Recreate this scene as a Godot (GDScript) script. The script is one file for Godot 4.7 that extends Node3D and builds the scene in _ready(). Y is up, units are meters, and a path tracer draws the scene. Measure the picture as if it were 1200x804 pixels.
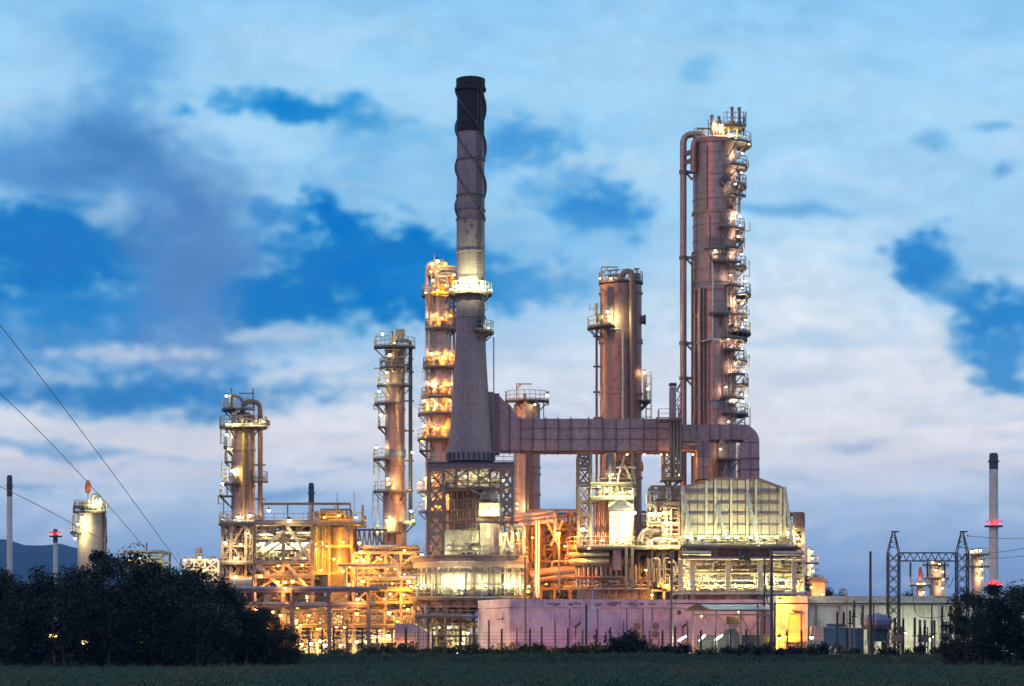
extends Node3D
# A refinery at dusk, seen across a field. Units are metres. The camera stands at (0, EYE, 0) and looks along -z with a level, shifted lens.
# wx / wy turn a place in the photograph and a distance from the camera into metres.
const F := 2777.8
const CX := 600.0
const HY := 742.0
const EYE := 2.5
const GAIN := 5.5      # brightness of all lamps together
const FIELD := -0.9    # the field lies lower than the plant yard

var M := {}
var U := {}
var cur: Node3D
var used := {}
var rng := RandomNumberGenerator.new()
var noise := FastNoiseLite.new()

func wx(px: float, d: float) -> float: return (px - CX) * d / F
func wy(py: float, d: float) -> float: return EYE + (HY - py) * d / F
func ml(px: float, d: float) -> float: return px * d / F
func pt(px: float, py: float, d: float) -> Vector3: return Vector3(wx(px, d), wy(py, d), -d)
func gp(px: float, d: float) -> Vector3: return Vector3(wx(px, d), 0.0, -d)
func rr(a: float, b: float) -> float: return rng.randf_range(a, b)

# ---------------------------------------------------------------- mesh building
class MB:
	var v := PackedVector3Array()
	var n := PackedVector3Array()
	var ix := PackedInt32Array()
	func quad(a: Vector3, b: Vector3, c: Vector3, d: Vector3, na: Vector3, nb: Vector3, nc: Vector3, nd: Vector3) -> void:
		var k := v.size()
		v.append(a); v.append(b); v.append(c); v.append(d)
		n.append(na); n.append(nb); n.append(nc); n.append(nd)
		var g := (c - a).cross(d - b)
		if g.dot(na + nb + nc + nd) > 0.0:
			ix.append_array(PackedInt32Array([k, k + 2, k + 1, k, k + 3, k + 2]))
		else:
			ix.append_array(PackedInt32Array([k, k + 1, k + 2, k, k + 2, k + 3]))
	func flat(a: Vector3, b: Vector3, c: Vector3, d: Vector3, o: Vector3) -> void:
		var g := (c - a).cross(d - b).normalized()
		if g.dot(o) < 0.0: g = -g
		quad(a, b, c, d, g, g, g, g)
	func tri(a: Vector3, b: Vector3, c: Vector3, o: Vector3) -> void:
		var g := (b - a).cross(c - a).normalized()
		if g.dot(o) < 0.0: g = -g
		var k := v.size()
		v.append(a); v.append(b); v.append(c)
		n.append(g); n.append(g); n.append(g)
		if (b - a).cross(c - a).dot(g) > 0.0: ix.append_array(PackedInt32Array([k, k + 2, k + 1]))
		else: ix.append_array(PackedInt32Array([k, k + 1, k + 2]))
	func bar(a: Vector3, b: Vector3, w: float, h := -1.0) -> void:
		if h < 0.0: h = w
		var y := (b - a)
		if y.length() < 0.001: return
		y = y.normalized()
		var x := y.cross(Vector3.UP)
		if x.length() < 0.02: x = Vector3.RIGHT
		x = x.normalized()
		var z := x.cross(y).normalized()
		var s: Array[Vector3] = [(x * w + z * h) * 0.5, (-x * w + z * h) * 0.5, (-x * w - z * h) * 0.5, (x * w - z * h) * 0.5]
		for i in 4:
			var p := s[i]
			var q := s[(i + 1) % 4]
			flat(a + p, a + q, b + q, b + p, p + q)
		flat(a + s[0], a + s[1], a + s[2], a + s[3], -y)
		flat(b + s[0], b + s[1], b + s[2], b + s[3], y)
	func box(c: Vector3, s: Vector3) -> void:
		bar(c - Vector3(0, s.y * 0.5, 0), c + Vector3(0, s.y * 0.5, 0), s.x, s.z)
	func tube(p: PackedVector3Array, r: float, seg := 8, r_end := -1.0) -> void:
		if r_end < 0.0: r_end = r
		var t := (p[1] - p[0]).normalized()
		var x := t.cross(Vector3.UP)
		if x.length() < 0.02: x = t.cross(Vector3.RIGHT)
		x = x.normalized()
		var last: Array[Vector3] = []
		var lastn: Array[Vector3] = []
		for i in p.size():
			var tn := t
			if i == 0: tn = (p[1] - p[0]).normalized()
			elif i == p.size() - 1: tn = (p[i] - p[i - 1]).normalized()
			else: tn = ((p[i + 1] - p[i]).normalized() + (p[i] - p[i - 1]).normalized()).normalized()
			x = (x - tn * x.dot(tn)).normalized()
			var z := x.cross(tn)
			var rad := lerpf(r, r_end, float(i) / (p.size() - 1))
			var ring: Array[Vector3] = []
			var rn: Array[Vector3] = []
			for k in seg:
				var a := TAU * k / seg
				var nn := x * cos(a) + z * sin(a)
				rn.append(nn)
				ring.append(p[i] + nn * rad)
			if i > 0:
				for k in seg:
					var k2 := (k + 1) % seg
					quad(last[k], last[k2], ring[k2], ring[k], lastn[k], lastn[k2], rn[k2], rn[k])
			if i == 0 or i == p.size() - 1:
				var o := -tn if i == 0 else tn
				for k in seg: tri(p[i], ring[k], ring[(k + 1) % seg], o)
			last = ring
			lastn = rn
	func lathe(prof: Array, seg := 28, c := Vector3.ZERO) -> void:
		for i in prof.size() - 1:
			var a: Vector2 = prof[i]
			var b: Vector2 = prof[i + 1]
			var e := b - a
			var nr := Vector2(e.y, -e.x).normalized()
			for k in seg:
				var a0 := TAU * k / seg
				var a1 := TAU * (k + 1) / seg
				var u0 := Vector3(cos(a0), 0, sin(a0))
				var u1 := Vector3(cos(a1), 0, sin(a1))
				var n0 := u0 * nr.x + Vector3(0, nr.y, 0)
				var n1 := u1 * nr.x + Vector3(0, nr.y, 0)
				quad(c + u0 * a.x + Vector3(0, a.y, 0), c + u1 * a.x + Vector3(0, a.y, 0), c + u1 * b.x + Vector3(0, b.y, 0), c + u0 * b.x + Vector3(0, b.y, 0), n0, n1, n1, n0)
	func prism(poly: PackedVector2Array, z0: float, z1: float) -> void:
		var t := Geometry2D.triangulate_polygon(poly)
		for i in range(0, t.size(), 3):
			for s in [0, 1]:
				var z := z0 if s == 0 else z1
				var o := Vector3(0, 0, signf(z0 - z1)) * (1.0 if s == 0 else -1.0)
				tri(Vector3(poly[t[i]].x, poly[t[i]].y, z), Vector3(poly[t[i + 1]].x, poly[t[i + 1]].y, z), Vector3(poly[t[i + 2]].x, poly[t[i + 2]].y, z), o)
		var turn := -1.0 if Geometry2D.is_polygon_clockwise(poly) else 1.0
		for i in poly.size():
			var a := poly[i]
			var b := poly[(i + 1) % poly.size()]
			var e := b - a
			flat(Vector3(a.x, a.y, z0), Vector3(b.x, b.y, z0), Vector3(b.x, b.y, z1), Vector3(a.x, a.y, z1), Vector3(e.y, -e.x, 0) * turn)
	func mesh() -> ArrayMesh:
		var a := []
		a.resize(Mesh.ARRAY_MAX)
		a[Mesh.ARRAY_VERTEX] = v
		a[Mesh.ARRAY_NORMAL] = n
		a[Mesh.ARRAY_INDEX] = ix
		var m := ArrayMesh.new()
		m.add_surface_from_arrays(Mesh.PRIMITIVE_TRIANGLES, a)
		return m

# ---------------------------------------------------------------- things and parts
func thing(called: String, at: Vector3, label: String, category: String, group := "") -> Node3D:
	var o := Node3D.new()
	var k: int = used.get(called, 0)
	used[called] = k + 1
	o.name = called if k == 0 else "%s_%03d" % [called, k]
	add_child(o)
	o.position = at
	o.set_meta("label", label)
	o.set_meta("category", category)
	if group: o.set_meta("group", group)
	cur = o
	return o

func part(called: String, mesh: Mesh, m: Material, xf := Transform3D(), parent: Node3D = null) -> MeshInstance3D:
	if parent == null: parent = cur
	var o := MeshInstance3D.new()
	o.name = called
	o.mesh = mesh
	o.material_override = m
	parent.add_child(o, true)
	o.transform = parent.global_transform.affine_inverse() * xf
	return o

func struct(called: String, mesh: Mesh, m: Material) -> MeshInstance3D:
	var o := part(called, mesh, m, Transform3D(), self)
	o.set_meta("kind", "structure")
	return o

func along(a: Vector3, b: Vector3, w: float, h: float) -> Transform3D:
	var y := b - a
	var l := y.length()
	y /= maxf(l, 0.0001)
	var x := y.cross(Vector3(0, 0, 1))
	if x.length() < 0.05: x = Vector3.RIGHT
	x = x.normalized()
	var z := x.cross(y).normalized()
	return Transform3D(Basis(x * w, y * l, z * h), (a + b) * 0.5)

func beam(called: String, a: Vector3, b: Vector3, w: float, m: Material, parent: Node3D = null, u := "hbeam") -> MeshInstance3D:
	return part(called, U[u], m, along(a, b, w, w), parent)

func boxp(called: String, c: Vector3, s: Vector3, m: Material, parent: Node3D = null) -> MeshInstance3D:
	return part(called, U.box, m, Transform3D(Basis.from_scale(s), c), parent)

# a box given by its outline in the photograph, its front distance and its depth in metres
func boxpx(called: String, x0: float, x1: float, y0: float, y1: float, d: float, deep: float, m: Material, parent: Node3D = null) -> MeshInstance3D:
	var a := pt(x0, y1, d)
	var b := pt(x1, y0, d)
	return boxp(called, Vector3((a.x + b.x) * 0.5, (a.y + b.y) * 0.5, -d - deep * 0.5), Vector3(b.x - a.x, b.y - a.y, deep), m, parent)

func bend(p: Array, r: float) -> PackedVector3Array:   # rounds the corners of a path
	var o := PackedVector3Array()
	o.append(p[0])
	for i in range(1, p.size() - 1):
		var a: Vector3 = p[i - 1]
		var b: Vector3 = p[i]
		var c: Vector3 = p[i + 1]
		var k := minf(r, minf(a.distance_to(b), b.distance_to(c)) * 0.49)
		var s := b + (a - b).normalized() * k
		var e := b + (c - b).normalized() * k
		for j in 6:
			var t := j / 5.0
			o.append(s.lerp(b, t).lerp(b.lerp(e, t), t))
	o.append(p[p.size() - 1])
	return o

func pipe(called: String, p: Array, r: float, m: Material, parent: Node3D = null, seg := 10, elbow := 2.6) -> MeshInstance3D:
	if p.size() == 2:
		return part(called, U.cyl, m, along(p[0], p[1], r * 2.0, r * 2.0), parent)
	var b := MB.new()
	b.tube(bend(p, r * elbow), r, seg)
	return part(called, b.mesh(), m, Transform3D(), parent)

func lathep(called: String, c: Vector3, prof: Array, m: Material, parent: Node3D = null, seg := 28) -> MeshInstance3D:
	var b := MB.new()
	b.lathe(prof, seg)
	return part(called, b.mesh(), m, Transform3D(Basis(), c), parent)

func polar(c: Vector3, r: float, deg: float) -> Vector3:   # 0 = +x, 90 = towards the camera
	return c + Vector3(cos(deg_to_rad(deg)), 0, sin(deg_to_rad(deg))) * r

# a vertical vessel whose cladding is made of rings with recessed seams
func shell(called: String, x0: float, x1: float, yt: float, yb: float, d: float, m: Material, dome := 0.5, seam := 0.85, parent: Node3D = null) -> MeshInstance3D:
	var r := ml(x1 - x0, d) * 0.5
	var c := pt((x0 + x1) * 0.5, yb, d)
	var h := wy(yt, d) - c.y
	var rise := r * dome
	var prof := [Vector2(r, 0)]
	var y := 0.0
	while y + seam < h - rise:
		y += seam
		prof.append(Vector2(r, y - 0.05)); prof.append(Vector2(r - 0.035, y - 0.045)); prof.append(Vector2(r - 0.035, y - 0.005)); prof.append(Vector2(r, y))
	prof.append(Vector2(r, h - rise))
	if dome > 0.0:
		for k in range(1, 7):
			var a := PI / 2 * k / 6.0
			prof.append(Vector2(maxf(r * cos(a), 0.001), h - rise + rise * sin(a)))
	else:
		prof.append(Vector2(0.001, h))
	return lathep(called, c, prof, m, parent, 40)

func band(called: String, x0: float, x1: float, py: float, d: float, hgt: float, out: float, m: Material, parent: Node3D = null) -> MeshInstance3D:
	var r := ml(x1 - x0, d) * 0.5
	return lathep(called, pt((x0 + x1) * 0.5, py, d), [Vector2(r - 0.05, -hgt * 0.5), Vector2(r + out, -hgt * 0.5), Vector2(r + out, hgt * 0.5), Vector2(r - 0.05, hgt * 0.5)], m, parent, 36)

# railing along a polyline of floor points
func rail_mesh(p: PackedVector3Array, h := 1.1, step := 1.1, t := 0.06) -> ArrayMesh:
	var b := MB.new()
	for i in p.size() - 1:
		for k in [1.0, 0.55, 0.1]:
			b.bar(p[i] + Vector3(0, h * k, 0), p[i + 1] + Vector3(0, h * k, 0), t * (1.0 if k > 0.2 else 0.6), t * (1.0 if k > 0.2 else 2.0))
		var l := p[i].distance_to(p[i + 1])
		var cnt := maxi(1, int(round(l / step)))
		for j in cnt:
			var q := p[i].lerp(p[i + 1], float(j) / cnt)
			b.bar(q, q + Vector3(0, h, 0), t)
	var e := p[p.size() - 1]
	b.bar(e, e + Vector3(0, h, 0), t)
	return b.mesh()

func railing(p: Array, m: Material, parent: Node3D = null, h := 1.1) -> MeshInstance3D:
	return part("railing", rail_mesh(PackedVector3Array(p), h), m, Transform3D(), parent)

# a curved access platform round a vessel, from angle a0 to a1, with its railing and brackets
func plat(c: Vector3, r0: float, r1: float, a0: float, a1: float, m: Material, brackets := 3) -> MeshInstance3D:
	var b := MB.new()
	var seg := maxi(3, int(absf(a1 - a0) / 14.0))
	var th := 0.16
	var edge: Array = []
	for k in seg + 1:
		edge.append(polar(c, r1 - 0.05, lerpf(a0, a1, float(k) / seg)))
	for k in seg:
		var p0 := lerpf(a0, a1, float(k) / seg)
		var p1 := lerpf(a0, a1, float(k + 1) / seg)
		var i0 := polar(c, r0, p0)
		var i1 := polar(c, r0, p1)
		var o0 := polar(c, r1, p0)
		var o1 := polar(c, r1, p1)
		var dn := Vector3(0, -th, 0)
		b.flat(i0, i1, o1, o0, Vector3.UP)
		b.flat(i0 + dn, i1 + dn, o1 + dn, o0 + dn, Vector3.DOWN)
		b.flat(o0, o1, o1 + dn * 1.6, o0 + dn * 1.6, o0 - c)
		b.flat(i0, i1, i1 + dn, i0 + dn, c - o0)
		if k == 0: b.flat(i0, o0, o0 + dn, i0 + dn, i0 - i1)
		if k == seg - 1: b.flat(i1, o1, o1 + dn, i1 + dn, i1 - i0)
	var o := part("platform", b.mesh(), m)
	part("railing", rail_mesh(PackedVector3Array(edge), 1.15, 1.0), M.rail, Transform3D(), o)
	for k in brackets:
		var a := lerpf(a0, a1, (k + 0.5) / brackets)
		beam("bracket", polar(c, r0 - 0.1, a) + Vector3(0, -(r1 - r0) * 0.9 - 0.3, 0), polar(c, r1 - 0.15, a) + Vector3(0, -0.2, 0), 0.13, m, o)
	return o

func ladder(base: Vector3, h: float, face: Vector3, m: Material, cage := true, parent: Node3D = null) -> MeshInstance3D:
	var b := MB.new()
	var side := face.cross(Vector3.UP).normalized() * 0.25
	for s in [-1.0, 1.0]: b.bar(base + side * s, base + side * s + Vector3(0, h, 0), 0.07)
	var y := 0.3
	while y < h:
		b.bar(base - side + Vector3(0, y, 0), base + side + Vector3(0, y, 0), 0.045)
		y += 0.4
	if cage:
		y = 2.2
		while y < h:
			var q := base + Vector3(0, y, 0)
			var f := face.normalized() * 0.65
			b.bar(q - side * 1.3, q - side * 1.3 + f, 0.05)
			b.bar(q + side * 1.3, q + side * 1.3 + f, 0.05)
			b.bar(q - side * 1.3 + f, q + side * 1.3 + f, 0.05)
			y += 1.0
		for s in [-1.3, 0.0, 1.3]:
			b.bar(base + side * s + face.normalized() * 0.65 + Vector3(0, 2.2, 0), base + side * s + face.normalized() * 0.65 + Vector3(0, h, 0), 0.045)
	return part("ladder", b.mesh(), m, Transform3D(), parent)

# a lamp: housing, glowing bulb and the light it gives
func lamp(p: Vector3, tint: String, e: float, r := 0.2, parent: Node3D = null, up := false) -> MeshInstance3D:
	var side := -1.0 if up else 1.0
	var o := part("lamp", U.hood, M.dark, Transform3D(Basis(Vector3.RIGHT, PI if up else 0.0).scaled(Vector3.ONE * (r * 4.0)), p + Vector3(0, r * 0.9 * side, 0)), parent)
	part("bulb", U.sphere, M["glow_" + tint], Transform3D(Basis.from_scale(Vector3.ONE * r), p), o)
	if e > 0.0:
		var l := OmniLight3D.new()
		l.name = "lamp_light"
		o.add_child(l, true)
		l.global_position = p
		l.light_energy = e * GAIN
		l.light_color = TINT[tint]
		l.light_size = r
		l.omni_range = 60.0
		l.omni_attenuation = 2.0
		l.shadow_enabled = true
	return o

# a slanted fluorescent fitting: batten, tube, light
func strip(p: Vector3, dir: Vector3, tint: String, e: float, parent: Node3D = null) -> void:
	var a := p - dir * 0.5
	var b := p + dir * 0.5
	var o := part("lamp", U.box, M.dark, along(a + Vector3(0, 0.1, -0.05), b + Vector3(0, 0.1, -0.05), 0.2, 0.14), parent)
	part("tube", U.cyl, M["glow_" + tint], along(a, b, 0.15, 0.15), o)
	if e > 0.0:
		var l := OmniLight3D.new()
		l.name = "lamp_light"
		o.add_child(l, true)
		l.global_position = p + Vector3(0, -0.15, 0.35)
		l.light_energy = e * GAIN * 0.5
		l.light_color = TINT[tint]
		l.light_size = 0.3
		l.omni_range = 60.0
		l.omni_attenuation = 2.0
		l.shadow_enabled = true

# steel frame: columns at each x and depth, beams at each level, crossed braces in chosen bays
func steel(xs: Array, ys: Array, ds: Array, w: float, m: Material, brace := 1, y_base := -1.0) -> void:
	var lo: float = ys[ys.size() - 1] if y_base < 0.0 else y_base
	for d in ds:
		for i in xs.size():
			var x := wx(xs[i], ds[0])
			beam("column", Vector3(x, wy(lo, ds[0]), -d), Vector3(x, wy(ys[0], ds[0]), -d), w, m)
		for y in ys:
			for i in xs.size() - 1:
				beam("beam", Vector3(wx(xs[i], ds[0]), wy(y, ds[0]), -d), Vector3(wx(xs[i + 1], ds[0]), wy(y, ds[0]), -d), w * 0.9, m)
		if brace > 0:
			for j in ys.size() - 1:
				for i in xs.size() - 1:
					var a := Vector3(wx(xs[i], ds[0]), wy(ys[j], ds[0]), -d)
					var b := Vector3(wx(xs[i + 1], ds[0]), wy(ys[j + 1], ds[0]), -d)
					if brace == 1 or (i + j) % 2 == 0: beam("brace", a, b, w * 0.55, m)
					if brace == 1 or (i + j) % 2 == 1: beam("brace", Vector3(b.x, a.y, -d), Vector3(a.x, b.y, -d), w * 0.55, m)
	for k in ds.size() - 1:
		for y in ys:
			for x in xs:
				beam("beam", Vector3(wx(x, ds[0]), wy(y, ds[0]), -ds[k]), Vector3(wx(x, ds[0]), wy(y, ds[0]), -ds[k + 1]), w * 0.8, m)

# a wall of separate panels with gaps between them, on a dark backing
func panels(x0: float, x1: float, y0: float, y1: float, d: float, nx: int, ny: int, mats: Array, gap := 0.06, th := 0.12) -> void:
	for i in nx:
		for j in ny:
			var a := lerpf(x0, x1, float(i) / nx)
			var b := lerpf(x0, x1, float(i + 1) / nx)
			var e := lerpf(y0, y1, float(j) / ny)
			var f := lerpf(y0, y1, float(j + 1) / ny)
			var p := pt(a, f, d)
			var q := pt(b, e, d)
			boxp("panel", Vector3((p.x + q.x) * 0.5, (p.y + q.y) * 0.5, -d + rr(-0.012, 0.012)), Vector3(q.x - p.x - gap, q.y - p.y - gap, th), mats[rng.randi() % mats.size()])

# process piping: separate pipes with elbows, risers and valves filling a volume
func piping(x0: float, x1: float, y0: float, y1: float, d0: float, d1: float, nh: int, nv: int, mats: Array, rmin := 0.07, rmax := 0.26) -> void:
	for i in nh:
		var d := rr(d0, d1)
		var a := rr(x0, lerpf(x0, x1, 0.6))
		var b := minf(x1, a + rr(0.25, 0.9) * (x1 - x0))
		var y := rr(y0, y1)
		var y2 := clampf(y + rr(-1, 1) * 0.5 * (y1 - y0), y0, y1)
		var r := rr(rmin, rmax) * (1.0 if rng.randf() < 0.8 else 1.5)
		var p := [pt(a, y, d), pt(b, y, d)]
		var kind := rng.randi() % 4
		if kind == 1: p.append(pt(b, y2, d))
		elif kind == 2: p = [pt(a, y2, d), pt(a, y, d), pt(b, y, d), pt(b, clampf(y + 12, y0, y1), d)]
		elif kind == 3: p = [pt(a, y, d), pt(b, y, d), pt(b, y, d) + Vector3(0, 0, -3), pt(b, y2, d) + Vector3(0, 0, -3)]
		pipe("pipe", p, r, mats[rng.randi() % mats.size()], null, 8)
		if rng.randf() < 0.4:
			var q := pt(lerpf(a, b, rr(0.2, 0.8)), y, d)
			part("valve", U.valve, mats[rng.randi() % mats.size()], Transform3D(Basis.from_scale(Vector3.ONE * (r * 3.2)), q))
	for i in nv:
		var d := rr(d0, d1)
		var x := rr(x0, x1)
		var e := rr(y0, lerpf(y0, y1, 0.45))
		var f := rr(lerpf(y0, y1, 0.55), y1)
		var r := rr(rmin, rmax)
		var p := [pt(x, e, d), pt(x, f, d)]
		if rng.randf() < 0.5: p = [pt(clampf(x + rr(-12, 12), x0, x1), e, d), pt(x, e, d), pt(x, f, d)]
		pipe("pipe", p, r, mats[rng.randi() % mats.size()], null, 8)

# deck slab with railing at its front edge
func deck(x0: float, x1: float, py: float, d0: float, deep: float, m: Material, rail := true, th := 0.25) -> MeshInstance3D:
	var a := pt(x0, py, d0)
	var b := pt(x1, py, d0)
	var o := part("deck", U.box, m, Transform3D(Basis.from_scale(Vector3(b.x - a.x, th, deep)), Vector3((a.x + b.x) * 0.5, a.y - th * 0.5, -d0 - deep * 0.5)))
	if rail:
		part("railing", rail_mesh(PackedVector3Array([a + Vector3(0.05, 0, -deep + 0.1), a + Vector3(0.05, 0, -0.06), b + Vector3(-0.05, 0, -0.06), b + Vector3(-0.05, 0, -deep + 0.1)])), M.rail)
	return o

# ---------------------------------------------------------------- materials
const TINT := {"warm": Color(1.0, 0.87, 0.60), "amber": Color(1.0, 0.68, 0.25), "gold": Color(1.0, 0.68, 0.13), "sodium": Color(1.0, 0.54, 0.12), "pale": Color(0.98, 1.0, 0.68), "white": Color(1.0, 0.93, 0.78), "red": Color(1.0, 0.12, 0.14), "pink": Color(1.0, 0.42, 0.34)}

func stain_image(kind: String) -> ImageTexture:
	var im := Image.create(512, 512, false, Image.FORMAT_RGB8)
	var n1 := FastNoiseLite.new()
	n1.seed = 3 + kind.length()
	n1.noise_type = FastNoiseLite.TYPE_SIMPLEX
	n1.frequency = 0.012
	n1.fractal_octaves = 5
	var n2 := FastNoiseLite.new()
	n2.seed = 11 + kind.length()
	n2.frequency = 0.09
	n2.fractal_octaves = 3
	var g1 := n1.get_seamless_image(512, 512)
	var g2 := n2.get_seamless_image(512, 512)
	for y in 512:
		for x in 512:
			var a := g1.get_pixel(x, y).r
			var b := g2.get_pixel(x, y).r
			var c := Color.WHITE
			if kind == "grime":
				c = Color(0.84, 0.83, 0.82).lerp(Color.WHITE, smoothstep(0.25, 0.7, a * 0.6 + b * 0.4))
			elif kind == "streaks":
				var s := g1.get_pixel((x * 3) % 512, y / 4).r
				c = Color(0.88, 0.86, 0.84).lerp(Color.WHITE, smoothstep(0.25, 0.7, s * 0.35 + a * 0.35 + b * 0.3))
			elif kind == "runs":
				var s3 := g2.get_pixel((x * 2) % 512, y / 8).r
				c = Color(0.80, 0.77, 0.76).lerp(Color.WHITE, smoothstep(0.2, 0.62, s3 * 0.45 + a * 0.55))
			elif kind == "rusty":
				c = Color(0.85, 0.80, 0.78).lerp(Color.WHITE, b)
				var s2 := g1.get_pixel((x * 2) % 512, (y / 2) % 512).r
				c = c.lerp(Color(0.74, 0.56, 0.45), smoothstep(0.55, 0.8, s2 * 0.4 + a * 0.3 + b * 0.3))
			elif kind == "earth":
				c = Color(0.55, 0.55, 0.5).lerp(Color.WHITE, smoothstep(0.2, 0.8, a * 0.5 + b * 0.5))
			im.set_pixel(x, y, c)
	return ImageTexture.create_from_image(im)

func mat(key: String, lin: Color, rough: float, metal := 0.0, tex := "", per_m := 0.2, bump := 0.0) -> StandardMaterial3D:
	var m := StandardMaterial3D.new()
	m.resource_name = key
	m.albedo_color = lin.linear_to_srgb()
	m.roughness = rough
	m.metallic = metal
	if tex:
		if not U.has("tex_" + tex): U["tex_" + tex] = stain_image(tex)
		m.albedo_texture = U["tex_" + tex]
		m.uv1_triplanar = true
		m.uv1_world_triplanar = true
		m.uv1_scale = Vector3.ONE * per_m
		if bump > 0.0:
			m.heightmap_enabled = true
			m.heightmap_texture = U["tex_" + tex]
			m.heightmap_scale = bump
	M[key] = m
	return m

func glow(key: String, c: Color, e: float) -> void:
	var m := StandardMaterial3D.new()
	m.resource_name = "glow_" + key
	m.albedo_color = c
	m.emission_enabled = true
	m.emission = c
	m.emission_energy_multiplier = e
	M["glow_" + key] = m

func make_materials() -> void:
	mat("concrete", Color(0.285, 0.225, 0.25), 0.85, 0.0, "streaks", 0.12)
	mat("soot", Color(0.018, 0.017, 0.02), 0.8, 0.0, "grime", 0.2)
	mat("strake", Color(0.12, 0.10, 0.115), 0.7, 0.0, "grime", 0.2)
	mat("duct", Color(0.40, 0.27, 0.295), 0.6, 0.15, "streaks", 0.16)
	mat("duct_b", Color(0.355, 0.24, 0.262), 0.62, 0.15, "streaks", 0.16)
	mat("flange", Color(0.20, 0.125, 0.15), 0.65, 0.1, "grime", 0.3)
	mat("steel", Color(0.255, 0.215, 0.19), 0.6, 0.15, "rusty", 0.4)
	mat("steel_dark", Color(0.075, 0.07, 0.085), 0.6, 0.2, "grime", 0.4)
	mat("galv", Color(0.42, 0.42, 0.43), 0.5, 0.4, "grime", 0.3)
	mat("rail", Color(0.30, 0.26, 0.22), 0.6, 0.2)
	mat("grating", Color(0.16, 0.135, 0.125), 0.7, 0.2, "rusty", 0.5)
	mat("clad", Color(0.48, 0.295, 0.26), 0.40, 0.62, "streaks", 0.13)
	mat("clad_b", Color(0.46, 0.275, 0.225), 0.43, 0.55, "rusty", 0.13)
	mat("clad_pale", Color(0.55, 0.41, 0.36), 0.45, 0.35, "streaks", 0.15)
	mat("clad_blue", Color(0.24, 0.25, 0.32), 0.42, 0.5, "grime", 0.15)
	mat("pipe_grey", Color(0.40, 0.34, 0.33), 0.42, 0.5, "grime", 0.3)
	mat("pipe_brown", Color(0.30, 0.20, 0.17), 0.5, 0.3, "rusty", 0.3)
	mat("pipe_silver", Color(0.62, 0.56, 0.50), 0.36, 0.7, "grime", 0.3)
	mat("pipe_yellow", Color(0.60, 0.38, 0.06), 0.5, 0.0, "grime", 0.3)
	mat("panel_a", Color(0.50, 0.43, 0.41), 0.62, 0.1, "streaks", 0.2)
	mat("panel_b", Color(0.46, 0.39, 0.38), 0.62, 0.1, "streaks", 0.23)
	mat("panel_c", Color(0.56, 0.49, 0.45), 0.62, 0.1, "streaks", 0.18)
	mat("panel_dark", Color(0.24, 0.19, 0.20), 0.65, 0.1, "rusty", 0.2)
	mat("plaster", Color(0.47, 0.36, 0.53), 0.85, 0.0, "runs", 0.06)
	mat("plaster_white", Color(0.60, 0.60, 0.58), 0.85, 0.0, "runs", 0.05)
	mat("mould", Color(0.22, 0.19, 0.23), 0.9, 0.0, "grime", 0.8)
	mat("roof_blue", Color(0.012, 0.13, 0.36), 0.5, 0.1, "streaks", 0.3)
	mat("wood", Color(0.30, 0.18, 0.09), 0.7, 0.0, "streaks", 0.5)
	mat("cabinet", Color(0.06, 0.085, 0.09), 0.55, 0.1, "grime", 0.4)
	mat("cabinet_pale", Color(0.42, 0.33, 0.31), 0.6, 0.0, "grime", 0.5)
	mat("trans_blue", Color(0.03, 0.10, 0.22), 0.45, 0.2, "grime", 0.4)
	mat("trans_lilac", Color(0.22, 0.24, 0.42), 0.5, 0.1, "grime", 0.4)
	mat("porcelain", Color(0.035, 0.03, 0.04), 0.3)
	mat("door", Color(0.62, 0.42, 0.22), 0.6, 0.0, "streaks", 0.4)
	mat("tile_roof", Color(0.45, 0.25, 0.16), 0.8, 0.0, "streaks", 0.5)
	mat("post", Color(0.28, 0.22, 0.19), 0.8, 0.0, "grime", 0.6)
	mat("post_dark", Color(0.05, 0.05, 0.06), 0.7, 0.0, "grime", 0.6)
	mat("dark", Color(0.04, 0.04, 0.045), 0.6, 0.2)
	mat("wire", Color(0.03, 0.03, 0.035), 0.6, 0.3)
	mat("stack_pale", Color(0.70, 0.60, 0.58), 0.7, 0.0, "streaks", 0.1)
	mat("stack_dark", Color(0.07, 0.07, 0.10), 0.7, 0.0, "grime", 0.1)
	mat("orange_cloth", Color(0.75, 0.16, 0.04), 0.8)
	mat("ground", Color(0.055, 0.058, 0.045), 0.95, 0.0, "earth", 0.11)
	mat("gravel", Color(0.17, 0.155, 0.14), 0.95, 0.0, "earth", 0.3)
	mat("soil_wall", Color(0.06, 0.06, 0.065), 0.9, 0.0, "grime", 0.4)
	mat("hill", Color(0.03, 0.055, 0.065), 0.95, 0.0, "earth", 0.004)
	mat("bark", Color(0.06, 0.05, 0.04), 0.9, 0.0, "grime", 1.0)
	for k in [["leaf", Color(0.017, 0.036, 0.02)], ["leaf_b", Color(0.013, 0.03, 0.02)], ["leaf_lamplit", Color(0.10, 0.10, 0.03)], ["grass", Color(1, 1, 1)]]:  # the brightest leaf colour has amber lamplight on the fence shrubs mixed in
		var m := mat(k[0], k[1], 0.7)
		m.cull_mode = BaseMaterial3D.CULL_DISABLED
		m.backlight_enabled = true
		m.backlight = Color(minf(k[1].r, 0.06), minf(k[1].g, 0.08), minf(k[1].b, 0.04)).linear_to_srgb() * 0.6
	glow("warm", Color(1.0, 0.86, 0.60), 9.0)
	glow("amber", Color(1.0, 0.78, 0.42), 9.0)
	glow("gold", Color(1.0, 0.80, 0.36), 9.0)
	glow("sodium", Color(1.0, 0.68, 0.24), 11.0)
	glow("pale", Color(1.0, 0.98, 0.78), 9.0)
	glow("white", Color(1.0, 0.97, 0.88), 9.0)
	glow("red", Color(1.0, 0.12, 0.16), 6.0)
	glow("pink", Color(1.0, 0.45, 0.36), 3.0)

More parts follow.
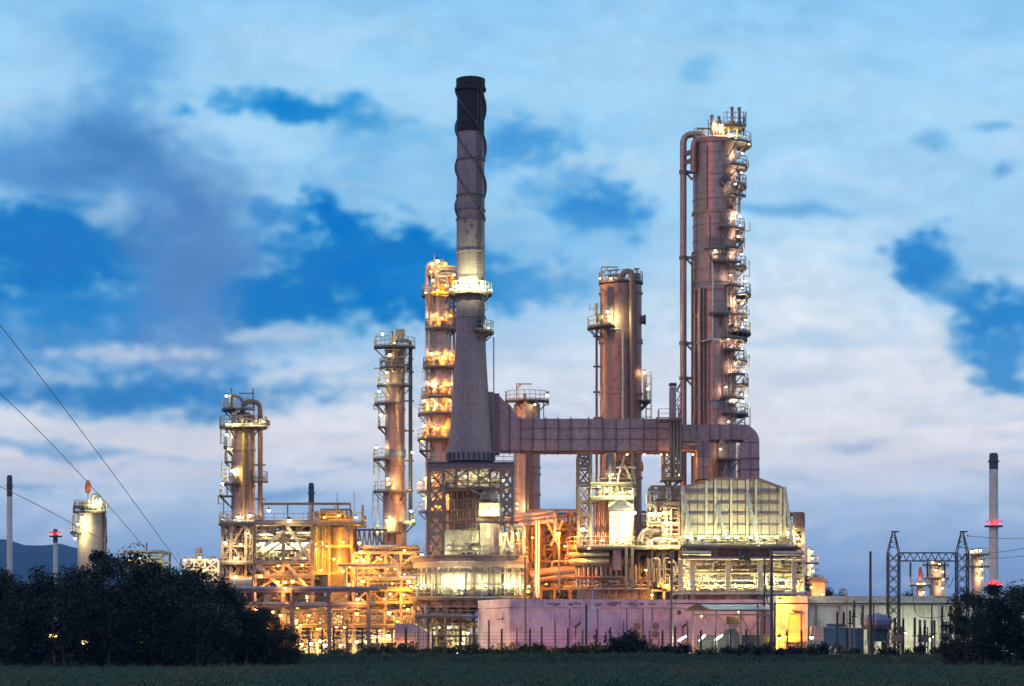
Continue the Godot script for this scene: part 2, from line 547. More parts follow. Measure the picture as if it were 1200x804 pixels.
func make_units() -> void:
	var b := BoxMesh.new()
	b.size = Vector3.ONE
	U.box = b
	var c := CylinderMesh.new()
	c.top_radius = 0.5; c.bottom_radius = 0.5; c.height = 1.0; c.radial_segments = 14; c.rings = 0
	U.cyl = c
	var s := SphereMesh.new()
	s.radius = 1.0; s.height = 2.0; s.radial_segments = 12; s.rings = 6
	U.sphere = s
	var h := MB.new()
	h.prism(PackedVector2Array([Vector2(-0.5, -0.5), Vector2(0.5, -0.5), Vector2(0.5, -0.34), Vector2(0.07, -0.34), Vector2(0.07, 0.34), Vector2(0.5, 0.34), Vector2(0.5, 0.5), Vector2(-0.5, 0.5), Vector2(-0.5, 0.34), Vector2(-0.07, 0.34), Vector2(-0.07, -0.34), Vector2(-0.5, -0.34)]), -0.5, 0.5)
	for i in h.v.size():
		h.v[i] = Vector3(h.v[i].x, h.v[i].z, -h.v[i].y)
		h.n[i] = Vector3(h.n[i].x, h.n[i].z, -h.n[i].y)
	U.hbeam = h.mesh()
	var k := MB.new()
	k.lathe([Vector2(0.32, -0.12), Vector2(0.30, 0.0), Vector2(0.10, 0.16), Vector2(0.08, 0.26), Vector2(0.001, 0.26)], 12)
	U.hood = k.mesh()
	var q := MB.new()
	q.lathe([Vector2(0.001, -0.5), Vector2(0.5, -0.5), Vector2(0.5, -0.35), Vector2(0.3, -0.3), Vector2(0.45, 0.0), Vector2(0.3, 0.3), Vector2(0.5, 0.35), Vector2(0.5, 0.5), Vector2(0.12, 0.5), Vector2(0.1, 1.1), Vector2(0.5, 1.1), Vector2(0.5, 1.2), Vector2(0.001, 1.2)], 10)
	U.valve = q.mesh()
	var ins := MB.new()   # a ribbed insulator one metre high
	var prof := [Vector2(0.10, 0.0)]
	for j in 8:
		prof.append(Vector2(0.10, (j + 0.35) / 8.0)); prof.append(Vector2(0.19, (j + 0.5) / 8.0)); prof.append(Vector2(0.10, (j + 0.75) / 8.0))
	prof.append(Vector2(0.07, 1.0)); prof.append(Vector2(0.001, 1.0))
	ins.lathe(prof, 10)
	U.insulator = ins.mesh()

# ---------------------------------------------------------------- camera, sky, light
func build_camera() -> void:
	var c := Camera3D.new()
	c.name = "camera"
	add_child(c)
	c.position = Vector3(0, EYE, 0)
	c.projection = Camera3D.PROJECTION_FRUSTUM
	c.near = 1.0
	c.far = 20000.0
	c.size = 804.0 / F
	c.frustum_offset = Vector2(0.0, (HY - 402.0) / F)
	c.current = true

# sky colours: a gradient by height and banks of cloud with torn edges, in photograph pixels
const GRAD := [[-80, 146, 206, 247], [0, 148, 207, 248], [100, 170, 220, 252], [200, 172, 219, 250], [300, 172, 217, 249], [380, 184, 220, 248], [440, 214, 229, 246], [500, 240, 239, 244], [545, 226, 231, 243], [585, 192, 215, 240], [640, 166, 198, 234], [742, 156, 190, 230]]
# [x, y, half width, half height, r, g, b, strength, softness, tear]
const BANK := [
	[930, 370, 240, 120, 238, 245, 251, 0.85, 0.9, 0.3], [720, 440, 280, 70, 232, 240, 249, 0.75, 0.9, 0.3], [1040, 450, 240, 90, 240, 243, 248, 0.8, 0.9, 0.3], [780, 60, 260, 60, 172, 216, 246, 0.5, 0.9, 0.4],
	[330, 40, 130, 60, 170, 214, 246, 0.5, 0.9, 0.4], [40, 60, 90, 60, 168, 210, 244, 0.5, 0.9, 0.4],
	[60, 395, 330, 80, 72, 146, 210, 0.95, 0.8, 0.5], [470, 400, 260, 36, 150, 195, 232, 0.45, 0.8, 0.5], [90, 362, 190, 22, 22, 124, 200, 0.75, 0.6, 0.6],
	[240, 310, 420, 120, 70, 152, 216, 0.75, 1.0, 0.5], [560, 290, 260, 80, 110, 182, 232, 0.55, 1.0, 0.6], [60, 330, 240, 90, 40, 136, 208, 0.75, 1.0, 0.5],
	[110, 190, 170, 110, 84, 150, 212, 1.0, 1.0, 0.35], [150, 80, 75, 110, 96, 166, 224, 0.95, 1.0, 0.5], [100, 40, 60, 60, 120, 184, 232, 0.7, 1.0, 0.5], [140, 180, 90, 60, 70, 128, 190, 0.95, 1.0, 0.25],
	[15, 195, 110, 60, 80, 146, 210, 0.85, 1.0, 0.4],
	[55, 292, 150, 66, 0, 112, 190, 1.0, 0.5, 0.6], [150, 262, 24, 18, 172, 208, 238, 0.7, 0.8, 0.5], [128, 245, 42, 16, 176, 210, 240, 0.85, 0.7, 0.5],
	[410, 318, 150, 74, 0, 114, 192, 1.0, 0.5, 0.6], [380, 252, 42, 40, 0, 116, 200, 0.95, 0.4, 0.8], [326, 258, 26, 30, 64, 146, 210, 0.8, 0.6, 0.8], [470, 320, 120, 58, 0, 118, 200, 0.95, 0.4, 0.75], [330, 352, 70, 36, 4, 118, 198, 0.9, 0.4, 0.6], [560, 336, 130, 40, 36, 136, 210, 0.8, 0.6, 0.7],
	[215, 235, 120, 84, 78, 134, 196, 1.0, 1.0, 0.25], [226, 320, 120, 110, 88, 136, 196, 1.0, 0.95, 0.2], [240, 400, 100, 70, 100, 148, 206, 0.8, 1.0, 0.2],
	[330, 124, 105, 26, 6, 128, 208, 0.92, 0.5, 0.8], [285, 112, 50, 18, 60, 152, 218, 0.7, 0.7, 0.8], [420, 138, 80, 24, 58, 152, 218, 0.75, 0.7, 0.8], [450, 168, 110, 26, 104, 178, 230, 0.6, 0.8, 0.7], [370, 205, 90, 18, 130, 190, 234, 0.5, 0.8, 0.7],
	[600, 160, 110, 50, 100, 178, 232, 0.7, 0.9, 0.8], [612, 168, 62, 36, 74, 158, 222, 0.95, 0.6, 0.8], [665, 215, 80, 44, 92, 172, 230, 0.9, 0.7, 0.8], [500, 200, 150, 50, 124, 188, 236, 0.6, 1.0, 0.7], [712, 250, 58, 40, 56, 146, 216, 0.98, 0.5, 0.85], [690, 285, 60, 30, 120, 186, 234, 0.5, 0.8, 0.6], [655, 338, 100, 30, 92, 166, 222, 0.6, 0.8, 0.6], [720, 170, 60, 12, 130, 190, 234, 0.4, 0.8, 0.6],
	[930, 246, 90, 13, 84, 162, 220, 0.7, 0.7, 0.6], [820, 78, 40, 26, 112, 184, 234, 0.7, 0.8, 0.9], [700, 262, 30, 12, 70, 150, 215, 0.4, 0.8, 0.6], [1168, 150, 36, 9, 96, 170, 224, 0.75, 0.6, 0.8], [1104, 165, 28, 11, 104, 174, 226, 0.7, 0.7, 0.8], [1196, 196, 18, 10, 90, 160, 220, 0.7, 0.7, 0.8],
	[1130, 300, 130, 60, 150, 200, 238, 0.5, 1.0, 0.7], [1088, 312, 46, 48, 48, 140, 212, 1.0, 0.45, 0.9], [1130, 345, 50, 26, 70, 152, 216, 0.9, 0.6, 0.9], [1165, 376, 70, 52, 48, 138, 208, 1.0, 0.45, 0.9], [1185, 430, 44, 44, 64, 146, 212, 0.92, 0.4, 0.9], [1130, 330, 26, 16, 110, 176, 228, 0.6, 0.7, 0.8],
	[1080, 395, 60, 26, 226, 236, 247, 0.75, 0.7, 0.8], [960, 400, 130, 13, 170, 204, 234, 0.6, 0.8, 0.6], [940, 440, 110, 16, 180, 206, 234, 0.5, 0.9, 0.6], [1012, 515, 36, 9, 158, 186, 220, 0.75, 0.7, 0.8], [1090, 495, 60, 14, 190, 206, 230, 0.5, 0.9, 0.6],
	[150, 412, 150, 15, 212, 221, 237, 0.85, 0.7, 0.9], [330, 385, 90, 12, 202, 218, 238, 0.8, 0.7, 0.9], [60, 446, 40, 8, 202, 216, 236, 0.8, 0.6, 0.9], [150, 466, 290, 34, 50, 132, 200, 0.95, 0.6, 0.6], [420, 455, 120, 16, 120, 178, 224, 0.4, 0.8, 0.7],
	[140, 506, 240, 11, 220, 223, 236, 0.8, 0.7, 0.8], [70, 524, 120, 9, 96, 160, 214, 0.65, 0.7, 0.8], [110, 545, 220, 12, 214, 218, 234, 0.75, 0.8, 0.7], [340, 520, 130, 14, 226, 226, 236, 0.6, 0.9, 0.6], [400, 538, 50, 5, 150, 182, 222, 0.7, 0.7, 0.8], [40, 568, 60, 7, 110, 160, 212, 0.6, 0.8, 0.8], [330, 582, 70, 8, 112, 164, 214, 0.7, 0.7, 0.7], [700, 560, 150, 14, 222, 222, 234, 0.5, 0.9, 0.6], [1080, 545, 140, 16, 214, 216, 231, 0.6, 0.9, 0.6], [470, 470, 60, 5, 120, 174, 220, 0.4, 0.8, 0.8]]

func sky_at(px: float, py: float) -> Vector3:
	var k := 0
	while k < GRAD.size() - 2 and py > GRAD[k + 1][0]: k += 1
	var t := clampf((py - GRAD[k][0]) / (GRAD[k + 1][0] - GRAD[k][0]), 0.0, 1.0)
	var c := Vector3(GRAD[k][1], GRAD[k][2], GRAD[k][3]).lerp(Vector3(GRAD[k + 1][1], GRAD[k + 1][2], GRAD[k + 1][3]), t)
	var n1 := noise.get_noise_2d(px * 1.1, py * 2.0)
	var n2 := noise.get_noise_2d(px * 1.1 + 900.0, py * 2.0 + 300.0)
	var n3 := noise.get_noise_2d(px * 3.2 - 500.0, py * 6.4)
	var n4 := noise.get_noise_2d(px * 9.0 + 77.0, py * 15.0)
	var low := clampf((py - 250.0) / 300.0, 0.0, 1.0)
	var wisp := noise.get_noise_2d((px + py * 0.35) * lerpf(0.5, 0.6, low) + 2000.0, (py + n1 * 30.0) * lerpf(2.2, 5.5, low) - 800.0)
	c = c.lerp(Vector3(246, 246, 250), smoothstep(0.0, 0.6, wisp) * lerpf(0.16, 0.34, low))
	c = c.lerp(Vector3(92, 164, 222), smoothstep(0.0, 0.6, -wisp) * lerpf(0.16, 0.26, low) * clampf((700.0 - py) / 160.0, 0.0, 1.0))
	var qx := px + n1 * 42.0
	var qy := py + n2 * 20.0
	for b in BANK:
		var dx: float = absf(qx - b[0]) / b[2]
		if dx > 1.6: continue
		var dy: float = absf(qy - b[1]) / b[3]
		if dy > 1.6: continue
		var f: float = 1.15 - sqrt(dx * dx + dy * dy) + (n3 * 0.7 + n1 * 0.4 + n4 * 0.3) * b[9] * 0.85
		var a: float = smoothstep(0.0, 0.45 + b[8] * 0.85, f) * b[7]
		if a > 0.0: c = c.lerp(Vector3(b[4], b[5], b[6]), a)
	return c * (1.0 + n3 * 0.03 + n2 * 0.03 + n4 * 0.018)

func build_sky() -> void:
	noise.seed = 21
	noise.noise_type = FastNoiseLite.TYPE_SIMPLEX_SMOOTH
	noise.frequency = 0.006
	noise.fractal_octaves = 4
	var W := 4096
	var H := 2048
	var half := 142
	# the stretch of sky in view, up to 16 degrees, at full fineness
	var rows := 186
	var tile := []
	var mean := Vector3.ZERO
	for j in rows:
		var line := PackedVector3Array()
		var el := deg_to_rad((j + 0.5) * 180.0 / H)
		for i in half * 2:
			var az := (i - half + 0.5) * TAU / W
			var c := sky_at(CX + F * tan(az), HY - F * tan(el) / cos(az))
			line.append(c)
			mean += c
		tile.append(line)
	mean /= float(rows * half * 2)
	# the same weather goes on all round: the stretch is carried on, mirrored and shifted by noise
	var data := PackedByteArray()
	data.resize(W * H * 3)
	var low: Vector3 = mean
	for y in H:
		var el := 90.0 - (y + 0.5) * 180.0 / H
		if el < 0.0:
			break
		var row := el * H / 180.0
		var fine := 1 if row < rows else 4
		var fade := smoothstep(24.0, 50.0, el)
		for x0 in range(0, W, fine):
			var c := Vector3.ZERO
			var u := x0 if x0 < W / 2 else x0 - W
			if row < rows and u >= -half and u < half:
				c = tile[int(row)][u + half]
			elif el > 50.0:
				c = mean
			else:
				var far := clampf((absf(u) - half) / 200.0, 0.0, 1.0) if row < rows else 1.0
				var wob := noise.get_noise_2d(u * 1.4, row * 2.0) * 30.0 * far
				var span := int(lerpf(half * 2, half * 1.15, far))
				var i := posmod(int(u + half + wob), span * 2)
				if i >= span: i = span * 2 - 1 - i
				var rw := maxf(0.0, row * (1.0 - 0.48 * far) + noise.get_noise_2d(u * 0.5 + 4000.0, row * 0.7) * 34.0 * far)
				var j := posmod(int(rw), rows * 2)
				if rw < 0.0: j = 0
				if j >= rows:
					j = maxi(rows * 2 - 1 - j, 60)
				c = tile[j][i].lerp(mean, fade)
			for x in range(x0, x0 + fine):
				var k := (y * W + x) * 3
				data[k] = int(clampf(c.x, 0, 255)); data[k + 1] = int(clampf(c.y, 0, 255)); data[k + 2] = int(clampf(c.z, 0, 255))
	for y in range(H / 2, H):
		for x in range(0, W, 1):
			pass
		break
	var ground := PackedByteArray()
	ground.resize(W * 3)
	for x in W:
		ground[x * 3] = 62; ground[x * 3 + 1] = 72; ground[x * 3 + 2] = 84
	var top := data.slice(0, W * (H / 2) * 3)
	for y in range(H / 2, H): top.append_array(ground)
	var im := Image.create_from_data(W, H, false, Image.FORMAT_RGB8, top)
	var pm := PanoramaSkyMaterial.new()
	pm.panorama = ImageTexture.create_from_image(im)
	var sky := Sky.new()
	sky.sky_material = pm
	var e := Environment.new()
	e.background_mode = Environment.BG_SKY
	e.sky = sky
	e.background_energy_multiplier = 1.0
	e.tonemap_mode = Environment.TONE_MAPPER_LINEAR
	e.tonemap_exposure = 1.0
	e.sdfgi_enabled = true
	e.ssao_enabled = true
	e.ssil_enabled = true
	e.fog_enabled = true
	e.fog_density = 0.00008
	e.fog_light_color = Color(0.45, 0.68, 1.0)
	var we := WorldEnvironment.new()
	we.name = "world_environment"
	we.environment = e
	add_child(we)

func build_sun() -> void:   # the last pink light of the western sky, from behind the camera
	var s := DirectionalLight3D.new()
	s.name = "afterglow"
	s.light_color = Color(1.0, 0.62, 0.56)
	s.light_energy = 0.15
	s.light_angular_distance = 30.0
	s.shadow_enabled = true
	add_child(s)
	s.look_at_from_position(Vector3(-60, 40, 100), Vector3(0, 0, 0))

# ---------------------------------------------------------------- the setting
func build_setting() -> void:
	var g := MB.new()
	var n := 60
	var line := [[300.0, FIELD], [-229.0, FIELD], [-231.0, FIELD + 0.35], [-234.0, -0.12], [-235.5, -0.03], [-9000.0, -0.03]]
	for i in line.size() - 1:
		g.flat(Vector3(-9000, line[i][1], line[i][0]), Vector3(9000, line[i][1], line[i][0]), Vector3(9000, line[i + 1][1], line[i + 1][0]), Vector3(-9000, line[i + 1][1], line[i + 1][0]), Vector3.UP)
	struct("ground", g.mesh(), M.ground)
	var y := MB.new()
	y.flat(Vector3(-60, 0.0, -237), Vector3(75, 0.0, -237), Vector3(90, 0.0, -380), Vector3(-75, 0.0, -380), Vector3.UP)
	struct("plant_yard", y.mesh(), M.gravel)
	# hills far behind
	var h := MB.new()
	var hn := FastNoiseLite.new()
	hn.seed = 5
	hn.frequency = 0.9
	var ridge := func(px: float) -> float:
		var top := 633.0 + maxf(0.0, px - 20.0) * 0.16 + pow(maxf(0.0, px - 150.0), 1.15) * 0.12
		return top + hn.get_noise_1d(px * 0.02) * 5.0 + hn.get_noise_1d(px * 0.11) * 1.6
	for i in n:
		var a := -700.0 + 1250.0 * i / n
		var b := -700.0 + 1250.0 * (i + 1) / n
		var rows := [[3600.0, 0.0], [4200.0, 0.45], [4700.0, 0.8], [5200.0, 1.0], [6000.0, 0.55], [6800.0, 0.0]]
		for k in rows.size() - 1:
			var p := []
			for s in [[a, rows[k]], [b, rows[k]], [b, rows[k + 1]], [a, rows[k + 1]]]:
				var px: float = s[0]
				var d: float = s[1][0]
				var top := maxf(0.0, EYE + (HY - ridge.call(px)) * 5200.0 / F)
				p.append(Vector3(wx(px, 5200.0) * d / 5200.0, top * s[1][1] * (1.0 + 0.12 * hn.get_noise_2d(px * 0.05, d * 0.002)) - 0.5, -d))
			h.flat(p[0], p[1], p[2], p[3], Vector3.UP)
	struct("hills", h.mesh(), M.hill)

# ---------------------------------------------------------------- the great chimney on its table
func build_chimney() -> void:
	var d := 272.0
	thing("main_chimney", gp(551.5, d), "tall grey concrete chimney with black top and spiral fins", "chimney")
	var c := pt(551.5, 541, d)
	var prof := []
	for k in [[27.5, 541], [25.0, 515], [22.2, 480], [19.9, 445], [18.2, 415], [17.2, 392], [16.9, 375], [16.8, 340], [16.4, 250], [16.0, 156]]:
		prof.append(Vector2(ml(k[0], d), wy(k[1], d) - c.y))
	lathep("shaft", c, prof, M.concrete, null, 56)
	var top := lathep("black_top", c, [Vector2(ml(16.2, d), wy(156, d) - c.y), Vector2(ml(15.9, d), wy(104, d) - c.y), Vector2(ml(17.0, d), wy(103, d) - c.y), Vector2(ml(17.0, d), wy(93, d) - c.y), Vector2(ml(14.5, d), wy(92, d) - c.y), Vector2(ml(14.2, d), wy(110, d) - c.y)], M.soot, null, 48)
	band("rim", 534.5, 568.5, 105, d, 0.35, 0.12, M.soot, top)
	for s in 3:      # spiral fins round the upper shaft
		var b := MB.new()
		var steps := 42
		for k in steps:
			var q := []
			for j in [k, k + 1]:
				var t := float(j) / steps
				var py := lerpf(104.0, 258.0, t)
				var r := ml(16.3 + t * 0.5, d)
				var a := -t * 400.0 + s * 120.0 + 60.0
				var p := polar(Vector3(c.x, wy(py, d), c.z), r - 0.1, a)
				var o := polar(Vector3(c.x, wy(py, d), c.z), r + 0.24, a)
				q.append([p, o])
			for off in [0.0, 0.09]:
				var u := Vector3(0, off, 0)
				b.flat(q[0][0] + u, q[0][1] + u, q[1][1] + u, q[1][0] + u, Vector3.UP if off > 0 else Vector3.DOWN)
			b.flat(q[0][1], q[1][1], q[1][1] + Vector3(0, 0.09, 0), q[0][1] + Vector3(0, 0.09, 0), q[0][1] - c)
		part("spiral_fin", b.mesh(), M.strake)
	for y in [188.0, 230.0, 247.0, 258.0, 296.0, 372.0]:
		band("ring", 535.2 - (y - 156) * 0.004, 567.8 + (y - 156) * 0.004, y, d, 0.22, 0.09, M.strake if y > 180 and y < 260 else M.concrete)
	# pilot openings and patches seen on the shaft
	for k in [[548, 276], [559, 281], [545, 262], [553, 268]]:
		boxp("inspection_port", polar(Vector3(c.x, wy(k[1], d), c.z), ml(16.6, d), 90 - (k[0] - 551.5) * 3.4), Vector3(0.3, 0.35, 0.12), M.strake)
	var p1 := plat(Vector3(c.x, wy(344, d), c.z), ml(16.5, d), ml(25.5, d), -200, 160, M.grating, 9)
	var p2 := plat(Vector3(c.x, wy(389, d), c.z), ml(17.0, d), ml(27.5, d), -60, 75, M.grating, 4)
	ladder(polar(Vector3(c.x, wy(388, d), c.z), ml(18.6, d), 48), ml(45, d), polar(Vector3.ZERO, 1, 48), M.strake)
	ladder(polar(Vector3(c.x, wy(343, d), c.z), ml(17.0, d), 52), ml(236, d), polar(Vector3.ZERO, 1, 52), M.strake, false)
	ladder(polar(Vector3(c.x, wy(536, d), c.z), ml(27.5, d), 10), ml(140, d), polar(Vector3.ZERO, 1, 10), M.concrete, false)
	for a in [62.0, 92.0, 122.0]:
		beam("lamp_arm", polar(Vector3(c.x, wy(343.2, d), c.z), ml(25.0, d), a), polar(Vector3(c.x, wy(341.8, d), c.z), ml(34.0, d), a), 0.07, M.rail, p1)
		lamp(polar(Vector3(c.x, wy(340.5, d), c.z), ml(34.0, d), a), "pale", 4.6, 0.12, p1, true)
	lamp(polar(Vector3(c.x, wy(340, d), c.z), ml(24.0, d), 160), "warm", 0.8, 0.12, p1)
	lamp(polar(Vector3(c.x, wy(341, d), c.z), ml(23.5, d), 20), "pale", 1.6, 0.12, p1)
	lamp(polar(Vector3(c.x, wy(386, d), c.z), ml(24.0, d), 30), "pale", 0.6, 0.1, p2)
	boxp("junction_box", polar(Vector3(c.x, wy(381, d), c.z), ml(21, d), 60), Vector3(0.9, 1.1, 0.6), M.dark, p2)
	boxp("junction_box", polar(Vector3(c.x, wy(337, d), c.z), ml(22, d), 52), Vector3(0.4, 0.9, 0.4), M.galv, p1)

func build_chimney_table() -> void:
	var d := 265.0
	thing("chimney_support_frame", gp(552, d), "dark steel table with crossed braces carrying the grey chimney", "steel frame")
	var m: Material = M.steel
	# ring girder and deck under the chimney
	boxpx("girder", 500, 603, 544, 549.5, d, 0.5, M.flange)
	boxpx("girder", 500, 603, 544, 549.5, d + 13, 0.5, M.flange)
	boxpx("girder", 500, 504, 544, 549.5, d + 0.51, 12.4, M.flange)
	boxpx("girder", 599, 603, 544, 549.5, d + 0.51, 12.4, M.flange)
	boxpx("deck", 500.5, 602.5, 541.4, 543.9, d + 0.2, 13.2, M.steel_dark)
	railing([pt(500.5, 541.4, d + 0.3), pt(524, 541.4, d + 0.3)], M.rail)
	railing([pt(579, 541.4, d + 0.3), pt(602, 541.4, d + 0.3)], M.rail)
	for k in 14: boxp("base_gusset", polar(pt(551.5, 540, 272), ml(28.2, 272), k * 13.0 + 3.0) + Vector3(0, 0.4, 0), Vector3(0.2, 0.9, 0.2), M.steel_dark)
	steel([502, 519.5], [550, 572, 588, 605, 625, 652], [d, d + 5], 0.34, m, 1, 769)
	steel([587, 600.5], [550, 571, 588, 604, 652], [d, d + 5], 0.34, m, 1, 769)
	for x in [535.0, 548.0, 561.0, 574.0]:
		beam("column", pt(x, 550, d + 2), pt(x, 572, d + 2), 0.26, m)
	for x in [519.5, 550.0]:
		beam("brace", pt(x, 550, d + 0.6), pt(x + 30, 572, d + 0.6), 0.2, m)
		beam("brace", pt(x + 30, 550, d + 0.6), pt(x, 572, d + 0.6), 0.2, m)
	deck(519.5, 587, 571, d + 0.5, 9, M.grating)
	deck(519.5, 587, 562, d + 4, 5, M.grating)
	beam("brace", pt(552, 574, d), pt(583, 589, d), 0.24, m)
	beam("brace", pt(583, 572, d), pt(556, 589, d), 0.24, m)
	for k in [[508, 563, 1.8], [534, 560, 2.6], [546, 558, 3.2], [561, 557, 4.0], [574, 563, 3.2], [590, 563, 0.9]]:
		lamp(pt(k[0], k[1], d + 3.5), "pale" if k[0] > 540 else "warm", k[2], 0.17)
	# flue pipework between the columns above the convection box
	piping(525, 584, 552, 569, d + 4, d + 8, 8, 6, [M.pipe_grey, M.panel_c, M.pipe_silver])
	boxpx("burner_box", 553, 571, 556, 569, d + 5, 3, M.panel_c)

	thing("convection_section", gp(556, d + 4), "dark panelled box with hopper between the chimney columns", "furnace")
	# box seen on its corner: a studded side face turned to one side and a plain front
	var a := pt(527, 574, d + 6.5)
	var b := pt(559, 574, d + 2.0)
	var e := pt(584, 574, d + 3.2)
	var y0 := wy(620, d + 2)
	var y1 := wy(572, d + 2)
	for side in [[a, b, 9, [M.panel_dark, M.clad_blue]], [b, e, 4, [M.clad_blue, M.panel_dark]]]:
		var p: Vector3 = side[0]
		var q: Vector3 = side[1]
		var cnt: int = side[2]
		for i in cnt:
			for j in 4:
				var s := p.lerp(q, (i + 0.5) / cnt)
				var hh := (y1 - y0) / 4.0
				var x := (q - p); x.y = 0
				var w := x.length() / cnt
				x = x.normalized()
				part("panel", U.box, side[3][(i + j) % 2], Transform3D(Basis(x * (w - 0.05), Vector3(0, hh - 0.05, 0), Vector3.UP.cross(x) * -0.15), Vector3(s.x, y0 + hh * (j + 0.5), s.z)))
			var t := p.lerp(q, float(i) / cnt)
			beam("stud", Vector3(t.x, y0, t.z + 0.18), Vector3(t.x, y1, t.z + 0.18), 0.16, M.steel)
		for j in 5:
			var yy := lerpf(y0, y1, j / 4.0)
			beam("girt", Vector3(p.x, yy, p.z + 0.3), Vector3(q.x, yy, q.z + 0.3), 0.2, M.steel)
	var hop := MB.new()
	var z := -(d + 4.0)
	hop.prism(PackedVector2Array([Vector2(wx(562, d + 4), wy(588, d + 4)), Vector2(wx(584, d + 4), wy(588, d + 4)), Vector2(wx(577, d + 4), wy(573, d + 4)), Vector2(wx(566, d + 4), wy(573, d + 4))]), z + 2.6, z - 3)
	part("hopper", hop.mesh(), M.clad_blue)
	boxpx("hopper_wall", 561, 585, 588.2, 605, d + 1.4, 6, M.panel_a)
	boxpx("ledge", 560, 586, 588, 589.4, d + 1.0, 0.5, M.flange)
	for k in [[572, 598, 2.4], [581, 596, 1.8], [526, 640, 2.0], [543, 640, 3.4], [553, 630, 2.4]]:
		lamp(pt(k[0], k[1], d - 0.2 if k[1] < 620 else d + 2.5), "pale", k[2], 0.13)
	# lower box with framed panels, and the piped side next to it
	panels(562, 588, 613, 650, d + 0.5, 4, 2, [M.duct, M.panel_a, M.duct_b])
	boxpx("core", 562.4, 587.6, 613.4, 650, d + 0.75, 7, M.panel_dark)
	boxpx("core", 520, 561.5, 621, 650, d + 4, 6, M.panel_a)
	for k in 6: beam("stud", pt(522 + k * 7.6, 621, d + 3.8), pt(522 + k * 7.6, 650, d + 3.8), 0.14, M.galv)
	for k in [[560, 611], [560, 650]]: boxpx("girder", 519, 608, k[1], k[1] + 2.4, d - 0.4, 0.35, M.flange)
	for k in 3:
		beam("brace", pt(527 + k * 9, 621, d + 1), pt(538 + k * 9, 651, d + 1), 0.2, M.panel_c)
		beam("brace", pt(546 + k * 5, 621, d + 1.4), pt(531 + k * 7, 651, d + 1.4), 0.2, M.panel_c)
	deck(519, 608, 651.8, d - 1.2, 7, M.grating)
	piping(588, 614, 612, 650, d, d + 6, 14, 14, [M.pipe_grey, M.pipe_silver, M.pipe_brown, M.panel_c], 0.06, 0.2)
	piping(522, 590, 636, 650, d - 0.4, d + 3, 8, 8, [M.pipe_grey, M.steel_dark, M.pipe_brown], 0.06, 0.16)
	for k in [[592, 626, 6.0], [600, 640, 2.0], [606, 625, 1.5]]:
		lamp(pt(k[0], k[1], d - 0.6), "pale", k[2], 0.22 if k[2] > 4 else 0.13)

func ring_furnace(cx: float, d: float, rpx: float, yt: float, yb: float, facets: int, mats: Array, rows: int, turn := 0.0) -> void:
	# a many-sided furnace wall: each facet's panels are separate, with a stud at every corner
	var c := pt(cx, yb, d)
	var r := ml(rpx, d)
	var h := wy(yt, d) - c.y
	for i in facets:
		var a := turn + 360.0 * i / facets
		if sin(deg_to_rad(a + 180.0 / facets)) < -0.45: continue
		var p := polar(c, r, a)
		var q := polar(c, r, a + 360.0 / facets)
		var x := (q - p)
		var w := x.length()
		x = x.normalized()
		for j in rows:
			var hh := h / rows
			part("panel", U.box, mats[(i * 3 + j) % mats.size()], Transform3D(Basis(x * (w - 0.05), Vector3(0, hh - 0.06, 0), x.cross(Vector3.UP) * 0.14), (p + q) * 0.5 + Vector3(0, hh * (j + 0.5), 0)))
		beam("stud", p + (p - c).normalized() * 0.1, p + (p - c).normalized() * 0.1 + Vector3(0, h, 0), 0.22, M.steel)
		for j in rows + 1:
			beam("girt", polar(c, r + 0.2, a) + Vector3(0, h * j / rows, 0), polar(c, r + 0.2, a + 360.0 / facets) + Vector3(0, h * j / rows, 0), 0.2, M.flange)
	lathep("core", c, [Vector2(0.001, 0.05), Vector2(r * 0.93, 0.05), Vector2(r * 0.93, h - 0.05), Vector2(0.001, h - 0.05)], M.panel_dark, null, facets)

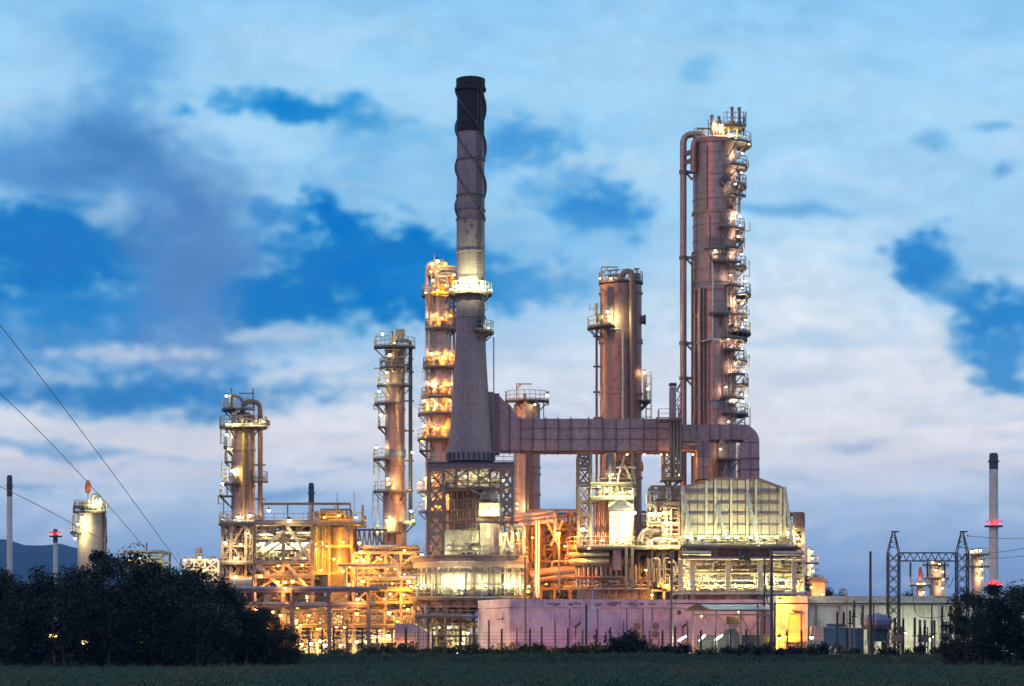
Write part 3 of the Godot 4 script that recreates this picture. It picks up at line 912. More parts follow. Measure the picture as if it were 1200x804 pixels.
func build_heater_a() -> void:
	var d := 269.0
	thing("cylindrical_heater", gp(551, d), "many-sided pale furnace lit from its walkway below the chimney frame", "furnace")
	ring_furnace(551, d, 62, 660, 699, 30, [M.panel_c, M.panel_a, M.panel_c], 3, 4.0)
	var c := pt(551, 699, d)
	lathep("roof_ring", pt(551, 656, d), [Vector2(ml(60, d), -0.5), Vector2(ml(69, d), -0.35), Vector2(ml(69, d), 0.0), Vector2(ml(40, d), 0.05)], M.flange, null, 32)
	band("upper_band", 488, 614, 661, d, 1.0, 0.35, M.duct_b)
	plat(pt(551, 701.5, d), ml(60, d), ml(70, d), 0, 180, M.grating, 14)
	plat(pt(551, 654.0, d), ml(58, d), ml(69, d), 10, 170, M.grating, 10)
	for k in [[20.0, 3.0], [44.0, 5.0], [75.0, 1.8], [100.0, 6.0], [112.0, 4.5], [138.0, 3.2], [160.0, 3.2]]:
		lamp(polar(pt(551, 688, d), ml(73, d), k[0]), "pale", k[1] * 0.75, 0.13, null, true)
		beam("lamp_arm", polar(pt(551, 690.5, d), ml(69.6, d), k[0]), polar(pt(551, 690.5, d), ml(73, d), k[0]), 0.08, M.rail)
	for k in 5:
		lamp(polar(pt(551, 658.5, d), ml(67, d), 60.0 + k * 7.0), "amber", 0.5, 0.1)
	for k in 10:
		var a := 15.0 + k * 17.0
		beam("diagonal", polar(pt(551, 656, d), ml(68, d), a), polar(pt(551, 668, d), ml(63, d), a + 7.0), 0.16, M.panel_c)
	for k in 18:
		var q := polar(pt(551, 700.5, d), ml(66, d), 14.0 + k * 9.0)
		boxp("burner_cabinet", q + Vector3(0, 0.45, 0), Vector3(0.3, 0.7 + 0.25 * (k % 3), 0.3), [M.cabinet, M.panel_a, M.pipe_brown][k % 3])
	for k in 14: pipe("thin_line", [polar(pt(551, 699, d), ml(64.5, d), 10.0 + k * 12.0), polar(pt(551, 664, d), ml(64.5, d), 10.0 + k * 12.0)], 0.05, M.steel_dark)
	for k in 7:
		pipe("burner_line", [polar(pt(551, 700, d), ml(65, d), 95.0 + k * 12.0), polar(pt(551, 676, d), ml(65, d), 95.0 + k * 12.0)], 0.09, M.pipe_grey)
	for k in 12:
		beam("column", polar(pt(551, 769.0, d), ml(58, d), k * 30.0 + 10), polar(pt(551, 702, d), ml(58, d), k * 30.0 + 10), 0.35, M.steel)
	band("floor_ring", 489, 613, 708, d, 0.9, 0.1, M.pipe_brown)
	# burners, drums and lines below the floor
	for k in 4:
		var q := polar(pt(520, 768, d), 3.4, 60.0 + k * 40.0)
		lathep("burner_drum", q + Vector3(0, 0.2, 0), [Vector2(0.001, 0), Vector2(0.75, 0), Vector2(0.8, 0.3), Vector2(0.8, 3.6), Vector2(0.4, 4.2), Vector2(0.25, 5.4), Vector2(0.001, 5.4)], M.panel_c, null, 18)
	piping(490, 560, 706, 764, d - 6, d, 26, 22, [M.pipe_brown, M.pipe_grey, M.pipe_silver, M.steel], 0.06, 0.2)
	deck(486, 562, 722, d - 7, 3, M.grating)
	deck(486, 562, 744, d - 7, 3, M.grating)
	for k in [[504, 738, 6.0], [514, 735, 4.0], [526, 735, 3.0], [548, 742, 4.0], [496, 757, 2.5], [541, 757, 5.0], [552, 758, 2.0], [521, 760, 1.5]]:
		lamp(pt(k[0], k[1], d - 4), "pale", k[2], 0.18)

func build_duct() -> void:
	var d := 272.0
	thing("flue_duct", pt(720, 530, d), "long purple brown steel flue duct running from chimney to big furnace", "duct")
	var deep := 4.6
	var bx := func(x0: float, x1: float, y0: float, y1: float, m: Material) -> void:
		boxpx("duct_section", x0, x1, y0, y1, d, deep, m)
	# sloping mouth at the chimney
	for k in [[572, 579, 459, 459.5], [585.5, 597, 464, 476], [597.6, 609.5, 477, 490]]:
		var b := MB.new()
		b.prism(PackedVector2Array([Vector2(wx(k[0], d), wy(528, d)), Vector2(wx(k[1], d), wy(528, d)), Vector2(wx(k[1], d), wy(k[3], d)), Vector2(wx(k[0], d), wy(k[2], d))]), -d, -d - deep)
		part("duct_section", b.mesh(), M.duct if k[0] > 590 else M.duct_b)
	boxpx("expansion_joint", 579.2, 585.2, 461, 530, d - 0.25, deep + 0.5, M.flange)
	var xs := [610, 624.5, 639, 654, 669, 690, 706, 722, 738, 754, 770, 785]
	for i in xs.size() - 1:
		bx.call(xs[i] + 0.25, xs[i + 1] - 0.25, 490.5 + (i % 2) * 0.3, 528, M.duct if i % 3 else M.duct_b)
	for x in xs + [597.3]:
		boxpx("flange", x - 0.6, x + 0.6, 488.6 if x > 600 else 474, 529.6, d - 0.16, deep + 0.32, M.flange)
	for y in [502.0, 515.0]:
		for i in xs.size() - 1:
			boxpx("stiffener", xs[i] + 0.8, xs[i + 1] - 0.8, y - 0.35, y + 0.35, d - 0.07, 0.065, M.flange)
	boxpx("underside_plate", 612, 784, 528.2, 529.4, d + 0.3, deep - 0.6, M.flange)
	# right half: bellows, then two legs down to the furnace roof
	for x in [785.5, 789.0, 792.5, 796.0]:
		boxpx("bellows", x, x + 2.6, 489.5, 529.5, d - 0.2, deep + 0.4, M.flange)
	for k in [[800, 808.5], [808.9, 816.5]]: bx.call(k[0], k[1], 497.5, 527, M.duct)
	var q := MB.new()
	q.prism(PackedVector2Array([Vector2(wx(816.9, d), wy(497.5, d)), Vector2(wx(832, d), wy(497.5, d)), Vector2(wx(832, d), wy(515, d)), Vector2(wx(816.9, d), wy(530, d))]), -d, -d - deep)
	part("duct_section", q.mesh(), M.duct)
	var q2 := MB.new()
	q2.prism(PackedVector2Array([Vector2(wx(817.2, d), wy(530.6, d)), Vector2(wx(832, d), wy(515.8, d)), Vector2(wx(832, d), wy(535, d)), Vector2(wx(817.2, d), wy(535, d))]), -d, -d - deep)
	part("duct_section", q2.mesh(), M.duct_b)
	bx.call(817.2, 832, 535.5, 547, M.duct)
	bx.call(817.2, 832, 547.5, 561, M.duct_b)
	for k in [[824.0, 516, 561]]: boxpx("stiffener", k[0] - 0.4, k[0] + 0.4, k[1], k[2], d - 0.08, 0.075, M.flange)
	for k in [[832.3, 843.5], [844, 857], [857.5, 869]]: bx.call(k[0], k[1], 497.5, 515, M.duct if k[0] < 850 else M.duct_b)
	for x in [816.7, 832.2, 843.7, 857.2]: boxpx("flange", x - 0.5, x + 0.5, 496.8, 515.8, d - 0.15, deep + 0.3, M.flange)
	# rounded elbow
	for k in 4:
		var a0 := 90.0 - 22.5 * k
		var a1 := 90.0 - 22.5 * (k + 1)
		var poly := PackedVector2Array()
		for j in 4:
			var a := deg_to_rad(lerpf(a0, a1, j / 3.0) )
			poly.append(Vector2(wx(869.2 + cos(a) * 20.8, d), wy(518.2 - sin(a) * 20.8, d)))
		poly.append(Vector2(wx(869.4 + cos(deg_to_rad(a1)) * 3.0, d), wy(518.2 - sin(deg_to_rad(a1)) * 3.0, d)))
		poly.append(Vector2(wx(869.4 + cos(deg_to_rad(a0)) * 3.0, d), wy(518.2 - sin(deg_to_rad(a0)) * 3.0, d)))
		var e := MB.new()
		e.prism(poly, -d, -d - deep)
		part("elbow_section", e.mesh(), M.duct if k % 2 else M.duct_b)
	for k in [[519, 536.5], [537, 549.5], [550, 563]]: bx.call(868.6, 890, k[0], k[1], M.duct if k[0] != 537 else M.duct_b)
	for y in [536.7, 549.7]: boxpx("flange", 867.8, 890.8, y - 0.5, y + 0.5, d - 0.15, deep + 0.3, M.flange)
	boxpx("stiffener", 879, 879.8, 519, 562, d - 0.08, 0.075, M.flange)
	# walkway with lights below the duct
	for k in [[690, 2.0], [735, 2.2], [755, 1.6], [775, 2.4], [812, 3.0]]:
		lamp(pt(k[0], 532.5, d + 0.6), "amber", k[1] * 0.45, 0.12)

func build_tall_column() -> void:
	var d := 284.0
	thing("tall_column", gp(838, d), "tallest clad steel column with inverted U pipes and side platforms", "column")
	shell("shell", 812, 863, 161, 640, d, M.clad, 0.18, 0.75)
	boxp("skirt", Vector3(wx(837.5, d), wy(640, d) * 0.5, -d), Vector3(4.2, wy(640, d), 4.2), M.panel_dark)
	var c := pt(837.5, 500, d)
	var r := ml(25.5, d)
	for k in [[168, 0.5], [251, 0.35], [297, 0.2], [332, 0.3], [341, 0.3], [372, 0.25], [403, 0.3], [470, 0.35], [480, 0.3]]:
		band("ring", 812, 863, k[0], d, k[1], 0.16, M.clad_b)
	for k in [[335, 338], [472, 478]]:
		band("dark_band", 812, 863, (k[0] + k[1]) * 0.5, d, ml(k[1] - k[0], d), 0.05, M.clad_blue)
	var ap := func(py: float, a0: float, a1: float, out: float, br := 3) -> MeshInstance3D:
		return plat(Vector3(c.x, wy(py, d), c.z), r, ml(out - 837.5, d), a0, a1, M.grating, br)
	# side platforms with their lamps
	var list := [[197, -30, 62, 876, 2.2], [219, -30, 50, 875, 2.2], [270, -35, 85, 873, 3.4], [281, -30, 20, 873, 0.8], [293, -40, 85, 871, 1.6], [314, -30, 40, 875, 2.0], [346, -35, 35, 880, 2.0], [353, -30, 25, 876, 0.6], [371, -40, 105, 876, 4.0], [383, -20, 50, 869, 1.0], [391, -35, 50, 880, 2.2], [399, -40, 80, 876, 1.6], [424, -35, 48, 876, 3.4], [451, -30, 35, 877, 4.0], [486, -45, 75, 877, 5.0]]
	for k in list:
		var p: MeshInstance3D = ap.call(k[0], k[1], k[2], k[3])
		lamp(Vector3(c.x, wy(k[0] - 13.0, d), c.z) + Vector3(cos(0.5), 0, sin(0.5)) * (ml(k[3] - 837.5, d) - 0.35), "white", k[4] * 0.7, 0.14, p, true)
	for k in [[219, 197], [293, 270], [346, 314], [391, 371], [424, 399], [451, 424], [486, 451], [530, 486]]:
		ladder(polar(Vector3(c.x, wy(k[0], d), c.z), ml(k[0] % 3 + 33, d), 8), ml(k[0] - k[1] + 8, d), Vector3(1, 0, 0.2), M.rail)
	# manways
	for k in [[847, 217, 6.6], [853, 247, 3.0], [855, 477, 3.4], [851, 365, 2.5]]:
		var a := 90.0 - rad_to_deg(asin(clampf((k[0] - 837.5) / 25.5, -0.95, 0.95)))
		var o := polar(Vector3(c.x, wy(k[1], d), c.z), r - 0.1, a)
		var dir := polar(Vector3.ZERO, 1.0, a)
		var rr2 := ml(k[2], d)
		var mw := part("manway", U.cyl, M.clad_b, along(o, o + dir * 0.35, rr2 * 1.7, rr2 * 1.7))
		part("manway_flange", U.cyl, M.flange, along(o + dir * 0.36, o + dir * 0.5, rr2 * 2.0, rr2 * 2.0), null)
		part("manway_hub", U.cyl, M.steel_dark, along(o + dir * 0.51, o + dir * 0.62, rr2 * 0.9, rr2 * 0.9), null)
	# inverted U pipes
	var zf := c.z + 0.6
	pipe("overhead_pipe", [Vector3(wx(800.3, d), wy(640, d), zf), Vector3(wx(800.3, d), wy(158.5, d), zf), Vector3(wx(824, d), wy(158.5, d), zf), Vector3(wx(824, d), wy(166, d), zf)], ml(3.9, d), M.clad, null, 18, 3.2)
	pipe("overhead_pipe", [Vector3(wx(811.5, d), wy(205, d), zf + 0.9), Vector3(wx(811.5, d), wy(165.5, d), zf + 0.9), Vector3(wx(838, d), wy(165.5, d), zf + 0.9), Vector3(wx(838, d), wy(172, d), zf + 0.9)], ml(3.6, d), M.clad_b, null, 18, 3.2)
	for k in [[181, 1], [191, 1]]:
		beam("tie", Vector3(wx(800, d), wy(k[0] + 3, d), zf + 0.8), Vector3(wx(812, d), wy(k[0] - 1, d), zf + 0.8), 0.5, M.pipe_brown)
	for y in [203.0, 303.0, 403.0, 444.0]:
		beam("pipe_support", Vector3(wx(796, d), wy(y, d), zf), Vector3(wx(816, d), wy(y, d), zf), 0.34, M.steel)
		beam("pipe_support", Vector3(wx(803, d), wy(y, d), zf), Vector3(wx(811, d), wy(y + 9, d), zf), 0.22, M.steel)
		lathep("pipe_clamp", Vector3(wx(800.3, d), wy(y, d), zf), [Vector2(ml(3.8, d), -0.2), Vector2(ml(5.0, d), -0.2), Vector2(ml(5.0, d), 0.2), Vector2(ml(3.8, d), 0.2)], M.steel, null, 16)
	# vertical lines down the face
	for k in [[813.5, 341, 640, 1.5, "clad_b"], [818.5, 341, 640, 2.2, "clad"], [823.0, 341, 500, 1.4, "pipe_brown"], [833, 302, 470, 1.0, "clad"], [810.5, 300, 640, 1.2, "pipe_brown"]]:
		var dz: float = r * sqrt(maxf(0.02, 1.0 - pow((k[0] - 837.5) / 25.5, 2))) + 0.35
		pipe("downcomer", [Vector3(wx(k[0], d), wy(k[2], d), c.z + dz), Vector3(wx(k[0], d), wy(k[1], d), c.z + dz)], ml(k[3], d), M[k[4]])
	var pz := c.z + r + 0.35
	pipe("nozzle_line", [Vector3(wx(833, d), wy(400, d), pz), Vector3(wx(833, d), wy(301, d), pz), Vector3(wx(849, d), wy(300, d), pz)], 0.12, M.pipe_silver)
	pipe("nozzle_line", [Vector3(wx(819, d), wy(404, d), pz), Vector3(wx(832, d), wy(401, d), pz), Vector3(wx(862, d), wy(398, d), pz - 1.5)], 0.14, M.pipe_silver)
	pipe("riser", [Vector3(wx(866, d), wy(200, d), c.z + 0.4), Vector3(wx(866, d), wy(250, d), c.z + 0.4)], 0.16, M.steel_dark)
	# small caged deck on the face
	var pd := plat(Vector3(c.x, wy(296, d), c.z), r, r + 1.1, 75, 115, M.grating, 2)
	for k in 5: beam("upright", polar(Vector3(c.x, wy(296, d), c.z), r + 0.5, 88 + k * 6), polar(Vector3(c.x, wy(281, d), c.z), r + 0.5, 88 + k * 6), 0.07, M.steel_dark, pd)
	# more lines, ladders and half decks over the face
	for k in [[826, 175, 250, 0.8, "clad_b"], [843, 255, 300, 0.7, "pipe_brown"], [829, 255, 335, 1.0, "clad"], [845, 405, 470, 0.9, "clad_b"], [850, 340, 398, 0.8, "pipe_silver"], [828, 405, 500, 1.2, "clad_b"], [839, 480, 560, 0.9, "pipe_brown"]]:
		var dz: float = r * sqrt(maxf(0.02, 1.0 - pow((k[0] - 837.5) / 25.5, 2))) + 0.2
		pipe("downcomer", [Vector3(wx(k[0], d), wy(k[2], d), c.z + dz), Vector3(wx(k[0], d), wy(k[1], d), c.z + dz)], ml(k[3], d), M[k[4]])
	for k in [[200.0, 250.0, 62.0], [252.0, 296.0, 70.0], [300.0, 371.0, 52.0], [372.0, 403.0, 66.0], [404.0, 486.0, 58.0], [486.0, 560.0, 50.0]]:
		ladder(polar(Vector3(c.x, wy(k[1], d), c.z), r + 0.25, k[2]), ml(k[1] - k[0], d), polar(Vector3.ZERO, 1.0, k[2]), M.rail)
	for k in [[232.0, 20.0, 60.0], [310.0, 40.0, 100.0], [338.0, 30.0, 70.0], [412.0, 30.0, 75.0], [440.0, 25.0, 60.0], [468.0, 30.0, 80.0], [508.0, 20.0, 75.0], [540.0, 30.0, 90.0]]:
		var hp := plat(Vector3(c.x, wy(k[0], d), c.z), r, r + 1.25, k[1], k[2], M.grating, 2)
		lamp(polar(Vector3(c.x, wy(k[0] - 11.0, d), c.z), r + 1.1, k[2] - 6.0), "white", 0.5, 0.12, hp)
	for y in [182.0, 208.0, 236.0, 266.0, 284.0, 318.0, 356.0, 386.0, 420.0, 436.0, 455.0, 505.0, 530.0]: band("seam_strap", 812, 863, y, d, 0.1, 0.07, M.clad_b)
	# relief works at the head
	var t1 := plat(Vector3(c.x, wy(170, d), c.z), 0.6, ml(881 - 837.5, d), -40, 70, M.grating, 4)
	var t2 := part("head_deck", U.box, M.grating, Transform3D(Basis.from_scale(Vector3(2.7, 0.18, 3.0)), Vector3(wx(860, d), wy(150, d), c.z)))
	railing([Vector3(wx(847, d), wy(149.3, d), c.z + 1.5), Vector3(wx(873, d), wy(149.3, d), c.z + 1.5), Vector3(wx(873, d), wy(149.3, d), c.z - 1.5)], M.rail, null, 1.5)
	deck(814, 848, 160.5, d - 1.2, 3.0, M.grating)
	for k in [[834, 136, 158, 1.9], [842.3, 137, 158, 1.5], [857.5, 126.5, 151, 1.6], [866, 127, 151, 1.7]]:
		var o := Vector3(wx(k[0], d), wy(k[2], d), c.z + 0.6)
		pipe("relief_stack", [o, Vector3(o.x, wy(k[1], d), o.z)], ml(k[3], d), M.pipe_brown)
		part("valve", U.valve, M.pipe_grey, Transform3D(Basis.from_scale(Vector3.ONE * 0.7), o + Vector3(0, 0.4, 0)))
		band("stack_lip", k[0] - k[3], k[0] + k[3], k[1] + 0.8, d, 0.1, 0.06, M.steel_dark)
	beam("davit", Vector3(wx(817, d), wy(160, d), c.z), Vector3(wx(817, d), wy(151, d), c.z), 0.14, M.steel)
	beam("davit", Vector3(wx(817, d), wy(151, d), c.z), Vector3(wx(833, d), wy(151, d), c.z), 0.14, M.steel)
	beam("davit", Vector3(wx(817, d), wy(160, d), c.z), Vector3(wx(825, d), wy(151, d), c.z), 0.1, M.steel)
	for k in [[830, 140], [852, 130], [871, 131], [872, 138]]: beam("mast", Vector3(wx(k[0], d), wy(160, d), c.z), Vector3(wx(k[0], d), wy(k[1], d), c.z), 0.08, M.steel_dark)
	piping(832, 870, 143, 168, d - 1.0, d + 1.0, 9, 8, [M.pipe_silver, M.pipe_grey, M.panel_c], 0.07, 0.2)
	for k in [[845, 147, 5.0], [862, 163, 5.0], [856, 158, 2.5], [850, 166, 2.0], [878, 168, 0.4]]:
		lamp(pt(k[0], k[1], d - 1.4), "warm" if k[0] < 850 else "pale", k[2], 0.16)

func build_elevator_tower() -> void:
	var d := 268.0
	thing("lattice_hanger", pt(786, 566, d), "narrow braced steel tower hung beside the flue duct bellows", "steel tower")
	steel([778.5, 789, 800], [531, 545, 560], [d + 0.5, d + 4], 0.26, M.steel, 1)
	deck(776, 802, 560, d, 4.6, M.pipe_brown, false)
	beam("strut", pt(777, 562, d + 1), pt(784.5, 572, d + 2), 0.26, M.steel)
	beam("strut", pt(799, 562, d + 1), pt(786, 572, d + 2), 0.26, M.steel)
	beam("strut", pt(785, 562, d + 1), pt(785, 576, d + 2), 0.34, M.steel)
	boxpx("damper_housing", 785.5, 792.5, 453, 492, d + 0.3, 2.2, M.duct)
	boxpx("housing_cap", 785, 793, 448.5, 450, d + 0.2, 2.4, M.flange)
	for x in [785.8, 792.2]: beam("post", pt(x, 453, d + 0.6), pt(x, 449, d + 0.6), 0.15, M.steel)
	for k in 4: beam("brace", pt(793, 492 - k * 11, d + 0.6), pt(799, 481 - k * 11, d + 0.6), 0.13, M.steel)
	for k in 5: beam("brace", pt(793 + (k % 2) * 6, 492 - k * 9, d + 0.9), pt(799 - (k % 2) * 6, 483 - k * 9, d + 0.9), 0.1, M.steel)
	deck(772, 797, 490.5, d - 0.6, 2.6, M.grating)
	for x in [786.0, 790.0, 794.0, 798.0]: pipe("conduit", [pt(x, 559, d + 0.1), pt(x, 492, d + 0.1)], 0.14, M.steel)
	deck(800, 818, 517, d + 1.4, 1.4, M.grating)
	lamp(pt(781, 533, d + 2), "amber", 1.2, 0.12)
	lamp(pt(796, 556, d + 2), "amber", 0.8, 0.12)

func build_heater_c() -> void:
	var d := 263.0
	thing("gabled_furnace", gp(860, d), "large gabled furnace of grey gridded panels with slanted struts", "furnace")
	# upper gabled box: a grid of panels cut by the gable
	var topy := func(x: float) -> float:
		if x < 836: return lerpf(572.5, 561.5, (x - 799) / 37.0)
		if x > 889: return lerpf(562.0, 573.5, (x - 889) / 31.0)
		return 561.7
	var nx := 13
	var ys := [561.0, 578, 590, 602.5, 615, 627, 639]
	var mats := [M.panel_a, M.panel_b, M.panel_a, M.panel_c]
	for i in nx:
		var a := lerpf(799, 920, float(i) / nx)
		var b := lerpf(799, 920, float(i + 1) / nx)
		for j in ys.size() - 1:
			var t0: float = maxf(ys[j], topy.call(a))
			var t1: float = maxf(ys[j], topy.call(b))
			var g := ml(0.45, d)
			var p := MB.new()
			p.prism(PackedVector2Array([Vector2(wx(a, d) + g, wy(ys[j + 1], d) + g), Vector2(wx(b, d) - g, wy(ys[j + 1], d) + g), Vector2(wx(b, d) - g, wy(t1, d) - g), Vector2(wx(a, d) + g, wy(t0, d) - g)]), -d + rr(-0.01, 0.01), -d - 0.15)
			part("panel", p.mesh(), mats[rng.randi() % 4])
	var body := MB.new()
	body.prism(PackedVector2Array([Vector2(wx(799.3, d), wy(639, d)), Vector2(wx(919.7, d), wy(639, d)), Vector2(wx(919.7, d), wy(573.8, d)), Vector2(wx(889, d), wy(562.3, d)), Vector2(wx(836, d), wy(562.0, d)), Vector2(wx(799.3, d), wy(573, d))]), -d - 0.2, -d - 15)
	part("casing", body.mesh(), M.panel_dark)
	var rim := [[799, 572], [836, 561], [889, 561.5], [920, 573]]
	for k in 3: beam("gable_edge", pt(rim[k][0], rim[k][1], d - 0.15), pt(rim[k + 1][0], rim[k + 1][1], d - 0.15), 0.28, M.flange)
	for x in [799.5, 828.0, 838.5, 857.0, 876.0, 886.0, 915.0, 919.6]:
		beam("rib", pt(x, 639, d - 0.2), pt(x, topy.call(x), d - 0.2), 0.26, M.panel_c)
	for y in [578.0, 590.0, 602.5, 615.0, 627.0]: beam("girt", pt(800, y, d - 0.18), pt(919, y, d - 0.18), 0.2 if y == 578.0 or y == 602.5 else 0.13, M.panel_dark)
	for k in [[800, 571, 812, 641], [841, 592, 851.5, 639], [876, 578, 889, 641], [919.5, 571, 929, 641]]:
		beam("strut", pt(k[0], k[1], d - 0.4), pt(k[2], k[3], d - 1.8), 0.34, M.galv)
	for k in [[806, 605, 801, 636], [842, 598, 838, 617], [884, 617, 877, 637], [921, 617, 916, 637]]:
		beam("strut", pt(k[0], k[1], d - 0.5), pt(k[2], k[3], d - 0.5), 0.28, M.panel_c)
	deck(797, 935, 640, d - 3.2, 3.4, M.steel_dark)
	piping(800, 928, 629, 639, d - 2.6, d - 0.6, 16, 12, [M.pipe_grey, M.steel_dark, M.pipe_brown], 0.05, 0.14)
	for k in [[806, 3.0], [823, 4.5], [838, 3.0], [853, 5.0], [863, 5.0], [880, 3.0], [896, 4.5], [910, 2.5]]:
		lamp(pt(k[0], 630.5, d - 3.4), "pale", k[1] * 0.62, 0.17, null, true)
		beam("lamp_arm", pt(k[0], 639.5, d - 3.1), pt(k[0], 632.5, d - 3.4), 0.08, M.rail)
	# girder floor and lower fire box
	panels(805, 940, 642.5, 653, d - 1.5, 11, 1, [M.duct_b, M.panel_dark, M.flange])
	boxpx("floor_beam", 797, 943, 653.6, 655.6, d - 2.6, 1.4, M.panel_c)
	var firebox := [M.panel_c, M.panel_a, M.panel_c]
	panels(797, 932, 656, 671.5, d + 1.6, 20, 1, [M.panel_a, M.panel_c, M.duct])
	panels(797, 932, 672.6, 692, d + 1.6, 20, 2, firebox)
	boxpx("casing", 797.2, 931.8, 641.5, 696, d + 1.9, 13, M.panel_dark)
	beam("girt", pt(797, 672, d + 1.3), pt(932, 672, d + 1.3), 0.24, M.steel)
	for x in [797.5, 811.5, 853.0, 890.5, 930.5]: beam("column", pt(x, 769.0, d - 0.8), pt(x, 655.7, d - 0.8), 0.55, M.panel_c)
	for x in [825.0, 838.0, 866.0, 879.0, 904.0, 917.0]: beam("stud", pt(x, 693, d + 1.35), pt(x, 656, d + 1.35), 0.2, M.steel)
	for k in [[830, 686], [858, 686], [874, 686], [882, 681], [859, 681], [921, 686]]:
		boxpx("peep_door", k[0] - 2.5, k[0] + 2.5, k[1] - 1, k[1] + 1, d + 1.2, 0.3, M.steel_dark)
	deck(788, 943, 694, d - 2.2, 3.6, M.panel_c)
	piping(799, 931, 674, 692, d - 0.4, d + 1.0, 14, 34, [M.pipe_grey, M.steel_dark, M.pipe_brown, M.pipe_silver], 0.04, 0.1)
	piping(799, 931, 657, 672, d - 0.2, d + 1.0, 12, 14, [M.pipe_grey, M.steel, M.pipe_brown], 0.05, 0.14)
	for k in 16: boxpx("burner_cabinet", 801 + k * 8.2, 803.5 + k * 8.2, 687 - (k % 3), 692, d + 0.7, 0.4, [M.cabinet, M.panel_a, M.pipe_brown][k % 3])
	panels(793, 912, 696.2, 703, d - 0.5, 10, 1, [M.duct, M.panel_a, M.duct_b])
	for k in [[803, 4.5], [828, 5.0], [838, 3.0], [846, 2.5], [862, 3.0], [874, 6.0], [884, 3.0], [903, 3.0], [917, 6.0], [924, 3.0]]:
		lamp(pt(k[0], 688, d - 0.6), "pale", k[1] * 0.6, 0.13, null, true)
	for k in [[655, 1], [645, 0]]:
		pipe("header", [pt(800, k[0] - 7.5, d - 2.9), pt(833, k[0] - 7.0, d - 2.9)], 0.28, M.pipe_silver)
	pipe("header", [pt(905, 648, d - 2.9), pt(942, 648, d - 2.9)], 0.28, M.pipe_grey)
	for k in [[868, 654], [873, 654], [877, 654]]: part("valve", U.valve, M.steel_dark, Transform3D(Basis.from_scale(Vector3.ONE * 0.5), pt(k[0], k[1], d - 3.0)))

	thing("stair_tower", gp(931, d + 1), "open framed stair tower attached to the end of the gabled furnace", "steel tower")
	steel([921.5, 931, 941.5], [601.5, 620, 638, 656, 675, 693], [d + 0.6, d + 5], 0.3, M.steel, 2, 769)
	boxpx("siding", 931.5, 941, 602.5, 619, d + 0.3, 0.12, M.duct)
	for k in 5: beam("siding_rib", pt(932.5 + k * 2, 619, d + 0.2), pt(932.5 + k * 2, 602.5, d + 0.2), 0.12, M.pipe_brown)
	for y in [620.0, 638.0, 656.0, 675.0]: deck(921, 942, y, d + 0.4, 4.6, M.grating)
	piping(921, 941, 622, 690, d + 1, d + 4, 14, 10, [M.pipe_grey, M.pipe_brown, M.pipe_silver], 0.06, 0.18)
	for k in [[924, 624, 5.0], [935, 631, 2.5], [930, 647, 1.5], [933, 687, 6.0]]: lamp(pt(k[0], k[1], d - 0.2), "warm", k[2], 0.17)

	thing("balcony_stack", gp(782, d + 2), "stacked lamplit pipe decks between the two furnaces", "pipe decks")
	steel([764, 778, 796], [570, 588, 602, 614, 627, 640, 667, 692], [d + 2, d + 8], 0.26, M.steel, 2, 769)
	for k in [[768, 590], [762, 601], [762, 614], [764, 627], [760, 641]]: deck(k[0], 797, k[1], d + 1, 7, M.grating)
	panels(770, 797, 571, 587, d + 2.6, 5, 1, [M.pipe_brown, M.panel_a])
	panels(766, 797, 603, 613, d + 4, 6, 1, [M.panel_c, M.panel_c])
	panels(766, 797, 616, 626, d + 4, 6, 1, [M.panel_c, M.steel])
	panels(765, 797, 629, 639, d + 4, 6, 1, [M.panel_c, M.steel])
	pipe("loop_pipe", [pt(759, 589, d + 1.6), pt(759, 577, d + 1.6), pt(772, 577, d + 1.6), pt(772, 584, d + 1.6)], 0.2, M.pipe_grey)
	pipe("loop_pipe", [pt(750, 634, d + 1), pt(754, 622, d + 1), pt(776, 622, d + 1)], 0.3, M.pipe_grey)
	piping(753, 796, 588, 640, d + 0.5, d + 5, 26, 18, [M.pipe_grey, M.pipe_brown, M.pipe_silver], 0.06, 0.18)
	piping(764, 797, 645, 690, d + 0.5, d + 5, 12, 22, [M.steel, M.pipe_brown, M.pipe_silver], 0.06, 0.2)
	for k in [[763, 602, 9.0, 0.24], [773, 602, 9.0, 0.24], [781, 620, 3.0, 0.15], [763, 634, 3.0, 0.17], [775, 634, 3.5, 0.17], [790, 633, 2.0, 0.15], [781, 686, 5.0, 0.2], [786, 612, 2.5, 0.15]]:
		lamp(pt(k[0], k[1], d + 0.3), "warm" if k[1] < 680 else "amber", k[2], k[3])

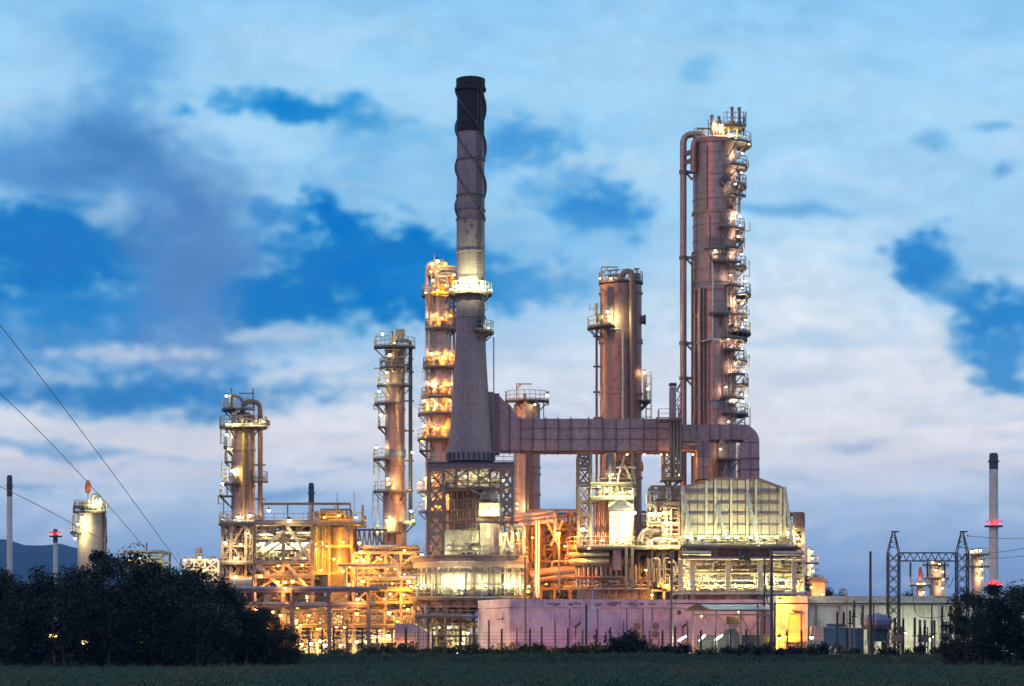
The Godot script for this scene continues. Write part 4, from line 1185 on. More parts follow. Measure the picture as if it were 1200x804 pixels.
func build_heater_b() -> void:
	var d := 266.0
	thing("drum_furnace", gp(720, d), "rust brown drum furnace ringed by two thick pipes", "furnace")
	var c := pt(716, 690, d + 5)
	var r := ml(40, d)
	ring_furnace(716, d + 5, 40, 661, 690, 18, [M.panel_dark, M.duct_b, M.pipe_brown], 1, 3.0)
	for k in 2:
		var y := wy(648.5 + k * 8.5, d)
		for seg in [[95.0, 178.0], [10.0, 68.0]]:
			var p := PackedVector3Array()
			for j in 16:
				p.append(polar(Vector3(c.x, y, c.z), r + 0.7, lerpf(seg[0], seg[1], j / 15.0)))
			var b := MB.new()
			b.tube(p, ml(3.6, d), 16)
			part("ring_pipe", b.mesh(), M.pipe_silver)
	boxpx("pipe_box", 719, 728, 641, 668, d - 1.6, 3, M.duct_b)
	lathep("roof", pt(716, 661, d + 5), [Vector2(r + 0.5, -0.2), Vector2(r + 0.5, 0.3), Vector2(r - 0.3, 1.6), Vector2(0.001, 2.0)], M.panel_dark, null, 36)
	plat(pt(716, 688.5, d + 5), r - 0.1, r + 1.6, 5, 175, M.grating, 10)
	plat(pt(716, 642, d + 5), r - 1.0, r + 1.3, 5, 175, M.grating, 8)
	for k in 22:
		var a := 8.0 + k * 7.6
		pipe("fuel_line", [polar(c, r + 0.35, a), polar(Vector3(c.x, wy(664, d), c.z), r + 0.35, a)], 0.1 + 0.06 * (k % 3), [M.pipe_brown, M.panel_a, M.steel][k % 3])
	for k in [[734, 640, 692], [741, 640, 692], [760, 655, 700]]: beam("column", pt(k[0], k[2], d - 2.2), pt(k[0], k[1], d - 2.2), 0.32, M.steel)
	piping(672, 765, 676, 690, d - 2, d, 10, 12, [M.pipe_brown, M.steel_dark, M.pipe_grey], 0.05, 0.14)
	panels(676, 768, 691, 703, d + 0.4, 10, 1, [M.pipe_brown, M.panel_dark])
	piping(744, 766, 644, 690, d - 1, d + 3, 6, 16, [M.steel, M.pipe_brown], 0.07, 0.17)
	lamp(pt(757, 668, d - 1), "amber", 1.6, 0.14)
	lamp(pt(690, 642.5, d - 2), "amber", 1.2, 0.12)
	lamp(pt(764, 697, d - 2), "amber", 1.2, 0.14)

	thing("furnace_tower", gp(715, d), "braced steel tower with bright panelled box under the flue duct", "steel tower")
	steel([678, 692.5], [533, 547, 566, 587, 604, 622, 641], [d + 1, d + 6], 0.3, M.steel, 1)
	for x in [680.0, 684.0, 688.0]: beam("brace", pt(x, 533, d + 0.8), pt(x + 4, 547, d + 0.8), 0.2, M.steel)
	steel([692.5, 715, 741], [566, 587, 641], [d + 1, d + 6], 0.3, M.steel, 0)
	for k in 7: pipe("riser", [pt(696 + k * 2.4, 640, d + 2 + (k % 2)), pt(696 + k * 2.4, 584 - (k % 3) * 6, d + 2 + (k % 2))], 0.11, M.pipe_grey if k % 2 else M.pipe_brown)
	panels(714, 741, 599, 638, d + 0.5, 5, 6, [M.panel_c, M.panel_a])
	boxpx("casing", 714.3, 740.7, 584, 639, d + 0.75, 6, M.panel_dark)
	boxpx("hood", 713, 742, 584, 598, d + 0.3, 0.4, M.clad_blue)
	beam("brace", pt(713, 593, d - 0.1), pt(727, 583, d - 0.1), 0.22, M.panel_c)
	beam("brace", pt(741, 593, d - 0.1), pt(727, 583, d - 0.1), 0.22, M.panel_c)
	for x in [692.5, 715.0, 741.0]: beam("post", pt(x, 566, d + 0.4), pt(x, 530, d + 0.4), 0.3, M.steel)
	for k in [[723, 566, 732, 533], [741, 566, 732, 545], [722, 548, 745, 548], [693, 566, 741, 566]]: beam("brace", pt(k[0], k[1], d + 0.3), pt(k[2], k[3], d + 0.3), 0.22, M.panel_c)
	lathep("stub_stack", pt(715.5, 584, d + 4), [Vector2(ml(7, d), 0), Vector2(ml(7, d), 2.0), Vector2(ml(6, d), 2.4), Vector2(ml(6, d), wy(530, d) - wy(584, d))], M.clad_blue, null, 24)
	lathep("painted_lit_band", pt(715.5, 566, d + 4), [Vector2(ml(6, d), 0), Vector2(ml(6.5, d), 0.05), Vector2(ml(6.5, d), 1.4), Vector2(ml(6, d), 1.45)], M.panel_c, null, 24)  # lamplight on the stub stack, painted as a paler sleeve around it
	deck(692, 742, 583, d - 0.4, 7, M.grating)
	deck(692, 745, 567, d - 0.2, 6, M.grating)
	deck(676, 760, 641.5, d - 2, 4, M.steel_dark)
	boxpx("lit_panel", 704, 722, 570, 581, d + 2.4, 0.2, M.panel_c)
	piping(700, 745, 568, 582, d + 0.5, d + 3, 10, 8, [M.pipe_silver, M.panel_c, M.pipe_grey], 0.06, 0.16)
	for k in [[702, 570, 2.5, 0.15], [712, 574, 3.0, 0.13], [726, 577, 3.0, 0.15], [739, 576, 4.5, 0.18], [718, 556, 2.2, 0.12], [730, 635, 2.4, 0.13], [722, 635, 1.6, 0.12], [683, 620, 4.5, 0.22], [743, 601, 9.0, 0.24], [705, 634, 1.6, 0.12]]:
		lamp(pt(k[0], k[1], d - 0.9), "pale" if k[0] > 690 else "warm", k[2] * 0.8, k[3], null, k[1] > 630)

# ---------------------------------------------------------------- the other columns
func col_plats(cx: float, r: float, d: float, list: Array, tint: String) -> void:
	# [row, from angle, to angle, outer edge in px from the axis, lamp energy, lamp angle]
	for k in list:
		var c := pt(cx, k[0], d)
		var p := plat(c, r - 0.02, ml(k[3], d), k[1], k[2], M.grating, 4)
		if k[4] > 0.0:
			lamp(polar(c + Vector3(0, 1.5, 0), ml(k[3], d) - 0.4, k[5]), tint, k[4], 0.17, p)

func build_mid_column() -> void:
	var d := 287.0
	thing("stout_column", gp(727.5, d), "stout brown clad column with curved pipe at top behind the duct", "column")
	shell("shell", 703, 752, 330, 769.8, d, M.clad_b, 0.2, 0.75)
	var c := pt(727.5, 500, d)
	var r := ml(24.5, d)
	for y in [344.0, 399.0, 402.0, 462.0, 560.0]: band("ring", 703, 752, y, d, 0.25, 0.14, M.clad_b)
	col_plats(727.5, r, d, [[384, 110, 200, 39.5, 2.6, 118], [470, -40, 30, 35, 1.6, 0]], "pale")
	plat(pt(727.5, 331, d), ml(10, d), ml(26, d), 0, 355, M.grating, 0)
	pipe("overhead_pipe", [pt(726, 331, d - 1.5), pt(731, 318, d - 1.5), pt(740.5, 318, d - 2.8), Vector3(wx(740.5, d), wy(640, d), -d + 2.6)], ml(3.4, d), M.pipe_brown, null, 18, 2.0)
	pipe("side_line", [Vector3(wx(699, d), wy(640, d), -d + 0.4), Vector3(wx(699, d), wy(356, d), -d + 0.4)], ml(1.5, d), M.pipe_brown)
	pipe("thin_line", [pt(715, 386, d - 2.9), pt(730, 386, d - 2.9), pt(730, 500, d - 2.9)], 0.14, M.pipe_silver)
	for y in [395.0, 430.0, 460.0, 490.0]: beam("pipe_support", Vector3(wx(695, d), wy(y, d), -d + 0.4), Vector3(wx(705, d), wy(y, d), -d + 0.4), 0.22, M.steel)
	for k in [[703, 373, 170, 5.5], [753, 375, 5, 6.0]]:
		var o := polar(Vector3(c.x, wy(k[1], d), c.z), r - 0.1, k[2])
		var dir := polar(Vector3.ZERO, 1, k[2])
		part("manway", U.cyl, M.steel, along(o, o + dir * 0.4, ml(k[3], d) * 1.7, ml(k[3], d) * 1.7))
		part("manway_flange", U.cyl, M.steel_dark, along(o + dir * 0.41, o + dir * 0.6, ml(k[3], d) * 2, ml(k[3], d) * 2))
	for k in [[705, 331, 705, 313], [705, 313, 724, 313], [705, 321, 713, 313]]: beam("davit", pt(k[0], k[1], d - 1), pt(k[2], k[3], d - 1), 0.13, M.pipe_yellow)
	for k in [[715, 326], [722, 325], [746, 324]]: part("valve", U.valve, M.pipe_grey, Transform3D(Basis.from_scale(Vector3.ONE * 0.8), pt(k[0], k[1], d - 1)))
	boxpx("instrument", 746, 750, 320, 328, d - 0.5, 0.6, M.galv)
	lamp(pt(716, 326, d - 2.4), "warm", 1.5, 0.13)
	lamp(pt(703, 326, d - 2.0), "amber", 0.5, 0.12)
	lamp(pt(713, 370, d - 3.6), "pale", 2.4, 0.12)
	lamp(pt(755.5, 436, d - 1), "warm", 0.8, 0.17)
	boxpx("caged_ladder_box", 754, 758, 440, 470, d - 0.3, 0.7, M.rail)
	ladder(pt(757, 520, d - 0.5), ml(84, d), Vector3(1, 0, 0.3), M.rail)
	ladder(pt(697, 384, d - 0.6), ml(28, d), Vector3(-1, 0, 0.3), M.rail)
	boxpx("dark_top", 712, 719, 336, 398, d - ml(24, d) - 0.02, 0.02, M.pipe_brown)
	piping(703, 752, 540, 640, d - 4.5, d - 3.2, 4, 12, [M.pipe_brown, M.clad_b], 0.08, 0.2)

func build_small_column() -> void:
	var d := 300.0
	thing("twin_shell_column", gp(617, d), "pale column with davit and lamp showing above the flue duct", "column")
	shell("shell", 602, 633, 470, 769.6, d, M.clad, 0.35, 0.8)
	var r := ml(15.5, d)
	for y in [500.0, 548.0, 556.0, 580.0]: band("ring", 602, 633, y, d, 0.22, 0.12, M.clad_b)
	pipe("front_line", [Vector3(wx(615, d), wy(690, d), -d + r + 0.3), Vector3(wx(615, d), wy(464, d), -d + r + 0.3)], ml(2.2, d), M.clad_pale)
	pipe("front_line", [Vector3(wx(619, d), wy(690, d), -d + r + 0.3), Vector3(wx(619, d), wy(510, d), -d + r + 0.3)], 0.14, M.steel)
	col_plats(617.5, 0.5, d, [[470, -20, 200, 26, 0.0, 0]], "warm")
	for k in [[605.5, 470, 605.5, 450], [605.5, 450, 623, 450], [605.5, 456, 611, 450]]: beam("davit", pt(k[0], k[1], d - 1), pt(k[2], k[3], d - 1), 0.14, M.pipe_yellow)
	lamp(pt(641, 463, d - 0.5), "white", 2.0, 0.22)
	lamp(pt(627, 474, d - 2.0), "pale", 1.0, 0.12)
	ladder(pt(637, 495, d), ml(27, d), Vector3(1, 0, 0.2), M.rail)
	for k in [[606, 590], [606, 596], [629, 640]]: lamp(pt(k[0], k[1], d - 3.5), "warm", 1.6, 0.14)

func build_bright_column() -> void:
	var d := 296.0
	var cx := 516.0
	thing("lamplit_column", gp(cx, d), "column ringed with glowing amber platforms beside the chimney", "column")
	shell("shell", 503, 529, 345, 769.5, d, M.clad_pale, 0.4, 0.8)
	shell("head", 506.5, 525, 304, 346, d, M.clad_pale, 0.6, 0.8)
	var r := ml(13, d)
	for y in [455.0, 461.0, 505.0]: band("ring", 503, 529, y, d, 0.22, 0.12, M.clad_b)
	var list := [[325, -160, 160, 14.5, 2.2, 95], [346, -180, 160, 22, 2.6, 70], [386, -60, 160, 19, 3.4, 80], [431, -40, 190, 20.5, 3.4, 80], [466, -60, 200, 22.5, 3.0, 85], [486, -60, 200, 26.5, 3.0, 100], [515, -60, 200, 27, 3.4, 95], [528, 150, 200, 25, 0.5, 180], [576, 60, 210, 27, 3.0, 175], [600, -20, 200, 26, 3.0, 100]]
	for k in list:
		var c := pt(cx, k[0], d)
		var p := plat(c, r * 0.7 if k[0] < 330 else r - 0.02, ml(k[3], d), k[1], k[2], M.grating, 5)
		lamp(polar(c + Vector3(0, 1.2, 0), ml(k[3], d) - 0.35, k[5]), "amber" if k[0] != 486 else "warm", k[4] * 1.5, 0.16, p)
		lamp(polar(c + Vector3(0, 1.6, 0), ml(k[3], d) - 0.35, k[5] + 45), "warm", k[4] * 0.95, 0.14, p)
		lamp(polar(c + Vector3(0, 1.6, 0), ml(k[3], d) - 0.35, k[5] - 40), "amber", k[4] * 0.95, 0.14, p)
		if k[0] < 520:
			for j in 5:
				var a := lerpf(k[1] + 60, k[2] - 10, j / 4.0)
				part("valve", U.valve, [M.pipe_yellow, M.pipe_silver, M.pipe_brown][j % 3], Transform3D(Basis.from_scale(Vector3.ONE * 0.7), polar(c + Vector3(0, 0.5, 0), (r + ml(k[3], d)) * 0.5, a)))
	pipe("overhead_pipe", [Vector3(wx(500.5, d), wy(680, d), -d + 0.5), Vector3(wx(500.5, d), wy(311, d), -d + 0.5), Vector3(wx(509, d), wy(307, d), -d + 0.5)], ml(2.0, d), M.clad_pale, null, 14)
	pipe("side_line", [Vector3(wx(532, d), wy(680, d), -d + 0.2), Vector3(wx(532, d), wy(350, d), -d + 0.2)], ml(1.6, d), M.pipe_brown)
	for k in [[505, 347, 387], [508, 387, 431], [502, 431, 466], [499, 466, 515]]: ladder(pt(k[0], k[2], d - 1.6), ml(k[2] - k[1] + 4, d), Vector3(-0.6, 0, 0.6), M.rail)
	for k in [[509, 297, 1.0], [519, 303, 0.7]]: pipe("vent", [pt(k[0], 312, d - 0.4), pt(k[0], k[1], d - 0.4)], ml(k[2], d), M.pipe_silver)
	piping(500, 537, 311, 345, d - 2.6, d - 1.2, 12, 10, [M.pipe_silver, M.pipe_yellow, M.panel_c, M.pipe_grey], 0.07, 0.2)
	piping(528, 540, 350, 388, d - 1, d + 1, 5, 5, [M.pipe_brown, M.pipe_yellow], 0.07, 0.18)
	for k in [[512.5, 306, 2.6, 0.24], [532, 322, 0.8, 0.15], [537, 330, 0.8, 0.14], [505, 318, 0.8, 0.13], [522, 334, 1.2, 0.13], [513, 340, 1.2, 0.13], [499, 343, 0.8, 0.13]]:
		lamp(pt(k[0], k[1], d - 3), "warm" if k[3] > 0.2 else "amber", k[2], k[3])

func build_slim_column() -> void:
	var d := 302.0
	var cx := 462.5
	thing("slim_column", gp(cx, d), "slim silver brown column with purple band and dark overhead pipe", "column")
	shell("shell", 451, 474.5, 404, 577, d, M.clad, 0.5, 0.75)
	shell("lower_shell", 448.5, 476.5, 575, 769.5, d, M.clad, 0.05, 0.75)
	var r := ml(11.8, d)
	band("purple_band", 451, 474.5, 531.5, d, ml(9, d), 0.12, M.clad_blue)
	for y in [452.0, 480.0, 503.0, 547.0, 600.0]: band("ring", 451, 474.5, y, d, 0.2, 0.12, M.clad_b)
	col_plats(cx, r, d, [[407, -10, 200, 24.5, 1.6, 130], [431, -20, 200, 18, 2.2, 110], [452, -20, 200, 21, 2.4, 120], [473, 70, 205, 24, 1.4, 150], [500, 150, 205, 20, 1.4, 178], [538, 110, 210, 25.5, 1.6, 165], [576, 40, 200, 25, 1.6, 110], [613, -30, 80, 24.5, 1.4, 20], [625, 70, 200, 26.5, 4.0, 110]], "pale")
	pipe("overhead_pipe", [pt(464, 404, d - 0.5), pt(464, 399, d - 0.5), pt(481, 399, d - 0.5), pt(481, 613, d - 0.5)], ml(2.3, d), M.steel_dark, null, 16, 3.0)
	for y in [436.0, 470.0, 505.0, 540.0, 575.0]: beam("pipe_support", pt(473, y, d - 0.4), pt(485, y, d - 0.4), 0.2, M.steel)
	beam("davit", pt(472, 433, d), pt(484, 420, d), 0.2, M.steel)
	for k in [[459, 388, 407], [466, 386, 400], [471, 386, 402]]: pipe("vent", [pt(k[0], k[2], d - 0.3), pt(k[0], k[1], d - 0.3)], 0.2, M.pipe_brown)
	boxpx("relief_valve", 463, 474, 386, 393, d - 0.6, 1.0, M.steel)
	pipe("yellow_line", [pt(462, 430, d - 1.5), pt(462, 396, d - 1.5)], 0.14, M.pipe_yellow)
	for k in [[441, 392], [449, 389]]: beam("mast", pt(k[0], 407, d - 0.5), pt(k[0], k[1], d - 0.5), 0.08, M.steel)
	piping(444, 476, 408, 450, d - 1.9, d - 1.3, 8, 8, [M.pipe_silver, M.pipe_brown, M.pipe_grey], 0.06, 0.14)
	for k in [[445, 431, 452], [444, 473, 500], [444, 538, 576], [443, 576, 625]]: ladder(pt(k[0], k[2], d - 0.4), ml(k[2] - k[1], d), Vector3(-1, 0, 0.3), M.rail)
	var o := polar(pt(cx, 567, d), r, 118)
	part("manway", U.cyl, M.clad_b, along(o, o + polar(Vector3.ZERO, 0.5, 118), 0.9, 0.9))
	for k in [[456.5, 566, 1.6], [442, 621, 1.5], [454, 446, 1.6], [462, 402, 1.2], [483, 530, 0.6], [484, 610, 1.2]]: lamp(pt(k[0], k[1], d - 2.2), "pale", k[2], 0.13)

func build_domed_column() -> void:
	var d := 287.0
	var cx := 285.0
	thing("domed_column", gp(cx, d), "domed brown column with hooked pipe over the amber lit frame", "column")
	shell("shell", 271, 299, 482, 769.6, d, M.clad, 0.75, 0.75)
	var r := ml(14, d)
	for y in [504.0, 528.0, 570.0, 606.0]: band("ring", 271, 299, y, d, 0.2, 0.12, M.clad_b)
	col_plats(cx, r, d, [[479.5, 120, 240, 25, 0.8, 150], [500, -10, 350, 28, 0.0, 0], [524, 140, 205, 23, 2.0, 176], [541, 150, 205, 22, 2.4, 178], [567, 100, 205, 23, 2.4, 125], [581, 150, 205, 28, 2.6, 180], [612, 30, 200, 27, 0.0, 0]], "pale")
	plat(pt(cx, 479.5, d), r * 0.2, ml(14, d), 0, 180, M.grating, 0)
	pipe("overhead_pipe", [pt(284, 484, d - 0.5), pt(286, 471, d - 0.5), pt(305, 471, d - 0.5), pt(305, 690, d - 0.5)], ml(3.0, d), M.pipe_brown, null, 18, 3.0)
	pipe("yellow_line", [Vector3(wx(286.5, d), wy(690, d), -d + r + 0.25), Vector3(wx(286.5, d), wy(499, d), -d + r + 0.25)], 0.19, M.pipe_yellow)
	pipe("brown_line", [Vector3(wx(293.5, d), wy(690, d), -d + r + 0.15), Vector3(wx(293.5, d), wy(510, d), -d + r + 0.15)], 0.12, M.pipe_brown)
	pipe("vent", [pt(270.5, 478, d - 0.8), pt(270.5, 464, d - 0.8), pt(274, 464, d - 0.8), pt(284, 467, d - 0.8), pt(284, 478, d - 0.8)], 0.2, M.pipe_brown)
	for k in [[271, 455], [296.5, 455]]: beam("mast", pt(k[0], 478, d - 0.6), pt(k[0], k[1], d - 0.6), 0.14, M.steel)
	beam("davit", pt(280, 461, d - 0.6), pt(298, 461, d - 0.6), 0.14, M.steel)
	for k in [[272, 500, 482], [277, 500, 480], [292, 500, 480], [297, 500, 480]]: beam("post", pt(k[0], k[1], d - 1.6), pt(k[0], k[2], d - 1.6), 0.12, M.pipe_yellow)
	piping(268, 312, 485, 499, d - 2.6, d - 1.6, 8, 6, [M.pipe_silver, M.pipe_brown], 0.06, 0.16)
	for y in [545.0, 560.0, 585.0]: beam("pipe_support", pt(298, y, d - 0.5), pt(311, y, d - 0.5), 0.2, M.steel)
	plat(pt(305, 564, d - 0.5), 0.3, ml(9, d), -20, 200, M.grating, 0)
	for k in [[265, 500, 541], [266, 541, 581], [262, 581, 612]]: ladder(pt(k[0], k[2], d - 0.3), ml(k[2] - k[1], d), Vector3(-1, 0, 0.3), M.rail)
	var o := polar(pt(cx, 561, d), r, 125)
	part("manway", U.cyl, M.clad_pale, along(o, o + polar(Vector3.ZERO, 0.6, 125), 0.9, 0.9))
	for k in [[276, 497, 2.4], [294, 497, 1.4], [308, 494, 0.8], [266, 497, 0.5], [280, 606, 3.0], [293, 604, 1.2], [315, 598, 1.6]]: lamp(pt(k[0], k[1], d - 3.0), "pale" if k[1] < 500 else "white", k[2], 0.15 if k[1] < 500 else 0.2)

# ---------------------------------------------------------------- the amber lit units left of the chimney
func build_process_frame() -> void:
	var d := 272.0
	thing("process_frame", gp(335, d), "amber lit open steel frame of three storeys full of pipes", "steel frame")
	steel([298.5, 332, 366], [611.5, 634, 658, 673, 692], [d, d + 8], 0.42, M.steel, 2, 769)
	steel([260.5, 270.5, 288, 298.5], [613, 640, 658, 676, 692], [d + 6, d + 14], 0.32, M.steel, 2, 769)
	for k in [[298, 367, 613], [298, 367, 659], [298, 367, 675]]: deck(k[0], k[1], k[2], d - 0.6, 9, M.steel)
	deck(256, 299, 613.5, d + 5.4, 10, M.grating)
	deck(258, 299, 659, d + 5.4, 10, M.grating)
	for k in [[310, 641, 332, 622], [300, 664, 316, 672], [336, 616, 364, 657], [336, 661, 362, 690], [302, 661, 331, 690], [345, 657, 366, 634]]: beam("knee_brace", pt(k[0], k[1], d - 0.3), pt(k[2], k[3], d - 0.3), 0.34, M.panel_c)
	for k in [[300, 616], [300, 632], [300, 646], [300, 664], [300, 680]]:
		for j in 2: boxpx("cable_tray", 299, 366, k[1] + j * 5, k[1] + j * 5 + 1.0, d + 2.0 + j * 3.0, 0.5, M.galv)
	for k in [[318, 613, 659], [350, 613, 659], [328, 659, 692], [272, 613, 659], [292, 613, 692]]: ladder(pt(k[0], k[2], d + (1.0 if k[0] > 298 else 6.5)), ml(k[2] - k[1], d), Vector3(0.2, 0, 1), M.rail)
	beam("lifting_rail", pt(306, 590.5, d + 4), pt(411, 590.5, d + 4), 0.28, M.steel)
	for x in [308.0, 337.0, 366.0, 396.0, 410.5]: beam("rail_post", pt(x, 611, d + 4), pt(x, 590.5, d + 4), 0.16, M.steel)
	boxpx("exchanger_shell", 305, 331, 640, 652, d + 3, 1.6, M.panel_c)
	for k in [[303, 332, 646, 0.75], [336, 362, 644, 0.65], [303, 330, 668, 0.6], [336, 364, 682, 0.7], [270, 296, 684, 0.7]]:
		var a := pt(k[0], k[2], d + 4)
		var b := pt(k[1], k[2], d + 4)
		pipe("exchanger", [a, b], k[3], M.panel_a)
		for s in [0.05, 0.95]:
			var q := a.lerp(b, s)
			pipe("exchanger_flange", [q - Vector3(0.12, 0, 0), q + Vector3(0.12, 0, 0)], k[3] + 0.14, M.pipe_silver)
	piping(300, 366, 616, 657, d + 1, d + 8, 52, 44, [M.pipe_silver, M.panel_c, M.pipe_brown, M.steel], 0.07, 0.22)
	piping(300, 366, 662, 692, d + 1, d + 8, 44, 34, [M.pipe_silver, M.panel_c, M.pipe_brown, M.steel], 0.07, 0.22)
	piping(262, 298, 616, 690, d + 7, d + 13, 44, 36, [M.pipe_silver, M.pipe_brown, M.pipe_grey], 0.07, 0.22)
	for k in [[307, 637], [314, 641], [322, 638], [334, 637], [348, 637], [358, 637]]: strip(pt(k[0], k[1], d + 1.2), Vector3(1.1, 0.5, 0.1), "pale", 4.0)
	for k in [[339, 610, 2.5, 0.24], [264, 636, 1.8, 0.2], [276, 654, 2.2, 0.2], [282, 638, 1.8, 0.17], [305, 675, 5.0, 0.24], [325, 682, 3.0, 0.2], [334, 682, 3.0, 0.2], [343, 681, 4.0, 0.22], [300, 690, 1.6, 0.15], [334, 690, 2.4, 0.17], [276, 675, 2.0, 0.17], [326, 663, 2.0, 0.15], [354, 662, 2.0, 0.15], [290, 625, 1.6, 0.15]]:
		lamp(pt(k[0], k[1], d - 0.8 if k[0] > 298 else d + 5), "amber" if k[1] > 655 else "warm", k[2], k[3])

	thing("storage_silo", gp(398, d + 4), "amber lit upright vessel under a cluttered machine deck", "vessel")
	shell("shell", 385, 411, 617, 672, d + 4, M.clad_pale, 0.08, 1.4)
	boxpx("skirt", 388, 408, 672, 769, d + 2.6, 2.6, M.steel)
	for k in 7: pipe("riser", [pt(368 + k * 2.6, 672, d + 2), pt(368 + k * 2.6, 616, d + 2)], 0.14, [M.steel, M.pipe_silver, M.pipe_yellow][k % 3])
	steel([366, 386, 412], [612, 640, 672], [d + 1, d + 8], 0.3, M.steel, 0, 692)
	deck(360, 424, 612, d - 0.4, 9, M.steel)
	for k in [[370, 614, 376, 622], [405, 614, 411, 622], [400, 614, 410, 624]]: beam("knee_brace", pt(k[0], k[1], d), pt(k[2], k[3], d), 0.24, M.steel)
	for k in [[376, 603, 5], [384, 598, 8], [393, 600, 7], [402, 600, 6], [410, 604, 5]]:
		var o := pt(k[0], 611.5, d + 3)
		lathep("motor", o, [Vector2(0.001, 0), Vector2(ml(k[2] * 0.5, d), 0), Vector2(ml(k[2] * 0.5, d), wy(k[1], d) - o.y - 0.25), Vector2(ml(k[2] * 0.3, d), wy(k[1], d) - o.y), Vector2(0.001, wy(k[1], d) - o.y)], [M.steel, M.pipe_brown, M.pipe_yellow][int(k[0]) % 3], null, 14)
	beam("crane_post", pt(425, 618, d), pt(425, 592, d), 0.24, M.steel)
	piping(370, 412, 597, 611, d + 0.5, d + 4, 12, 8, [M.steel, M.pipe_yellow, M.pipe_brown], 0.07, 0.2)
	for k in [[395, 577, 0], [415, 577, 0]]: beam("mast", pt(k[0], 612, d + 3), pt(k[0], k[1], d + 3), 0.07, M.steel)
	for k in [[380, 606, 1.8, 0.15], [397, 604, 2.0, 0.17], [417, 606, 1.6, 0.17], [391, 655, 3.0, 0.15], [402, 635, 4.0, 0.14], [383, 640, 3.0, 0.13], [376, 668, 3.0, 0.15], [410, 664, 3.0, 0.15]]: lamp(pt(k[0], k[1], d - 0.3), "gold", k[2], k[3])

	thing("truss_bridge", pt(432, 640, 282), "small dark truss bridge running to the slim column", "truss")
	for k in 7:
		beam("chord", pt(412 + k * 6, 621 - (k % 1), 282), pt(418 + k * 6, 621, 282), 0.24, M.steel_dark)
		beam("chord", pt(412 + k * 6, 644, 282), pt(418 + k * 6, 644, 282), 0.24, M.steel_dark)
		beam("web", pt(412 + k * 6, 644, 282), pt(415 + k * 6, 621, 282), 0.16, M.steel_dark)
		beam("web", pt(415 + k * 6, 621, 282), pt(418 + k * 6, 644, 282), 0.16, M.steel_dark)
	for x in [414.0, 452.0]: beam("post", pt(x, 769, 282), pt(x, 621, 282), 0.3, M.steel)
	lamp(pt(421, 636, 280), "amber", 3.0, 0.18)

